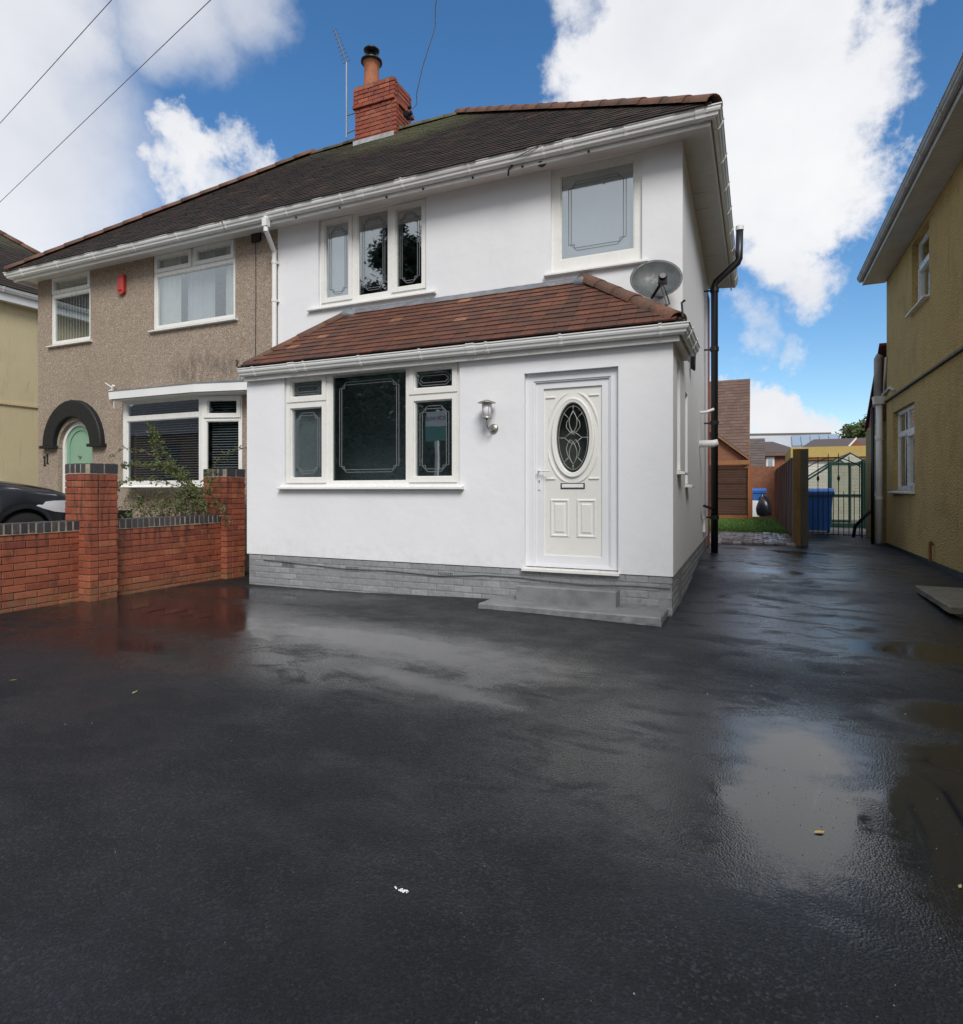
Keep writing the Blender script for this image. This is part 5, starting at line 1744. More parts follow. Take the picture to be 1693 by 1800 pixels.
hip_tiles('hip_tile', rn, (EX0 + 0.04, EY0 + 0.03, EZM + 0.03), (RXL, RY, RZ + 0.02), 0.125, 0.36, M['hip'], 0.0, 14)
hip_tiles('ridge_tile', rn, (RXL - .14, RY, RZ - 0.03), (XP - .02, RY, RZ + 0.0), 0.12, 0.40, M['ridge_old'], 0.0, 15)
MB().fbox(FM, -7.07, -6.89, 5.03, 5.165, .002, .03).build('wall_vent', M['black'], ph)
MB().tube([(-7.0, WF - .008, 5.05), (-6.995, WF - .008, 4.2), (-7.005, WF - .008, 3.2), (-7.0, WF - .008, 2.98)], 0.006, 5).build('wall_cable', M['black'], ph)
# gables of the alarm box and security light
al = MB()
al.fbox(FM, -10.065, -9.905, 4.66, 4.91, .01, .055)
K = 10
for (zc, sg) in ((4.91, 1), (4.66, -1)):
    pts = [(-9.985 - .08 * math.cos(math.pi * k / K), zc + sg * .05 * math.sin(math.pi * k / K)) for k in range(K + 1)]
    al.prism([FM(u, z, .055) for u, z in pts], (0, .045, 0))
al.hexa([FM(-10.045, 4.66, .055), FM(-9.925, 4.66, .055), FM(-9.925, 4.91, .055), FM(-10.045, 4.91, .055), FM(-10.03, 4.68, .072), FM(-9.94, 4.68, .072), FM(-9.94, 4.89, .072), FM(-10.03, 4.89, .072)])
ab_ = al.build('alarm_box', M['red'])
rebase(ab_, (-9.985, WF - .01, 4.62))
tag(ab_, 'red burglar alarm box high on the brown pebbledash wall', 'alarm box')
sl = thing('security_light', (-10.25, WF, 2.95), 'small white security sensor light at the corner of the bay roof', 'security light')
MB().fbox(FM, -10.24, -10.16, 2.86, 2.98, .01, .09).build('sensor', M['white'], sl)
MB().tube([FM(-10.19, 2.97, .05), FM(-10.14, 3.05, .07)], 0.028, 8).tube([FM(-10.19, 3.02, .06), FM(-10.31, 3.10, .10)], 0.009, 6).build('lamp_head', M['white'], sl)
MB().tube([FM(-10.20, 2.86, .02), FM(-10.205, 2.72, .015), FM(-10.20, 2.66, .015)], 0.008, 6).build('flex', M['white'], sl)

# ------------------------------------------------------------------ boundary wall of single bricks
bw = thing('boundary_wall', (-7.0, 4.9, 0.0), 'low red brick garden wall with two taller piers and dark blue brick coping', 'wall')
bs = [chamfer_mesh('stretcher', 0.215, 0.1025, 0.066, 0.004, M['brick'], 0.002, s_) for s_ in range(5)]
bh = [chamfer_mesh('header', 0.1025, 0.1025, 0.066, 0.004, M['brick'], 0.002, s_) for s_ in range(3)]
ct = [chamfer_mesh('coping', 0.066, 0.235, 0.108, 0.006, M['brick_blue'], 0.0018, s_) for s_ in range(3)]
rg = random.Random(17)
HP = math.pi / 2


def wall_run(y0, y1, xf, parent):
    """half-brick-thick garden wall seen on its +X face, with brick-on-edge coping"""
    MB().box(xf - 0.20, xf - 0.010, y0, y1, -0.1, 0.80).build('mortar_bed', M['mortar'], parent)
    for c_ in range(11):
        z = 0.790 - 0.036 - c_ * 0.0755
        y = y1 - (0.1125 if c_ % 2 else 0)
        if c_ % 2:
            piece('brick', rg.choice(bh), (xf - .05 + rg.uniform(-.003, .003), y1 - 0.05, z), parent, (0, 0, HP))
        while y - 0.215 > y0 - 0.02:
            if y - 0.215 >= y0 - 0.001:
                piece('brick', rg.choice(bs), (xf - .051 + rg.uniform(-.003, .003), y - 0.1075, z + rg.uniform(-.0015, .0015)), parent, (rg.uniform(-.008, .008), 0, HP + rg.uniform(-.006, .006)))
            y -= 0.2255
        if y - y0 > 0.05:
            piece('brick', rg.choice(bh), (xf - .052, y0 + (y - y0) / 2, z), parent, (0, 0, HP))
    n = int((y1 - y0) / 0.0755)
    st_ = (y1 - y0) / n
    MB().box(xf - .205, xf + .0095, y0, y1, 0.785, 0.894).build('coping_bed', M['mortar_light'], parent)
    for k in range(n):
        piece('coping_brick', rg.choice(ct), (xf - .104 + rg.uniform(-.002, .002), y0 + (k + .5) * st_, 0.848 + rg.uniform(-.002, .002)), parent, (rg.uniform(-.01, .01), 0, rg.uniform(-.012, .012) + HP - HP))


for me in ct:       # coping bricks lie across the wall: length on X
    me.transform(Matrix.Rotation(HP, 4, 'Z'))
    me.transform(Matrix.Scale(1.0, 4))
wall_run(2.45, 4.54, -6.985, bw)
wall_run(4.875, 6.47, -6.89, bw)


def pier(y0, x0, x1, y1):
    pr = MB().box(x0 + .01, x1 - .01, y0 + .01, y1 - .01, -0.1, 1.43).build('pier', M['mortar'], bw)
    W, D = x1 - x0, y1 - y0
    for c_ in range(20):
        z = 1.425 - 0.036 - c_ * 0.0755
        if z < -0.06:
            break
        # -Y face
        half = c_ % 2
        ws = [0.215, W - 0.215 - .01] if not half else [0.1025, 0.215, W - .3175 - .02]
        x = x0
        for w_ in ws:
            if w_ > .05:
                me = rg.choice(bs if w_ > .15 else bh)
                o = piece('brick', me, (x + w_ / 2, y0 + .0512 + rg.uniform(-.002, .002), z), pr, (0, 0, 0))
                o.scale = (w_ / (0.215 if w_ > .15 else .1025), 1, 1)
            x += w_ + .01
        ws = [D - .1025 - .01 - .01, 0.0] if not half else [0.1025, D - .1025 - .1025 - .02]
        y = y0 + .1125
        for w_ in ws:
            if w_ > .04:
                me = rg.choice(bs if w_ > .15 else bh)
                o = piece('brick', me, (x1 - .0512 + rg.uniform(-.002, .002), y + w_ / 2, z), pr, (0, 0, HP))
                o.scale = (w_ / (0.215 if w_ > .15 else .1025), 1, 1)
            y += w_ + .01
    # cap: blue bricks on end round the top
    n = 5
    st_ = (W - .058) / (n - 1)
    cm = chamfer_mesh('cap_end', st_ - .01, 0.215, 0.112, 0.006, M['brick_blue'], .0015, 3)
    cl_ = chamfer_mesh('cap_side', 0.06, D * .5 - .008, 0.112, 0.006, M['brick_blue'], .0015, 4)
    MB().box(x0 + .001, x1 - .002, y0 - .0015, y1 - .002, 1.428, 1.54).build('cap_bed', M['mortar_light'], pr)
    for k in range(n - 1):
        piece('cap_brick', cm, (x0 + (k + .5) * st_ - .002, y0 + .1035, 1.492 + rg.uniform(-.002, .002)), pr, (0, 0, rg.uniform(-.01, .01)))
        piece('cap_brick', cm, (x0 + (k + .5) * st_ - .002, y1 - .1035, 1.492), pr, (0, 0, 0))
    for k in range(2):
        piece('cap_brick', cl_, (x1 - .028, y0 + (k + .5) * D * .5, 1.492), pr, (0, 0, 0))
    return pr


pier(4.535, -7.23, -6.80, 4.875)
pier(6.47, -7.23, -6.785, 6.82)

# ------------------------------------------------------------------ car behind the wall
car = thing('parked_car', (-9.95, 3.6, 0.28), 'dark graphite car with its headlight showing behind the near brick pier', 'car')
CW, CG = 0.75, 0.28       # half width to the body side; ground height


def lerp(a, b_, t):
    return a + (b_ - a) * t


def interp(tab, s):
    for (a, va), (b_, vb) in zip(tab, tab[1:]):
        if s <= b_:
            t = (s - a) / (b_ - a)
            t = t * t * (3 - 2 * t) * .5 + t * .5
            return va + (vb - va) * t
    return tab[-1][1]


# along the car from the nose (s=0, pointing at +Y) to the tail (s=4.35)
TOP = [(0, .60), (.05, .84), (.18, .93), (.5, 1.015), (.95, 1.085), (1.25, 1.13), (1.42, 1.20), (2.05, 1.58), (2.6, 1.62), (3.4, 1.58), (3.95, 1.35), (4.2, 1.05), (4.35, .7)]
SHO = [(0, .58), (.05, .80), (.2, .865), (.6, .955), (1.2, 1.03), (2.0, 1.04), (3.5, 1.06), (4.1, 1.0), (4.35, .68)]
HALF = [(0, .50), (.06, .68), (.2, .78), (.5, .86), (1.0, .90), (3.2, .90), (4.0, .86), (4.35, .66)]
NOSE_Y = 6.18
AR, AC1, AC2 = .375, .92, 3.50


def sill(s):
    z = .24
    for c_ in (AC1, AC2):
        if abs(s - c_) < AR:
            z = max(z, .33 + math.sqrt(AR * AR - (s - c_) ** 2))
    return z


m = MB()
NS = 120
cols = []
for i in range(NS + 1):
    s = 4.35 * i / NS
    hw = interp(HALF, s)
    zt, zs, zb = interp(TOP, s), interp(SHO, s), sill(s)
    cab = max(0.0, min(1.0, (zt - zs - .06) / .35))
    half = []
    lip = 0.012 if zb > .25 else 0
    half.append((hw - .05, zb))
    half.append((hw - .012 + lip, zb + .012))
    half.append((hw + lip, lerp(zb, zs, .35)))
    half.append((hw, lerp(zb, zs, .62)))
    half.append((hw - .006, zs - .07))
    half.append((hw - .028, zs - .02))
    half.append((hw - .075, zs + .006))
    # bonnet crease and crown, or glasshouse
    half.append((lerp(hw - .17, hw - .10, cab), lerp(lerp(zs, zt, .55), zs + .02, cab)))
    half.append((lerp(hw - .26, hw - .19, cab), lerp(lerp(zs, zt, .66), lerp(zs, zt, .62), cab)))
    half.append((lerp(hw - .30, hw - .26, cab), lerp(lerp(zs, zt, .80), lerp(zs, zt, .93), cab)))
    half.append((lerp(hw * .35, hw * .4, cab), lerp(lerp(zs, zt, .96), zt - .005, cab)))
    half.append((0.0, zt))
    cols.append([(x, NOSE_Y - s, z) for x, z in half])
k = len(cols[0])
for sg in (1, -1):
    b0 = len(m.v)
    for col in cols:
        m.v += [(-9.95 + sg * x * (0.83 if 0 else .84), y, CG + z) for (x, y, z) in col]
    for i in range(NS):
        for j in range(k - 1):
            a = b0 + i * k + j
            m.f.append((a, a + 1, a + k + 1, a + k))
m.f.append(tuple([j for j in range(k)] + [len(cols) * k + j for j in range(k - 1, -1, -1)]))
body = m.build('body', M['car'], car, True)
bx = -9.95
m = MB()
for sg in (-1, 1):      # shut line between bonnet and wing
    m.tube([(bx + sg * (interp(HALF, s) - .125) * .84, NOSE_Y - s, CG + lerp(interp(SHO, s), interp(TOP, s), .30) + .003) for s in [x * .1 for x in range(3, 13)]], .005, 5)
m.build('shut_line', M['black'], car)
for c_ in (AC1, AC2):
    for sg in (1, -1):
        w_ = MB().lathe((bx + sg * .69 - sg * .17, NOSE_Y - c_, CG + .33), [(.20, 0), (.32, 0), (.335, .03), (.335, .17), (.31, .2), (.21, .2)], 30, (sg, 0, 0)).build('wheel', M['tyre'], car, True)
        MB().lathe((bx + sg * .69 - sg * .15, NOSE_Y - c_, CG + .33), [(.205, .16), (.19, .17), (.17, .12), (.05, .14), (.001, .15)], 20, (sg, 0, 0)).build('rim', M['grey_metal'], w_, True)
MB().box(bx - .60, bx + .60, NOSE_Y - 4.2, NOSE_Y - .2, CG + .22, CG + .72).build('underbody', M['tyre'], car)
for sg in (1, -1):      # headlights wrap round the corner
    pts = []
    for (s, zlo, zhi) in ((.80, .745, .752), (.70, .705, .800), (.55, .660, .815), (.40, .640, .815), (.28, .635, .805), (.18, .635, .790), (.10, .640, .770)):
        hw = interp(HALF, s) * .84
        pts.append((s, hw, zlo, zhi))
    m = MB()
    for (s, hw, zlo, zhi) in pts:
        for t in (0, .5, 1):
            z = lerp(zlo, zhi, t)
            m.v.append((bx + sg * (hw + .014 - .012 * t * t), NOSE_Y - s, CG + z))
    for i in range(len(pts) - 1):
        for j in range(2):
            a = i * 3 + j
            m.f.append((a, a + 1, a + 4, a + 3))
    m2 = MB()
    m2.v, m2.f = list(m.v), list(m.f)
    hl = m.build('headlight', M['chrome'], car, True)
    MB().lathe((bx + sg * (interp(HALF, .30) * .84 + .005), NOSE_Y - .33, CG + .725), [(.06, 0), (.055, .016), (.04, .006), (.001, .004)], 18, (sg, 0.35, 0)).build('projector', M['steel'], hl, True)
m = MB()
for sg in (1,):
    m.tube([(bx + sg * .28, NOSE_Y - 1.47, CG + 1.23), (bx + sg * .55, NOSE_Y - 1.42, CG + 1.17)], .008, 5)
m.build('wiper', M['black'], car)
m = MB()
ws = []
for (s, f) in ((1.44, .01), (1.98, .01)):
    for x in (-.60, -.3, 0, .3, .60):
        zt = interp(TOP, s)
        ws.append((bx + x * (1 if s < 1.6 else .86), NOSE_Y - s, CG + zt + .012 - .05 * (x / .6) ** 2))
m.v = ws
m.f = [(i, i + 1, i + 6, i + 5) for i in range(4)]
m.build('windscreen', glass_mat('car_glass', (.25, .3, .3), .3), car, True)

# ------------------------------------------------------------------ rose bush in front of the bay
rb_ = thing('rose_bush', (-7.75, 6.35, 0.17), 'straggly green rose bush behind the brick wall in front of the bay window', 'shrub')
rg = random.Random(23)
stems = MB()
leaves = MB()
hips = MB()


def leaf(m, p, d, w, l):
    d = d.normalized()
    s_ = d.cross(Vector((rg.uniform(-1, 1), rg.uniform(-1, 1), rg.uniform(-.3, 1)))).normalized()
    n_ = d.cross(s_) * (l * .12)
    m.add([p, p + d * l * .5 + s_ * w + n_, p + d * l, p + d * l * .5 - s_ * w + n_], [(0, 1, 2, 3)])


def cane(p, d, L, r, droop, dens, n=12):
    pts = [Vector(p)]
    d = Vector(d).normalized()
    for k in range(n):
        d = (d + Vector((rg.uniform(-.13, .13), rg.uniform(-.13, .13), -droop + rg.uniform(-.05, .05)))).normalized()
        pts.append(pts[-1] + d * (L / n))
    stems.tube(pts, [r * (1 - .75 * k / n) for k in range(n + 1)], 5)
    for k in range(2, n + 1):
        for _ in range(dens):
            q = pts[k - 1].lerp(pts[k], rg.random())
            dd = Vector((rg.uniform(-1, 1), rg.uniform(-1, 1), rg.uniform(-.5, .8))).normalized()
            q2 = q + dd * rg.uniform(.02, .07)
            for __ in range(4):
                leaf(leaves, q2 + dd * rg.uniform(0, .05), dd + Vector((rg.uniform(-.7, .7), rg.uniform(-.7, .7), rg.uniform(-.7, .7))), rg.uniform(.006, .011), rg.uniform(.022, .038))
    return pts


def path_cane(pts2, y0, y1, r, dens):
    P_ = [Vector((x, lerp(y0, y1, k / (len(pts2) - 1)), z)) for k, (x, z) in enumerate(pts2)]
    fine = []
    for i in range(len(P_) - 1):        # Catmull-Rom through the points
        p0, p1, p2, p3 = P_[max(i - 1, 0)], P_[i], P_[i + 1], P_[min(i + 2, len(P_) - 1)]
        for q in range(5):
            t = q / 5
            fine.append(.5 * ((2 * p1) + (p2 - p0) * t + (2 * p0 - 5 * p1 + 4 * p2 - p3) * t * t + (3 * p1 - p0 - 3 * p2 + p3) * t ** 3) + Vector((rg.uniform(-.008, .008), rg.uniform(-.008, .008), rg.uniform(-.008, .008))))
    fine.append(P_[-1])
    n = len(fine)
    stems.tube(fine, [r * (1 - .8 * k / n) for k in range(n)], 5)
    for k in range(n // 4, n):
        for _ in range(max(1, int(dens * .62)) if dens else 0):
            q = fine[k - 1].lerp(fine[k], rg.random())
            dd = Vector((rg.uniform(-1, 1), rg.uniform(-.6, .6), rg.uniform(-.5, .9))).normalized()
            L_ = rg.uniform(.03, .10)
            if rg.random() < .25:
                stems.tube([q, q + dd * L_], [.0016, .0008], 3)
            for g in range(5):       # leaflets along a leaf stalk
                leaf(leaves, q + dd * (L_ * (.3 + .18 * g)), dd * .4 + Vector((rg.uniform(-.8, .8), rg.uniform(-.5, .5), rg.uniform(-.8, .6))), rg.uniform(.009, .015), rg.uniform(.026, .044))


canes = [([(-7.10, .3), (-7.14, 1.1), (-7.35, 1.38), (-7.75, 1.62), (-8.2, 1.80), (-8.65, 1.86), (-9.0, 1.70)], .008, 3),
         ([(-7.12, .3), (-7.2, 1.15), (-7.5, 1.50), (-7.78, 1.80), (-7.90, 2.02), (-7.98, 2.18)], .008, 8),
         ([(-7.15, .3), (-7.25, 1.1), (-7.55, 1.42), (-7.85, 1.62), (-8.0, 1.9), (-7.9, 2.05)], .006, 7),
         ([(-7.05, .3), (-7.08, 1.15), (-6.9, 1.48), (-6.6, 1.70), (-6.25, 1.80)], .006, 4),
         ([(-7.2, .3), (-7.3, 1.15), (-7.8, 1.35), (-8.3, 1.40), (-8.7, 1.32), (-8.85, 1.12)], .007, 5),
         ([(-7.1, .3), (-7.2, 1.2), (-7.5, 1.48), (-7.95, 1.58), (-8.35, 1.62), (-8.6, 1.58)], .006, 8),
         ([(-7.1, .3), (-7.0, 1.1), (-6.8, 1.3), (-6.72, 1.5)], .005, 4),
         ([(-7.1, .3), (-7.15, 1.0), (-7.3, 1.30), (-7.6, 1.52), (-7.75, 1.6)], .006, 9),
         ([(-7.1, .3), (-7.12, 1.0), (-7.2, 1.25), (-7.35, 1.45), (-7.5, 1.62)], .005, 8)]
for pts2, r, dn in canes:
    path_cane(pts2, 6.32, 6.22 + rg.uniform(-.08, .08), r, dn)
for _ in range(34):       # low thicket of bare arching twigs
    x0 = rg.uniform(-8.15, -6.95)
    sg = rg.choice((-1, 1, -1))
    h = rg.uniform(.98, 1.22)
    w = rg.uniform(.15, .45)
    path_cane([(x0, .35), (x0 + sg * w * .15, .8), (x0 + sg * w * .5, h), (x0 + sg * w * 1.1, h - .06), (x0 + sg * w * 1.5, h - .25)], 6.25 + rg.uniform(-.1, .15), 6.25 + rg.uniform(-.15, .15), .004, rg.choice((0, 1, 1, 2)))
for _ in range(18):
    x0 = rg.uniform(-7.4, -6.95)
    path_cane([(x0, .4), (x0 + rg.uniform(-.05, .05), .8), (x0 + rg.uniform(-.15, .12), rg.uniform(1.0, 1.3))], 6.3, 6.25, .004, 3)
stems.build('stem', M['stem'], rb_)
lo = leaves.build('foliage', M['rose'], rb_, kind='stuff', fix=False)
rnd_attr(lo, 1, 5)
MB().box(-9.55, -8.95, 6.25, 6.65, .17, .93).build('planter_box', M['black_paint'])
pbx = bpy.data.objects['planter_box']
rebase(pbx, (-9.25, 6.45, .17))
tag(pbx, 'black box standing behind the wall below the bay window, left of the rose bush', 'planter')

# ------------------------------------------------------------------ ochre house on the right
oh = thing('ochre_house', (4.5, 11.0, 0.0), 'ochre roughcast house with white windows and grey eaves on the right', 'house')
OX = 2.47
FO = frame_of(OX, 0, 0, 1, -1, 0)
OYE = 15.25
OW1 = (12.75, 14.55, 1.24, 2.78)
OW2 = (11.75, 12.95, 4.33, 5.52)
wall('side_wall', FO, 1.0, OYE, 0.10, 5.80, 0.25, [OW1, OW2], M['ydash'], oh)
MB().box(OX + .25, 7.5, OYE - .25, OYE - .0, -.1, 5.8).build('rear_wall', M['ydash'], oh)
MB().box(OX + .25, 7.5, 1.0, 1.25, -.1, 5.8).build('front_wall', M['ydash'], oh)
MB().box(7.5, 7.7, 1.0, OYE, -.1, 5.8).build('far_wall', M['ydash'], oh)
MB().box(OX + .8, OX + .85, 1.3, OYE - .3, 0, 5.7).build('inner_wall', M['dark_room'], oh)
# bitumen plinth, sloping with the drive
m = MB()
m.hexa([(OX - .03, 1.0, -.1), (OX + .2, 1.0, -.1), (OX + .2, OYE, -.1), (OX - .03, OYE, -.1), (OX - .03, 1.0, .17), (OX + .2, 1.0, .17), (OX + .2, OYE, .15), (OX - .03, OYE, .15)])
m.build('plinth', M['bitumen'], oh)
window(FO, oh, OW1[0], OW1[1], OW1[2], OW1[3] - .002, [(12.81, 13.60, 1.31, 2.28, True), (13.67, 14.49, 1.31, 2.28, False), (12.81, 13.60, 2.36, 2.72, False), (13.67, 14.49, 2.36, 2.72, False)], sill=(.05, .06, .09), rec=.075, fm=M['upvc'], gm=M['glass_grey'], lead=False)
window(FO, oh, OW2[0], OW2[1], OW2[2], OW2[3] - .002, [(11.82, 12.88, 4.40, 5.05, True), (11.82, 12.88, 5.13, 5.46, False)], sill=(.05, .05, .09), rec=.10, fm=M['upvc'], gm=M['glass_grey'], lead=False)
# string course
run('string_course', [(OX, 1.0), (OX, OYE)][::-1], [(0, 3.085), (.035, 3.095), (.045, 3.125), (.0, 3.165)], M['ydash'], oh)
MB().box(OX - .052, OX - .001, 1.0, OYE, 3.070, 3.094).build('drip_bead', M['bitumen'], oh)
# eaves: louvred soffit boards, fascia, gutter
SX = OX - .40
run('fascia', [(SX, OYE + .12), (SX, 1.0)], [(0, 5.60), (.02, 5.60), (.02, 5.76), (0, 5.76)], M['old_white'], oh)
sfm = chamfer_mesh('soffit_board', .395, .096, .012, .002, M['old_white'], 0, 1)
y = OYE + .07
kk = 0
rest = MB()
while y > 4.0:
    if kk < 90:
        piece('soffit_board', sfm, (SX + .2, y, 5.612), oh)
    y -= .1
    kk += 1
MB().box(SX, OX + .01, 1.0, OYE + .12, 5.622, 5.64).build('soffit_back', M['bitumen'], oh)
gutter(oh, [(SX - .022, OYE + .12), (SX - .022, 1.0)], 5.765, M['old_gutter'], [(0, .5, 1.0, 13, .03)], 1.0)
m = MB()
m.add([(SX - .10, 1.0, 5.79), (SX - .10, OYE + .2, 5.79), (5.0, 12.6, 8.6), (5.0, 1.0, 8.6), (7.9, 1.0, 5.79), (7.9, OYE + .2, 5.79), (SX - .10, 1.0, 5.76), (SX - .10, OYE + .2, 5.76), (7.9, OYE + .2, 5.76), (7.9, 1.0, 5.76)], [(0, 1, 2, 3), (3, 2, 5, 4), (1, 5, 2), (6, 7, 8, 9), (0, 6, 7, 1), (1, 7, 8, 5), (4, 5, 8, 9), (0, 3, 4, 9, 6)])
m.build('roof', M['mtile'], oh)
# rear corner: white rainwater pipe with hopper, black pipe beside it
m = MB()
m.tube([(2.36, OYE + .14, 0.12), (2.36, OYE + .14, 3.10)], .062, 14)
rp = m.build('downpipe', M['upvc'], oh, True)
MB().hexa([(2.26, OYE + .05, 3.06), (2.46, OYE + .05, 3.06), (2.46, OYE + .23, 3.06), (2.26, OYE + .23, 3.06), (2.24, OYE + .03, 3.22), (2.48, OYE + .03, 3.22), (2.48, OYE + .25, 3.22), (2.24, OYE + .25, 3.22)]).build('hopper', M['upvc'], rp)
MB().lathe((2.36, OYE + .14, 1.05), [(.072, 0), (.072, .05)], 14).lathe((2.36, OYE + .14, 2.3), [(.072, 0), (.072, .05)], 14).build('pipe_collar', M['upvc'], rp)
MB().tube([(2.36, OYE + .30, 3.25), (2.36, OYE + .30, 4.05), (2.40, OYE + .3, 4.12)], .075, 14).build('upper_pipe', M['old_gutter'], rp, True)
MB().tube([(2.42, OYE + .1, 3.25), (2.455, OYE - .4, 3.32), (2.46, OYE - .9, 3.2)], .03, 8).tube([(2.44, OYE + .1, 3.3), (2.445, OYE - .1, 4.0)], .022, 8).build('branch_pipe', M['old_white'], rp, True)
MB().tube([(2.25, OYE + .2, 0.1), (2.25, OYE + .2, 3.0)], .035, 10).tube([(2.25, OYE + .2, .85), (1.98, OYE + .6, .45), (1.95, OYE + .65, .2)], .035, 8).build('black_pipe', M['black'], oh, True)
MB().tube([(OX - .05, 11.45, .15), (OX - .05, 11.45, .42)], .022, 8).tube([(OX - .02, 11.45, .40), (OX - .055, 11.45, .46)], .026, 8).build('copper_stub', soft('rusty_pipe', (.30, .12, .05), .6, .3, .4, 20.0), oh)
# its brick outrigger: yellow brick below, red gable above
FE = frame_of(2.42, 0, 0, 1, -1, 0)
MB().box(2.42, 6.5, OYE + .45, 17.6, -.1, 2.72).build('outrigger_wall', M['ybrick'], oh)
ybr = MB()
for c_ in range(34):
    z = .12 + c_ * .0765
    y = OYE + .46 + (.1 if c_ % 2 else 0)
    while y < 17.35:
        ybr.box(2.411, 2.425, y, y + .212, z, z + .064)
        y += .2255
ybr.build('yellow_brickwork', M['ybrick'], oh, kind='stuff')
m = MB()
m.add([(2.42, OYE + .45, 2.72), (2.42, 17.2, 2.72), (2.42, OYE + .45, 4.25), (6.5, OYE + .45, 2.72), (6.5, 17.2, 2.72), (6.5, OYE + .45, 4.25)], [(0, 1, 2), (3, 5, 4), (0, 3, 4, 1), (1, 4, 5, 2), (0, 2, 5, 3)])
m.build('outrigger_gable', M['orange_brick'], oh)
m = MB()
m.hexa([(2.37, OYE + .2, 4.30), (6.6, OYE + .2, 4.30), (6.6, 17.45, 2.66), (2.37, 17.45, 2.66), (2.37, OYE + .2, 4.36), (6.6, OYE + .2, 4.36), (6.6, 17.45, 2.72), (2.37, 17.45, 2.72)])
m.build('outrigger_roof', soft('plum_verge', (.17, .05, .06), .7, .3, .3, 6.0), oh)
window(FE, oh, 15.95, 16.35, 1.15, 2.45, [(16.0, 16.30, 1.2, 2.4, False)], sill=(.04, .05, .05), rec=-.03, fm=M['upvc'], gm=M['glass_grey'], lead=False)
# stone step by its side door
ss = slab(MB(), 1.70, 2.44, 7.3, 8.75, 0.055, .125, 12, 18, .010).build('stone_step', M['slabstone'])
ss2 = slab(MB(), 1.80, 2.43, 7.4, 8.62, -.03, .056, 13, 18, .02).build('step_base', M['slabstone'], None)
rebase(ss, (2.07, 8.0, 0))
rebase(ss2, (2.07, 8.0, 0))
ss2.parent = ss
ss2.location = (0, 0, 0)
tag(ss, 'worn stone step with broken edge against the ochre house', 'step')

# ------------------------------------------------------------------ cream house on the far left
ch2 = thing('cream_house', (-18.5, 7.8, 0.0), 'cream rendered house with white gutter at the far left behind the brown house', 'house')
FC = frame_of(-14.9, 0, 0, 1, 1, 0)
CWN = (6.75, 7.97, 1.42, 2.6)
wall('side_wall', FC, 3.6, 12.0, -.1, 5.5, .25, [CWN], M['cream'], ch2)
MB().box(-22, -15.15, 11.75, 12.0, -.1, 5.5).build('rear_wall', M['cream'], ch2)
MB().box(-22, -15.15, 3.6, 3.85, -.1, 5.5).build('front_wall', M['cream'], ch2)
MB().box(-22.2, -22.0, 3.6, 12.0, -.1, 5.5).build('far_wall', M['cream'], ch2)
MB().box(-15.9, -15.85, 3.9, 11.7, 0, 5.4).build('inner_wall', M['dark_room'], ch2)
window(FC, ch2, CWN[0], CWN[1], CWN[2], CWN[3] - .002, [(6.81, 7.33, 1.48, 2.54, False), (7.39, 7.91, 1.48, 2.54, True)], sill=(.07, .05, .08), fm=M['upvc'], gm=M['glass_grey'], lead=False)
MB().box(-14.902, -14.865, 3.6, 12.0, 3.10, 3.15).build('string_course', M['cream'], ch2)
run('fascia', [(-14.72, 3.4), (-14.72, 12.2)], [(0, 5.30), (.02, 5.30), (.02, 5.50), (0, 5.50)], M['gutter'], ch2)
run('soffit', [(-14.72, 3.4), (-14.72, 12.2)], [(-.25, 5.31), (-.002, 5.31), (-.002, 5.33), (-.25, 5.33)], M['soffit'], ch2)
gutter(ch2, [(-14.70, 3.4), (-14.70, 12.2)], 5.56, M['gutter'], [(0, .5, 1.0, 8, .03)], 1.0)
m = MB()
cv = [(-14.6, 3.3, 5.55), (-14.6, 12.3, 5.55), (-18.6, 8.9, 8.35), (-18.6, 6.7, 8.35), (-22.5, 3.3, 5.55), (-22.5, 12.3, 5.55)]
m.add(cv, [(0, 1, 2, 3), (1, 5, 2), (2, 5, 4, 3), (3, 4, 0), (0, 4, 5, 1)])
rc = m.build('roof', M['mortar'], ch2)
cs = Vector((-4.0, 0, 2.8))
csl = cs.length
tiles_on('roof_tile', rc, (-14.6, 3.3, 5.56), (0, 1, 0), cs, lambda v: (3.3 * v / csl, 9.0 - 3.4 * v / csl), csl, .33, .15, .015, M['mtile'], M['mtile'], 0, 41)
hip_tiles('hip_tile', rc, (-14.65, 12.25, 5.58), (-18.6, 8.9, 8.38), .12, .4, M['hip'], 0, 42)

# ------------------------------------------------------------------ gap between the houses
GB = 0.10
gp = thing('gate_post', (0.82, 14.25, GB - .02), 'stout timber gate post, tan on its left and grey on its right side', 'post')
MB().box(0.675, 0.812, 14.18, 14.33, GB - .1, 2.085).build('tan_post', M['post_wood'], gp)
MB().box(0.816, 0.955, 14.21, 14.33, GB - .1, 2.085).build('grey_board', M['post_grey'], gp)
gf = thing('long_fence', (0.75, 20, GB), 'long red brown board fence running back from the gate post', 'fence')
y = 14.42
fbm = chamfer_mesh('fence_board', .03, .17, 1.86, .004, M['fence_red'], .002, 3)
while y < 26.0:
    t_ = (y - 14.4) / 11.7
    piece('board', fbm, (0.80 - .14 * t_ + random.uniform(-.006, .006), y, 1.07 + random.uniform(-.012, .012) + .03 * t_), gf, (0, random.uniform(-.01, .01), random.uniform(-.05, .05)))
    y += .182
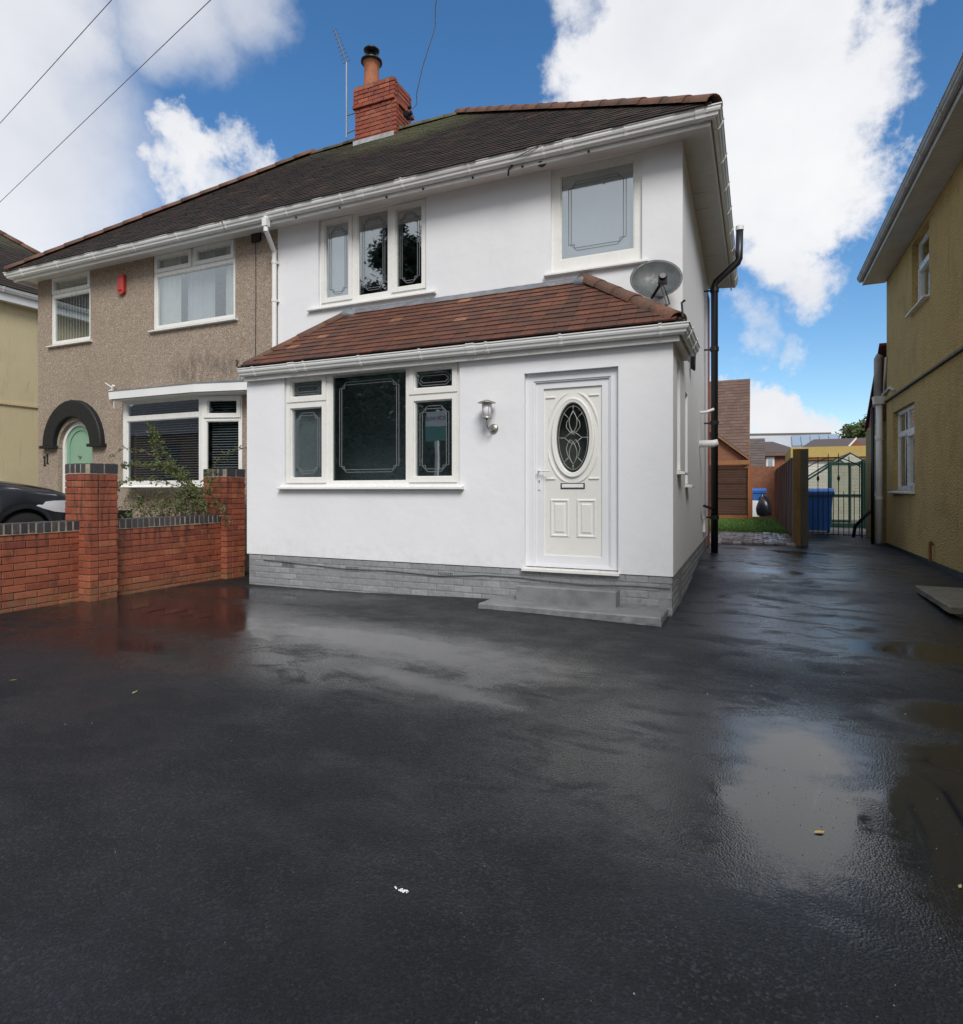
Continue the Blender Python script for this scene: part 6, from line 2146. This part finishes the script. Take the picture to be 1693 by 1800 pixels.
for z in (.45, 1.05, 1.65):
    MB().hexa([(.825, 14.4, z), (.855, 14.4, z), (.715, 26, z), (.685, 26, z), (.825, 14.4, z + .08), (.855, 14.4, z + .08), (.715, 26, z + .08), (.685, 26, z + .08)]).build('rail', M['fence_red'], gf)
pf_ = thing('panel_fence', (-1.6, 25.6, .13), 'brown horizontal slatted fence panel with orange posts behind the lawn', 'fence')
slm = chamfer_mesh('slat', 2.9, .03, .56, .006, M['fence_brown'], 0, 2)
m_s = chamfer_mesh('fence_slat', 2.6, .022, .088, .004, M['fence_brown'], .0, 5)
for k in range(19):
    piece('slat', m_s, (-1.62, 25.60 + (.01 if k % 2 else 0), .33 + k * .0935), pf_, (.10, 0, 0))
MB().box(-2.95, -.32, 25.56, 25.60, .10, .28).build('gravel_board', M['post_orange'], pf_)
for z in (.93, 1.50, 2.06):
    MB().box(-2.95, -.32, 25.555, 25.59, z, z + .035).build('rail', M['fence_brown'], pf_)
for x in (-.32,):
    MB().box(x, x + .16, 25.5, 25.66, .1, 2.16).build('post', M['post_orange'], pf_)
MB().box(-3.1, -2.95, 25.5, 25.66, .1, 2.16).build('post', M['post_orange'], pf_)
op = MB().box(.60, .76, 25.95, 26.1, .1, 2.18).box(.62, .74, 25.97, 26.08, 2.18, 2.22).build('orange_post', M['post_orange'])
rebase(op, (.68, 26.0, .1))
tag(op, 'orange timber post at the far end of the long board fence', 'post')
mp = MB().box(.76, .98, 26.15, 26.3, .1, 2.0).build('short_board', M['post_grey'])
mp.parent = op
mp.location = -Vector((.68, 26.0, .1))

# wheelie bins
def bin_(name, x, y, z, label, cat, w=.58, h=1.08, m_body='bin_blue', rz=0.0, group=None):
    t = thing(name, (x, y, z), label, cat, group)
    b_ = w / 2
    a = w * .40
    mm = MB()
    mm.hexa([(x - a, y - a, z + .06), (x + a, y - a, z + .06), (x + a, y + a, z + .04), (x - a, y + a, z + .04), (x - b_, y - b_, z + h * .90), (x + b_, y - b_, z + h * .90), (x + b_, y + b_, z + h * .94), (x - b_, y + b_, z + h * .94)])
    for k in range(5):
        xx = x - a * .8 + k * a * .4
        mm.hexa([(xx - .012, y - a - .012, z + .12), (xx + .012, y - a - .012, z + .12), (xx + .012, y - a + .03, z + .12), (xx - .012, y - a + .03, z + .12), (xx * 1.0 - .012 + (xx - x) * .2, y - b_ - .008, z + h * .82), (xx + .012 + (xx - x) * .2, y - b_ - .008, z + h * .82), (xx + .012 + (xx - x) * .2, y - b_ + .03, z + h * .82), (xx - .012 + (xx - x) * .2, y - b_ + .03, z + h * .82)])
    mm.build('bin_body', M[m_body], t)
    mm = MB()
    mm.box(x - b_ - .035, x + b_ + .035, y - b_ - .045, y + b_, z + h * .86, z + h * .915)
    mm.build('rim', M[m_body], t)
    mm = MB()
    c_ = b_ + .03
    pts = [(y - c_ - .03, z + h * .918), (y - c_ - .03, z + h * .945), (y - c_ * .6, z + h * .995), (y, z + h * 1.02), (y + c_ * .7, z + h * 1.01), (y + c_, z + h * .98), (y + c_, z + h * .945)]
    mm.prism([(x - c_, yy, zz) for yy, zz in pts], (2 * c_, 0, 0))
    mm.build('lid', M[m_body], t)
    for sg in (-1, 1):
        MB().lathe((x + sg * (a - .02), y + a + .02, z + .10), [(.03, 0), (.10, 0), (.10, .05), (.03, .05)], 16, (sg, 0, 0)).build('wheel', M['tyre'], t)
    return t


bin_('wheelie_bin', 1.50, 18.7, .118, 'blue wheelie bin standing behind the iron gate in front of the greenhouse', 'bin', .60, 1.15)
bin_('wheelie_bin', .08, 29.0, 0.14, 'blue lidded bin seen far back through the gap in the fences', 'bin', .50, 1.15)
m = MB().lathe((.22, 28.2, .14), [(.05, 0), (.30, .06), (.34, .35), (.29, .60), (.16, .78), (.06, .88), (.10, .95)], 18)
bb = m.build('bin_bag', M['binbag'], None, True)
for v in bb.data.vertices:
    v.co += Vector((mnoise.noise(v.co * 5), mnoise.noise(v.co * 5 + Vector((9, 0, 0))), 0)) * .07
rebase(bb, (.22, 28.2, .14))
tag(bb, 'full black bin bag in front of the far blue lidded bin', 'bin bag')
wb = slab(MB(), -.22, .10, 28.0, 28.3, .14, .80, 7, 8, .02).build('white_sack', M['white'])
rebase(wb, (-.06, 28.15, .14))
tag(wb, 'white sack beside the black bin bag in the fence gap', 'sack')
bw2 = MB().box(-.5, .9, 30.6, 30.8, 0, 2.3).build('brick_wall', M['orange_brick'])
rebase(bw2, (.2, 30.7, 0))
tag(bw2, 'short orange brick wall behind the bins in the fence gap', 'wall')

# wrought iron gate
ig = thing('iron_gate', (1.72, 17.3, .1), 'dark wrought iron gate with arched top between gate post and ochre house', 'gate')
g0, g1 = 1.12, 2.28
m = MB()
MB().tube([(g0, 17.3, .16), (g1, 17.3, .16)], .014, 6).build('bottom_rail', M['iron'], ig)
MB().tube([(g0, 17.3, 1.08), (g1, 17.3, 1.08)], .013, 6).build('middle_rail', M['iron'], ig)
MB().tube([(g0, 17.3, 1.12), (g1, 17.3, 1.12)], .010, 6).build('middle_rail', M['iron'], ig)


def gtop(x):
    return 1.80 + .24 * math.sin(math.pi * (x - g0) / (g1 - g0))


MB().tube([(g0 + (g1 - g0) * k / 20, 17.3, gtop(g0 + (g1 - g0) * k / 20)) for k in range(21)], .013, 6).build('top_rail', M['iron'], ig, True)
for k in range(6):
    x = g0 + .03 + (g1 - g0 - .06) * k / 5
    MB().tube([(x, 17.3, .12), (x, 17.3, gtop(x) + .07), (x, 17.3, gtop(x) + .13)], [.010, .010, .001], 6).build('bar', M['iron'], ig)
    if k in (1, 3):
        MB().lathe((x, 17.3, 1.45), [(.008, 0), (.028, .05), (.032, .08), (.028, .11), (.008, .16)], 8).build('basket_twist', M['iron'], ig)
for k in range(5):
    x = g0 + .03 + (g1 - g0 - .06) * (k + .5) / 5
    MB().tube([(x, 17.3, .12), (x, 17.3, 1.17), (x, 17.3, 1.24)], [.009, .009, .001], 6).build('short_bar', M['iron'], ig)
MB().box(g1, g1 + .035, 17.28, 17.32, .1, 1.95).box(g0 - .035, g0, 17.28, 17.32, .1, 1.95).build('gate_stile', M['iron'], ig)

# greenhouse, its gable towards the drive
gr = thing('greenhouse', (2.1, 21.8, .118), 'green framed glass greenhouse behind the iron gate and blue bin', 'greenhouse')
GY0, GY1 = 21.0, 24.5
AP, RE, LE = (2.50, 2.33), (2.90, 2.06), (0.95, 1.25)


def gbar(m, p, q, w=.022):
    m.tube([p, q], w, 4)


m = MB()
for yy in (GY0, GY1):
    gbar(m, (AP[0], yy, AP[1]), (LE[0], yy, LE[1]), .028)
    gbar(m, (AP[0], yy, AP[1]), (RE[0], yy, RE[1]), .02)
    gbar(m, (LE[0], yy, LE[1]), (LE[0], yy, .12))
    gbar(m, (RE[0], yy, RE[1]), (RE[0], yy, .12), .045)
    gbar(m, (LE[0], yy, 1.15), (1.96, yy, 1.15))
    gbar(m, (LE[0], yy, .18), (RE[0], yy, .18), .04)
for p in (AP, RE, LE):
    gbar(m, (p[0], GY0, p[1]), (p[0], GY1, p[1]))
gbar(m, (RE[0], GY0, .12), (RE[0], GY1, .12))
gbar(m, (LE[0], GY0, .12), (LE[0], GY1, .12))
m.build('glazing_frame', M['green_alu'], gr)
m = MB()
for (a, b_, c_, d_) in ((1.93, 2.02, .16, 2.05), (2.76, 2.86, .16, 2.05), (2.02, 2.76, 1.97, 2.05), (2.02, 2.76, .16, .26), (2.02, 2.76, 1.06, 1.12)):
    m.box(a, b_, GY0 - .05, GY0 - .01, c_, d_)
m.build('sliding_door', M['green_alu'], gr)
MB().box(2.86, 3.05, GY0 - .08, GY0 + .12, .12, 2.06).build('corner_panel', M['green_alu'], gr)
MB().add([(AP[0], GY0, AP[1]), (LE[0], GY0, LE[1]), (LE[0], GY1, LE[1]), (AP[0], GY1, AP[1])], [(0, 1, 2, 3)]).build('roof_pane', M['gh_glass'], gr)
MB().add([(AP[0], GY0, AP[1]), (RE[0], GY0, RE[1]), (RE[0], GY1, RE[1]), (AP[0], GY1, AP[1])], [(0, 1, 2, 3)]).build('roof_pane', M['gh_glass'], gr)
MB().add([(AP[0], GY0 + .01, AP[1]), (LE[0], GY0 + .01, LE[1]), (LE[0], GY0 + .01, .2), (1.95, GY0 + .01, .2), (1.95, GY0 + .01, 1.9)], [(0, 1, 2, 3, 4)]).build('gable_pane', M['gh_glass'], gr)
MB().box(2.02, 2.76, GY0 - .035, GY0 - .03, 1.12, 1.97).build('door_pane', M['gh_glass'], gr)
MB().box(2.02, 2.76, GY0 - .035, GY0 - .03, .26, 1.06).build('door_pane', M['gh_glass'], gr)

# garage behind
gg = thing('garage', (3.2, 29, 0.1), 'low ochre garage with white door beyond the greenhouse', 'garage')
MB().box(1.5, 7.5, 27.2, 32, 0.05, 2.45).build('garage_wall', M['ochre_wall'], gg)
MB().box(1.2, 7.6, 26.95, 32.1, 2.50, 2.90).build('roof_fascia', M['ochre_wall'], gg)
MB().box(1.25, 7.55, 27.0, 27.15, 2.40, 2.50).build('lintel', M['barge'], gg)
gdm = chamfer_mesh('garage_door_slat', 2.3, .05, .115, .008, M['tank'], 0, 1)
for k in range(19):
    piece('door_slat', gdm, (1.62 + 1.15, 27.16, .16 + k * .12), gg)

# brown roofed house and the roofs behind
def far_roof(name, loc, label, cat, quads, material, courses=None, group=None):
    pass


br = thing('brown_roof_house', (-3.5, 38, 0), 'house with steep brown tiled roof and orange brick gable beyond the fence', 'house')
MB().box(-8.0, -.42, 36.6, 42, 0, 3.3).build('wall', M['orange_brick'], br)
m = MB()
m.hexa([(-9, 36.0, 3.05), (-.42, 36.0, 3.05), (-.42, 42, 3.05), (-9, 42, 3.05), (-9, 38.6, 7.55), (-.42, 38.6, 7.55), (-.42, 39.0, 7.55), (-9, 39.0, 7.55)])
rfb = m.build('roof', M['far_tile'], br)
tiles_on('roof_tile', rfb, (-9, 35.95, 3.06), (1, 0, 0), (0, 2.6, 4.5), lambda v: (4.0, 8.62), 5.2, .33, .21, .03, M['far_tile'], M['far_tile'], 0, 51)
MB().hexa([(-.42, 35.95, 3.0), (-.36, 35.95, 3.0), (-.36, 36.1, 3.0), (-.42, 36.1, 3.0), (-.42, 38.6, 7.6), (-.36, 38.6, 7.6), (-.36, 38.75, 7.6), (-.42, 38.75, 7.6)]).build('verge', M['barge'], br)
# front gable wing
m = MB()
m.prism([(-6.0, 34.0, 0), (-.45, 34.0, 0), (-.45, 34.0, 2.75), (-2.9, 34.0, 4.75), (-6.0, 34.0, 2.9)], (0, 2.4, 0))
m.build('gable_wall', M['orange_brick'], br)
m = MB()
m.hexa([(-.30, 33.8, 2.72), (-.30, 36.5, 2.72), (-2.9, 36.5, 4.85), (-2.9, 33.8, 4.85), (-.30, 33.8, 2.86), (-.30, 36.5, 2.86), (-2.9, 36.5, 4.99), (-2.9, 33.8, 4.99)])
m.build('gable_roof', M['far_tile2'], br)
MB().hexa([(-.32, 33.74, 2.70), (-.32, 33.80, 2.70), (-2.9, 33.80, 4.80), (-2.9, 33.74, 4.80), (-.32, 33.74, 2.80), (-.32, 33.80, 2.80), (-2.9, 33.80, 4.90), (-2.9, 33.74, 4.90)]).box(-2.4, -.30, 33.70, 33.78, 2.52, 2.74).build('bargeboard', M['barge'], br)

gr2 = thing('grey_roof_house', (0.5, 43, 0), 'orange brick house with a grey tiled roof just right of the steep brown roof', 'house')
m = MB()
m.hexa([(-1, 40.0, 2.3), (.42, 40.0, 2.3), (.42, 46, 2.3), (-1, 46, 2.3), (-1, 41.6, 4.35), (.42, 41.6, 4.35), (.42, 42, 4.35), (-1, 42, 4.35)])
r2 = m.build('roof', M['far_tile2'], gr2)
tiles_on('roof_tile', r2, (-1, 39.95, 2.31), (1, 0, 0), (0, 1.6, 2.05), lambda v: (0, 1.44), 2.6, .33, .2, .03, M['far_tile2'], M['far_tile2'], 0, 52)
MB().box(-1, .38, 40.4, 45, 0, 2.35).build('wall', M['orange_brick'], gr2)
MB().box(.38, 1.6, 42.5, 46, 0, 3.6).build('side_wing', M['orange_brick'], gr2)
window(frame_of(0, 42.5, 1, 0, 0, -1), gr2, .50, .98, 2.3, 3.3, [(.56, .92, 2.36, 3.24, True)], sill=(.05, .05, .06), rec=-.075, fm=M['upvc'], gm=M['glass_grey'], lead=False)
MB().hexa([(.3, 42.2, 3.35), (3.2, 42.2, 3.35), (3.2, 46.5, 3.35), (.3, 46.5, 3.35), (.3, 44.0, 4.35), (.9, 44.0, 4.35), (.9, 44.4, 4.35), (.3, 44.4, 4.35)]).build('wing_roof', M['far_tile2'], gr2)

lr = thing('pale_roofed_building', (3.5, 79, 0), 'long building with a wide pale shining roof in the distance', 'building')
MB().box(-6.5, 8.0, 76.0, 86, 0, 4.6).build('wall', M['orange_brick'], lr)
m = MB()
m.hexa([(-7, 75.0, 4.5), (8.6, 75.0, 4.5), (8.6, 87, 4.5), (-7, 87, 4.5), (-7, 79.5, 7.85), (7.6, 79.5, 7.55), (7.6, 80.3, 7.55), (-7, 80.3, 7.85)])
m.build('roof', M['pale_roof'], lr)
MB().hexa([(-7, 79.3, 7.75), (7.6, 79.3, 7.45), (7.6, 80.5, 7.45), (-7, 80.5, 7.75), (-7, 79.5, 8.0), (7.6, 79.5, 7.7), (7.6, 80.3, 7.7), (-7, 80.3, 8.0)]).build('ridge', M['post_grey'], lr)
n_ = Vector((0, -3.3, 4.5)).normalized()
for k in range(5):
    xx = 3.6 + k * .92
    MB().hexa([(xx, 77.2, 6.02), (xx + .86, 77.2, 6.02), (xx + .86, 79.1, 7.30), (xx, 79.1, 7.30), (xx, 77.15, 6.20), (xx + .86, 77.15, 6.20), (xx + .86, 79.05, 7.48), (xx, 79.05, 7.48)]).build('solar_panel', M['solar'], lr)
dh = thing('low_grey_house', (6, 62, 0), 'low house with dark grey roof and small red gable above the garage', 'house')
MB().box(3.4, 9, 60.5, 66, 0, 4.7).build('wall', M['orange_brick'], dh)
m = MB()
m.hexa([(3.0, 60, 4.55), (9.4, 60, 4.55), (9.4, 67, 4.55), (3.0, 67, 4.55), (4.6, 62.5, 5.75), (9.4, 62.5, 5.75), (9.4, 63, 5.75), (4.6, 63, 5.75)])
m.build('roof', M['far_tile2'], dh)
MB().prism([(6.4, 59.4, 4.3), (8.6, 59.4, 4.3), (7.5, 59.4, 5.5)], (0, 1.5, 0)).build('red_gable', M['orange_brick'], dh)
MB().hexa([(6.35, 59.3, 4.25), (6.45, 59.3, 4.15), (7.5, 59.3, 5.42), (7.5, 59.3, 5.62), (6.35, 59.4, 4.25), (6.45, 59.4, 4.15), (7.5, 59.4, 5.42), (7.5, 59.4, 5.62)]).build('white_bargeboard', M['white'], dh)
mh = thing('dark_roof_house', (1.5, 56, 0), 'small dark roofed house below the pale roof beyond the fence', 'house')
MB().box(.4, 3.0, 52.6, 57, 0, 3.3).build('wall', M['orange_brick'], mh)
MB().hexa([(.0, 52, 3.2), (3.4, 52, 3.2), (3.4, 58, 3.2), (0, 58, 3.2), (.0, 54, 4.45), (1.6, 54, 4.45), (1.6, 55, 4.45), (0, 55, 4.45)]).build('roof', M['far_tile2'], mh)


# ------------------------------------------------------------------ trees
def tree(name, x, y, z, h, crown_r, label, n, mt, conifer=False, seed=0, group=None, base=.18, lw=.16):
    rg = random.Random(seed)
    t = thing(name, (x, y, z), label, 'tree', group)
    m = MB()
    pts = [Vector((x, y, z - .2)), Vector((x + .05, y, z + h * .25)), Vector((x - .08, y + .05, z + h * .55)), Vector((x, y, z + h * .9))]
    m.tube(pts, [h * .022, h * .016, h * .010, h * .003], 8)
    for k in range(9):
        a = rg.uniform(0, 6.28)
        zz = z + h * rg.uniform(.25, .7)
        L = crown_r * rg.uniform(.5, .85)
        m.tube([(x, y, zz), (x + math.cos(a) * L * .5, y + math.sin(a) * L * .5, zz + L * .35), (x + math.cos(a) * L, y + math.sin(a) * L, zz + L * .5)], [h * .007, h * .004, h * .001], 5)
    m.build('trunk', M['bark'], t)
    m = MB()
    clumps = []
    for k in range(70):
        u = rg.random()
        if conifer:
            zz = base + (1 - base) * u
            rr = crown_r * (1 - u) ** .75 * rg.uniform(.35, 1.0) * (1 + .25 * math.sin(u * 23 + rg.random() * 2))
            a = rg.uniform(0, 6.28)
            clumps.append((Vector((x + rr * math.cos(a), y + rr * math.sin(a), z + h * zz)), crown_r * .34 * (1.05 - u * .8)))
        else:
            d = Vector((rg.gauss(0, 1), rg.gauss(0, 1), rg.gauss(0, 1))).normalized() * (rg.random() ** .4)
            clumps.append((Vector((x + d.x * crown_r, y + d.y * crown_r, z + h * (base + (1 - base) * .52) + d.z * h * (1 - base) * .46)), crown_r * rg.uniform(.2, .36)))
    for k in range(n):
        c_, r_ = rg.choice(clumps)
        p = c_ + Vector((rg.gauss(0, .5), rg.gauss(0, .5), rg.gauss(0, .42))) * r_
        d = Vector((rg.uniform(-1, 1), rg.uniform(-1, 1), rg.uniform(-1, .6))).normalized()
        s_ = d.cross(Vector((rg.uniform(-1, 1), rg.uniform(-1, 1), rg.uniform(-1, 1)))).normalized()
        l, w = lw * rg.uniform(.7, 1.5), lw * rg.uniform(.3, .6)
        m.add([p - d * l, p + s_ * w, p + d * l, p - s_ * w], [(0, 1, 2, 3)])
    o = m.build('crown', M[mt], t, kind='stuff', fix=False)
    rnd_attr(o, 1, seed)
    return t


tree('broadleaf_tree', 12.4, 92, 0, 10.4, 3.4, 'rounded green tree beyond the roofs beside the ochre house', 9000, 'broad', False, 61, base=.1, lw=.28)
tree('broadleaf_tree', 18.0, 96, 0, 12.0, 5.0, 'larger green tree mostly hidden behind the ochre house', 7000, 'broad', False, 62, base=.1, lw=.3)
tree('small_tree', 6.9, 98, 0, 9.3, 1.4, 'small tree top showing over the pale shining roof', 2500, 'broad', False, 63, base=.1, lw=.22)
# across the road, behind the viewer: they show as dark shapes in the window panes
tree('tall_conifer', -21.4, -20, 0, 21.5, 4.9, 'dark conifer across the road, mirrored in the middle upstairs pane', 52000, 'conifer', True, 64, base=.04, lw=.17)
tree('tall_conifer', -18.7, -21.5, 0, 25, 4.6, 'tallest dark conifer across the road, mirrored in the right upstairs pane', 52000, 'conifer', True, 65, base=.04, lw=.17)
tree('roadside_tree', -23.6, -19, 0, 13.5, 3.2, 'dark bushy tree across the road, mirrored in the wide porch pane', 36000, 'conifer', False, 66, base=.02, lw=.17)
tree('roadside_tree', -14.6, -20, 0, 10.5, 3.2, 'low spreading dark tree across the road mirrored in the porch window', 36000, 'conifer', False, 67, base=.02, lw=.17)
tree('roadside_tree', -28.5, -20, 0, 8.3, 4.2, 'shorter dark tree across the road mirrored in the left porch pane', 36000, 'conifer', False, 68, base=.02, lw=.17)
tree('roadside_tree', -9.6, -22, 0, 7.5, 3.6, 'small dark tree across the road right of the sale board', 9000, 'conifer', False, 69, base=.02, lw=.30)

oph = thing('opposite_house', (-42, -21, 0), 'brick house with dark roof across the road, mirrored in the bay window', 'house')
MB().box(-49, -36, -26, -18, -.1, 5.2).build('wall', M['orange_brick'], oph)
MB().hexa([(-50, -27, 5.2), (-35, -27, 5.2), (-35, -17, 5.2), (-50, -17, 5.2), (-47, -22.5, 8.6), (-38, -22.5, 8.6), (-38, -21.5, 8.6), (-47, -21.5, 8.6)]).build('roof', M['far_tile2'], oph)
for wx in (-46, -40):
    for wz in (1.1, 3.4):
        MB().box(wx, wx + 1.8, -18.0, -17.95, wz, wz + 1.2).build('window', M['dark_room'], oph)
# sale board by the road, mirrored in the right porch pane
sb = thing('sale_board', (-8.35, -3.0, 0), 'teal and white estate agent sale board on a pale post by the road', 'sign')
MB().box(-8.39, -8.31, -3.04, -2.96, 0, 3.55).build('post', M['white'], sb)
MB().box(-8.68, -8.02, -2.955, -2.94, 2.62, 3.05).build('lower_board', mat('teal_board', (.10, .32, .28), .5), sb)
bd = MB().box(-8.68, -8.02, -2.955, -2.94, 3.06, 3.50).build('upper_board', M['white'], sb)
tc = bpy.data.curves.new('sale_text', 'FONT')
tc.body = 'FOR SALE'
tc.size = .15
tc.align_x = 'CENTER'
tc.align_y = 'CENTER'
tc.extrude = .002
_t = bpy.data.objects.new('lettering_curve', tc)
COL.objects.link(_t)
_me = bpy.data.meshes.new_from_object(_t.evaluated_get(bpy.context.evaluated_depsgraph_get()))
COL.objects.unlink(_t)
bpy.data.objects.remove(_t)
tx = bpy.data.objects.new('lettering', _me)
COL.objects.link(tx)
tx.parent = sb
tx.location = Vector((-8.35, -2.935, 3.28)) - OFF[sb.name]
tx.rotation_euler = (R(90), 0, R(180))
tx.data.materials.clear()
tx.data.materials.append(M['black'])

# ------------------------------------------------------------------ overhead wires and their pole
tp = thing('telegraph_pole', (9.0, -9.5, 0), 'wooden telegraph pole by the road behind the viewer', 'pole')
MB().tube([(9, -9.5, -.2), (9, -9.5, 9.2)], [.15, .11], 12).build('shaft', M['bark'], tp)


def wire(name, pts, r, label):
    o = MB().tube(pts, r, 6).build(name, M['wire'], None, True)
    rebase(o, pts[0])
    return tag(o, label, 'wire')


wire('chimney_cable', [(-5.74, 9.62, 8.02), (-5.70, 9.66, 8.06), (-5.50, 9.55, 8.08), (-5.42, 9.4, 8.15), (-5.08, 9.0, 8.26), (-4.62, 8.4, 8.10), (-4.19, 7.8, 7.85), (-3.95, 7.35, 7.70), (-3.74, 7.0, 7.58), (-1.5, 3.4, 7.3), (2.5, -1.5, 7.8), (9, -9.5, 8.9)], .0075, 'dark cable rising from the right side of the chimney')
wire('overhead_wire', [(-30, 10.4, 7.6), (-10.82, 5.8, 7.0), (-6.93, 4.88, 7.0), (9, .9, 8.5)], .0055, 'thin overhead wire crossing the sky at the upper left corner')
wire('overhead_wire', [(-30, 11.5, 7.4), (-13.34, 7.14, 6.8), (-5.66, 5.165, 6.8), (9, 1.2, 8.2)], .0055, 'lower of the two overhead wires, passing above the brown house')
cbk = MB().box(-5.78, -5.70, 9.55, 9.70, 7.93, 8.02).tube([(-5.72, 9.62, 7.98), (-5.64, 9.62, 7.99)], .035, 8).tube([(-5.72, 9.62, 8.10), (-5.66, 9.62, 8.10)], .03, 8).build('cable_bracket', M['black'], None)
cbk.parent = wh
cbk.location = -OFF[wh.name]

# ------------------------------------------------------------------ small things on the tarmac
def dead_leaf(x, y, s, rz, col, label):
    m = MB()
    pts = [(-1, 0, 0), (-.5, .38, .05), (.2, .45, .09), (.75, .2, .05), (1.1, 0, .12), (.7, -.25, .03), (.1, -.4, .10), (-.55, -.3, .04)]
    m.v = [(0, 0, .02)] + pts
    m.f = [(0, 1 + k, 1 + (k + 1) % 8) for k in range(8)]
    m.v = [(a * s, b_ * s, c_ * s) for a, b_, c_ in m.v]
    m.add([(-1 * s, .02 * s, 0), (-1.5 * s, .1 * s, .03 * s), (-1.5 * s, .14 * s, .03 * s)], [(0, 1, 2)])
    o = m.build('fallen_leaf', col)
    o.location = (x, y, gz(x, y) + .004)
    o.rotation_euler = (0, 0, rz)
    tag(o, label, 'leaf')


yl = soft('yellow_leaf', (.50, .36, .10), .5, .4, .3, 60.0)
gl_ = soft('olive_leaf', (.28, .30, .12), .5, .4, .3, 60.0)
dead_leaf(.206, 2.56, .020, .5, yl, 'yellow brown fallen leaf on the wet tarmac at lower right')
dead_leaf(-3.5, 2.616, .026, 2.0, gl_, 'pale green fallen leaf on the wet tarmac at left')
dead_leaf(.583, 2.39, .012, 1.2, gl_, 'tiny olive leaf at the right edge by the dark puddle')
dead_leaf(-4.45, 2.46, .020, 4.0, gl_, 'olive fallen leaf near the left edge of the tarmac')
m = MB()
rg = random.Random(4)
for k in range(34):
    x, y, s_ = -1.008 + rg.gauss(0, .012), 1.662 + rg.uniform(-.006, .006), rg.uniform(.001, .0038)
    m.lathe((x, y, 0.002), [(s_, 0), (s_ * .9, s_ * .5), (s_ * .3, s_ * .9)], 6)
wc = m.build('white_crumbs', M['white'])
rebase(wc, (-1.008, 1.662, 0))
wc['kind'] = 'stuff'
tag(wc, 'smear of white paint crumbs on the near tarmac', 'crumbs')
# grit scattered over the tarmac
m = MB()
rg = random.Random(6)
for k in range(170):
    x, y = rg.uniform(-6.6, 2.2), rg.uniform(1.2, 9)
    if x > -3.0 and x < -.5 and y > 5.4:
        continue
    if x > 1.6 and y > 6.6:
        continue
    s_ = rg.uniform(.0012, .0038) * (1 + y * .12)
    zz = gz(x, y)
    m.v += [(x - s_, y, zz), (x + s_, y - s_ * .5, zz), (x, y + s_, zz), (x, y, zz + s_ * 1.2)]
    b_ = len(m.v) - 4
    m.f += [(b_, b_ + 1, b_ + 3), (b_ + 1, b_ + 2, b_ + 3), (b_ + 2, b_, b_ + 3)]
gt = m.build('grit', mat('pale_grit', (.30, .30, .29), .8), kind='stuff', fix=False)

wd = thing('weed', (-6.48, 6.95, 0), 'small green weed in the corner between brick pier and white porch', 'weed')
leaves = MB()
rg = random.Random(31)
for k in range(150):
    a_ = rg.uniform(0, 6.28)
    p = Vector((-6.45 + rg.gauss(0, .07), 6.9 + rg.gauss(0, .12), rg.uniform(.01, .16)))
    leaf(leaves, p, Vector((math.cos(a_), math.sin(a_), rg.uniform(.1, 1.2))), rg.uniform(.006, .014), rg.uniform(.03, .06))
lo = leaves.build('foliage', M['rose'], wd, kind='stuff', fix=False)
rnd_attr(lo, 1, 6)
m = MB()
rg = random.Random(77)
for k in range(2600):
    x, y = rg.gauss(0.1, .9), 0.9 + 2.2 * rg.random() ** 1.3
    if rg.random() < .35:
        x, y = rg.uniform(-4, 1.4), rg.uniform(1.1, 4.5)
    s_ = rg.uniform(.0015, .0042)
    a_ = rg.uniform(0, 6.28)
    zz = gz(x, y) - .0004
    ca, sa = math.cos(a_) * s_, math.sin(a_) * s_
    m.add([(x + ca, y + sa, zz), (x - sa * .8, y + ca * .8, zz), (x - ca, y - sa, zz), (x + sa * .8, y - ca * .8, zz), (x + rg.uniform(-.3, .3) * s_, y, zz + s_ * rg.uniform(.5, .9))], [(0, 1, 4), (1, 2, 4), (2, 3, 4), (3, 0, 4)])
m.build('loose_aggregate', mat('wet_black_stone', (.022, .024, .028), .4, .4), kind='stuff', fix=False)
gull = thing('seagull', (19.0, 45.0, 0), 'tiny white gull flying high at the upper right', 'bird')
gull.location = (11.4, 34.6, 21.2)
OFF[gull.name] = Vector(gull.location)
g_ = Vector(gull.location)
MB().lathe(g_, [(.002, -.22), (.05, -.12), (.07, 0), (.045, .12), (.03, .17), (.001, .22)], 10, (1, .1, 0)).build('body', M['white'], gull, True)
for sg in (-1, 1):
    MB().add([g_ + Vector((-.07, 0, .03)), g_ + Vector((.08, 0, .03)), g_ + Vector((.05, sg * .32, .16)), g_ + Vector((-.10, sg * .62, .10)), g_ + Vector((-.10, sg * .30, .14)), g_ + Vector((-.07, 0, .045)), g_ + Vector((.08, 0, .045)), g_ + Vector((.05, sg * .32, .172)), g_ + Vector((-.10, sg * .62, .105)), g_ + Vector((-.10, sg * .30, .152))], [(0, 1, 2, 3, 4), (9, 8, 7, 6, 5), (0, 5, 6, 1), (1, 6, 7, 2), (2, 7, 8, 3), (3, 8, 9, 4), (4, 9, 5, 0)]).build('wing', M['white'], gull)
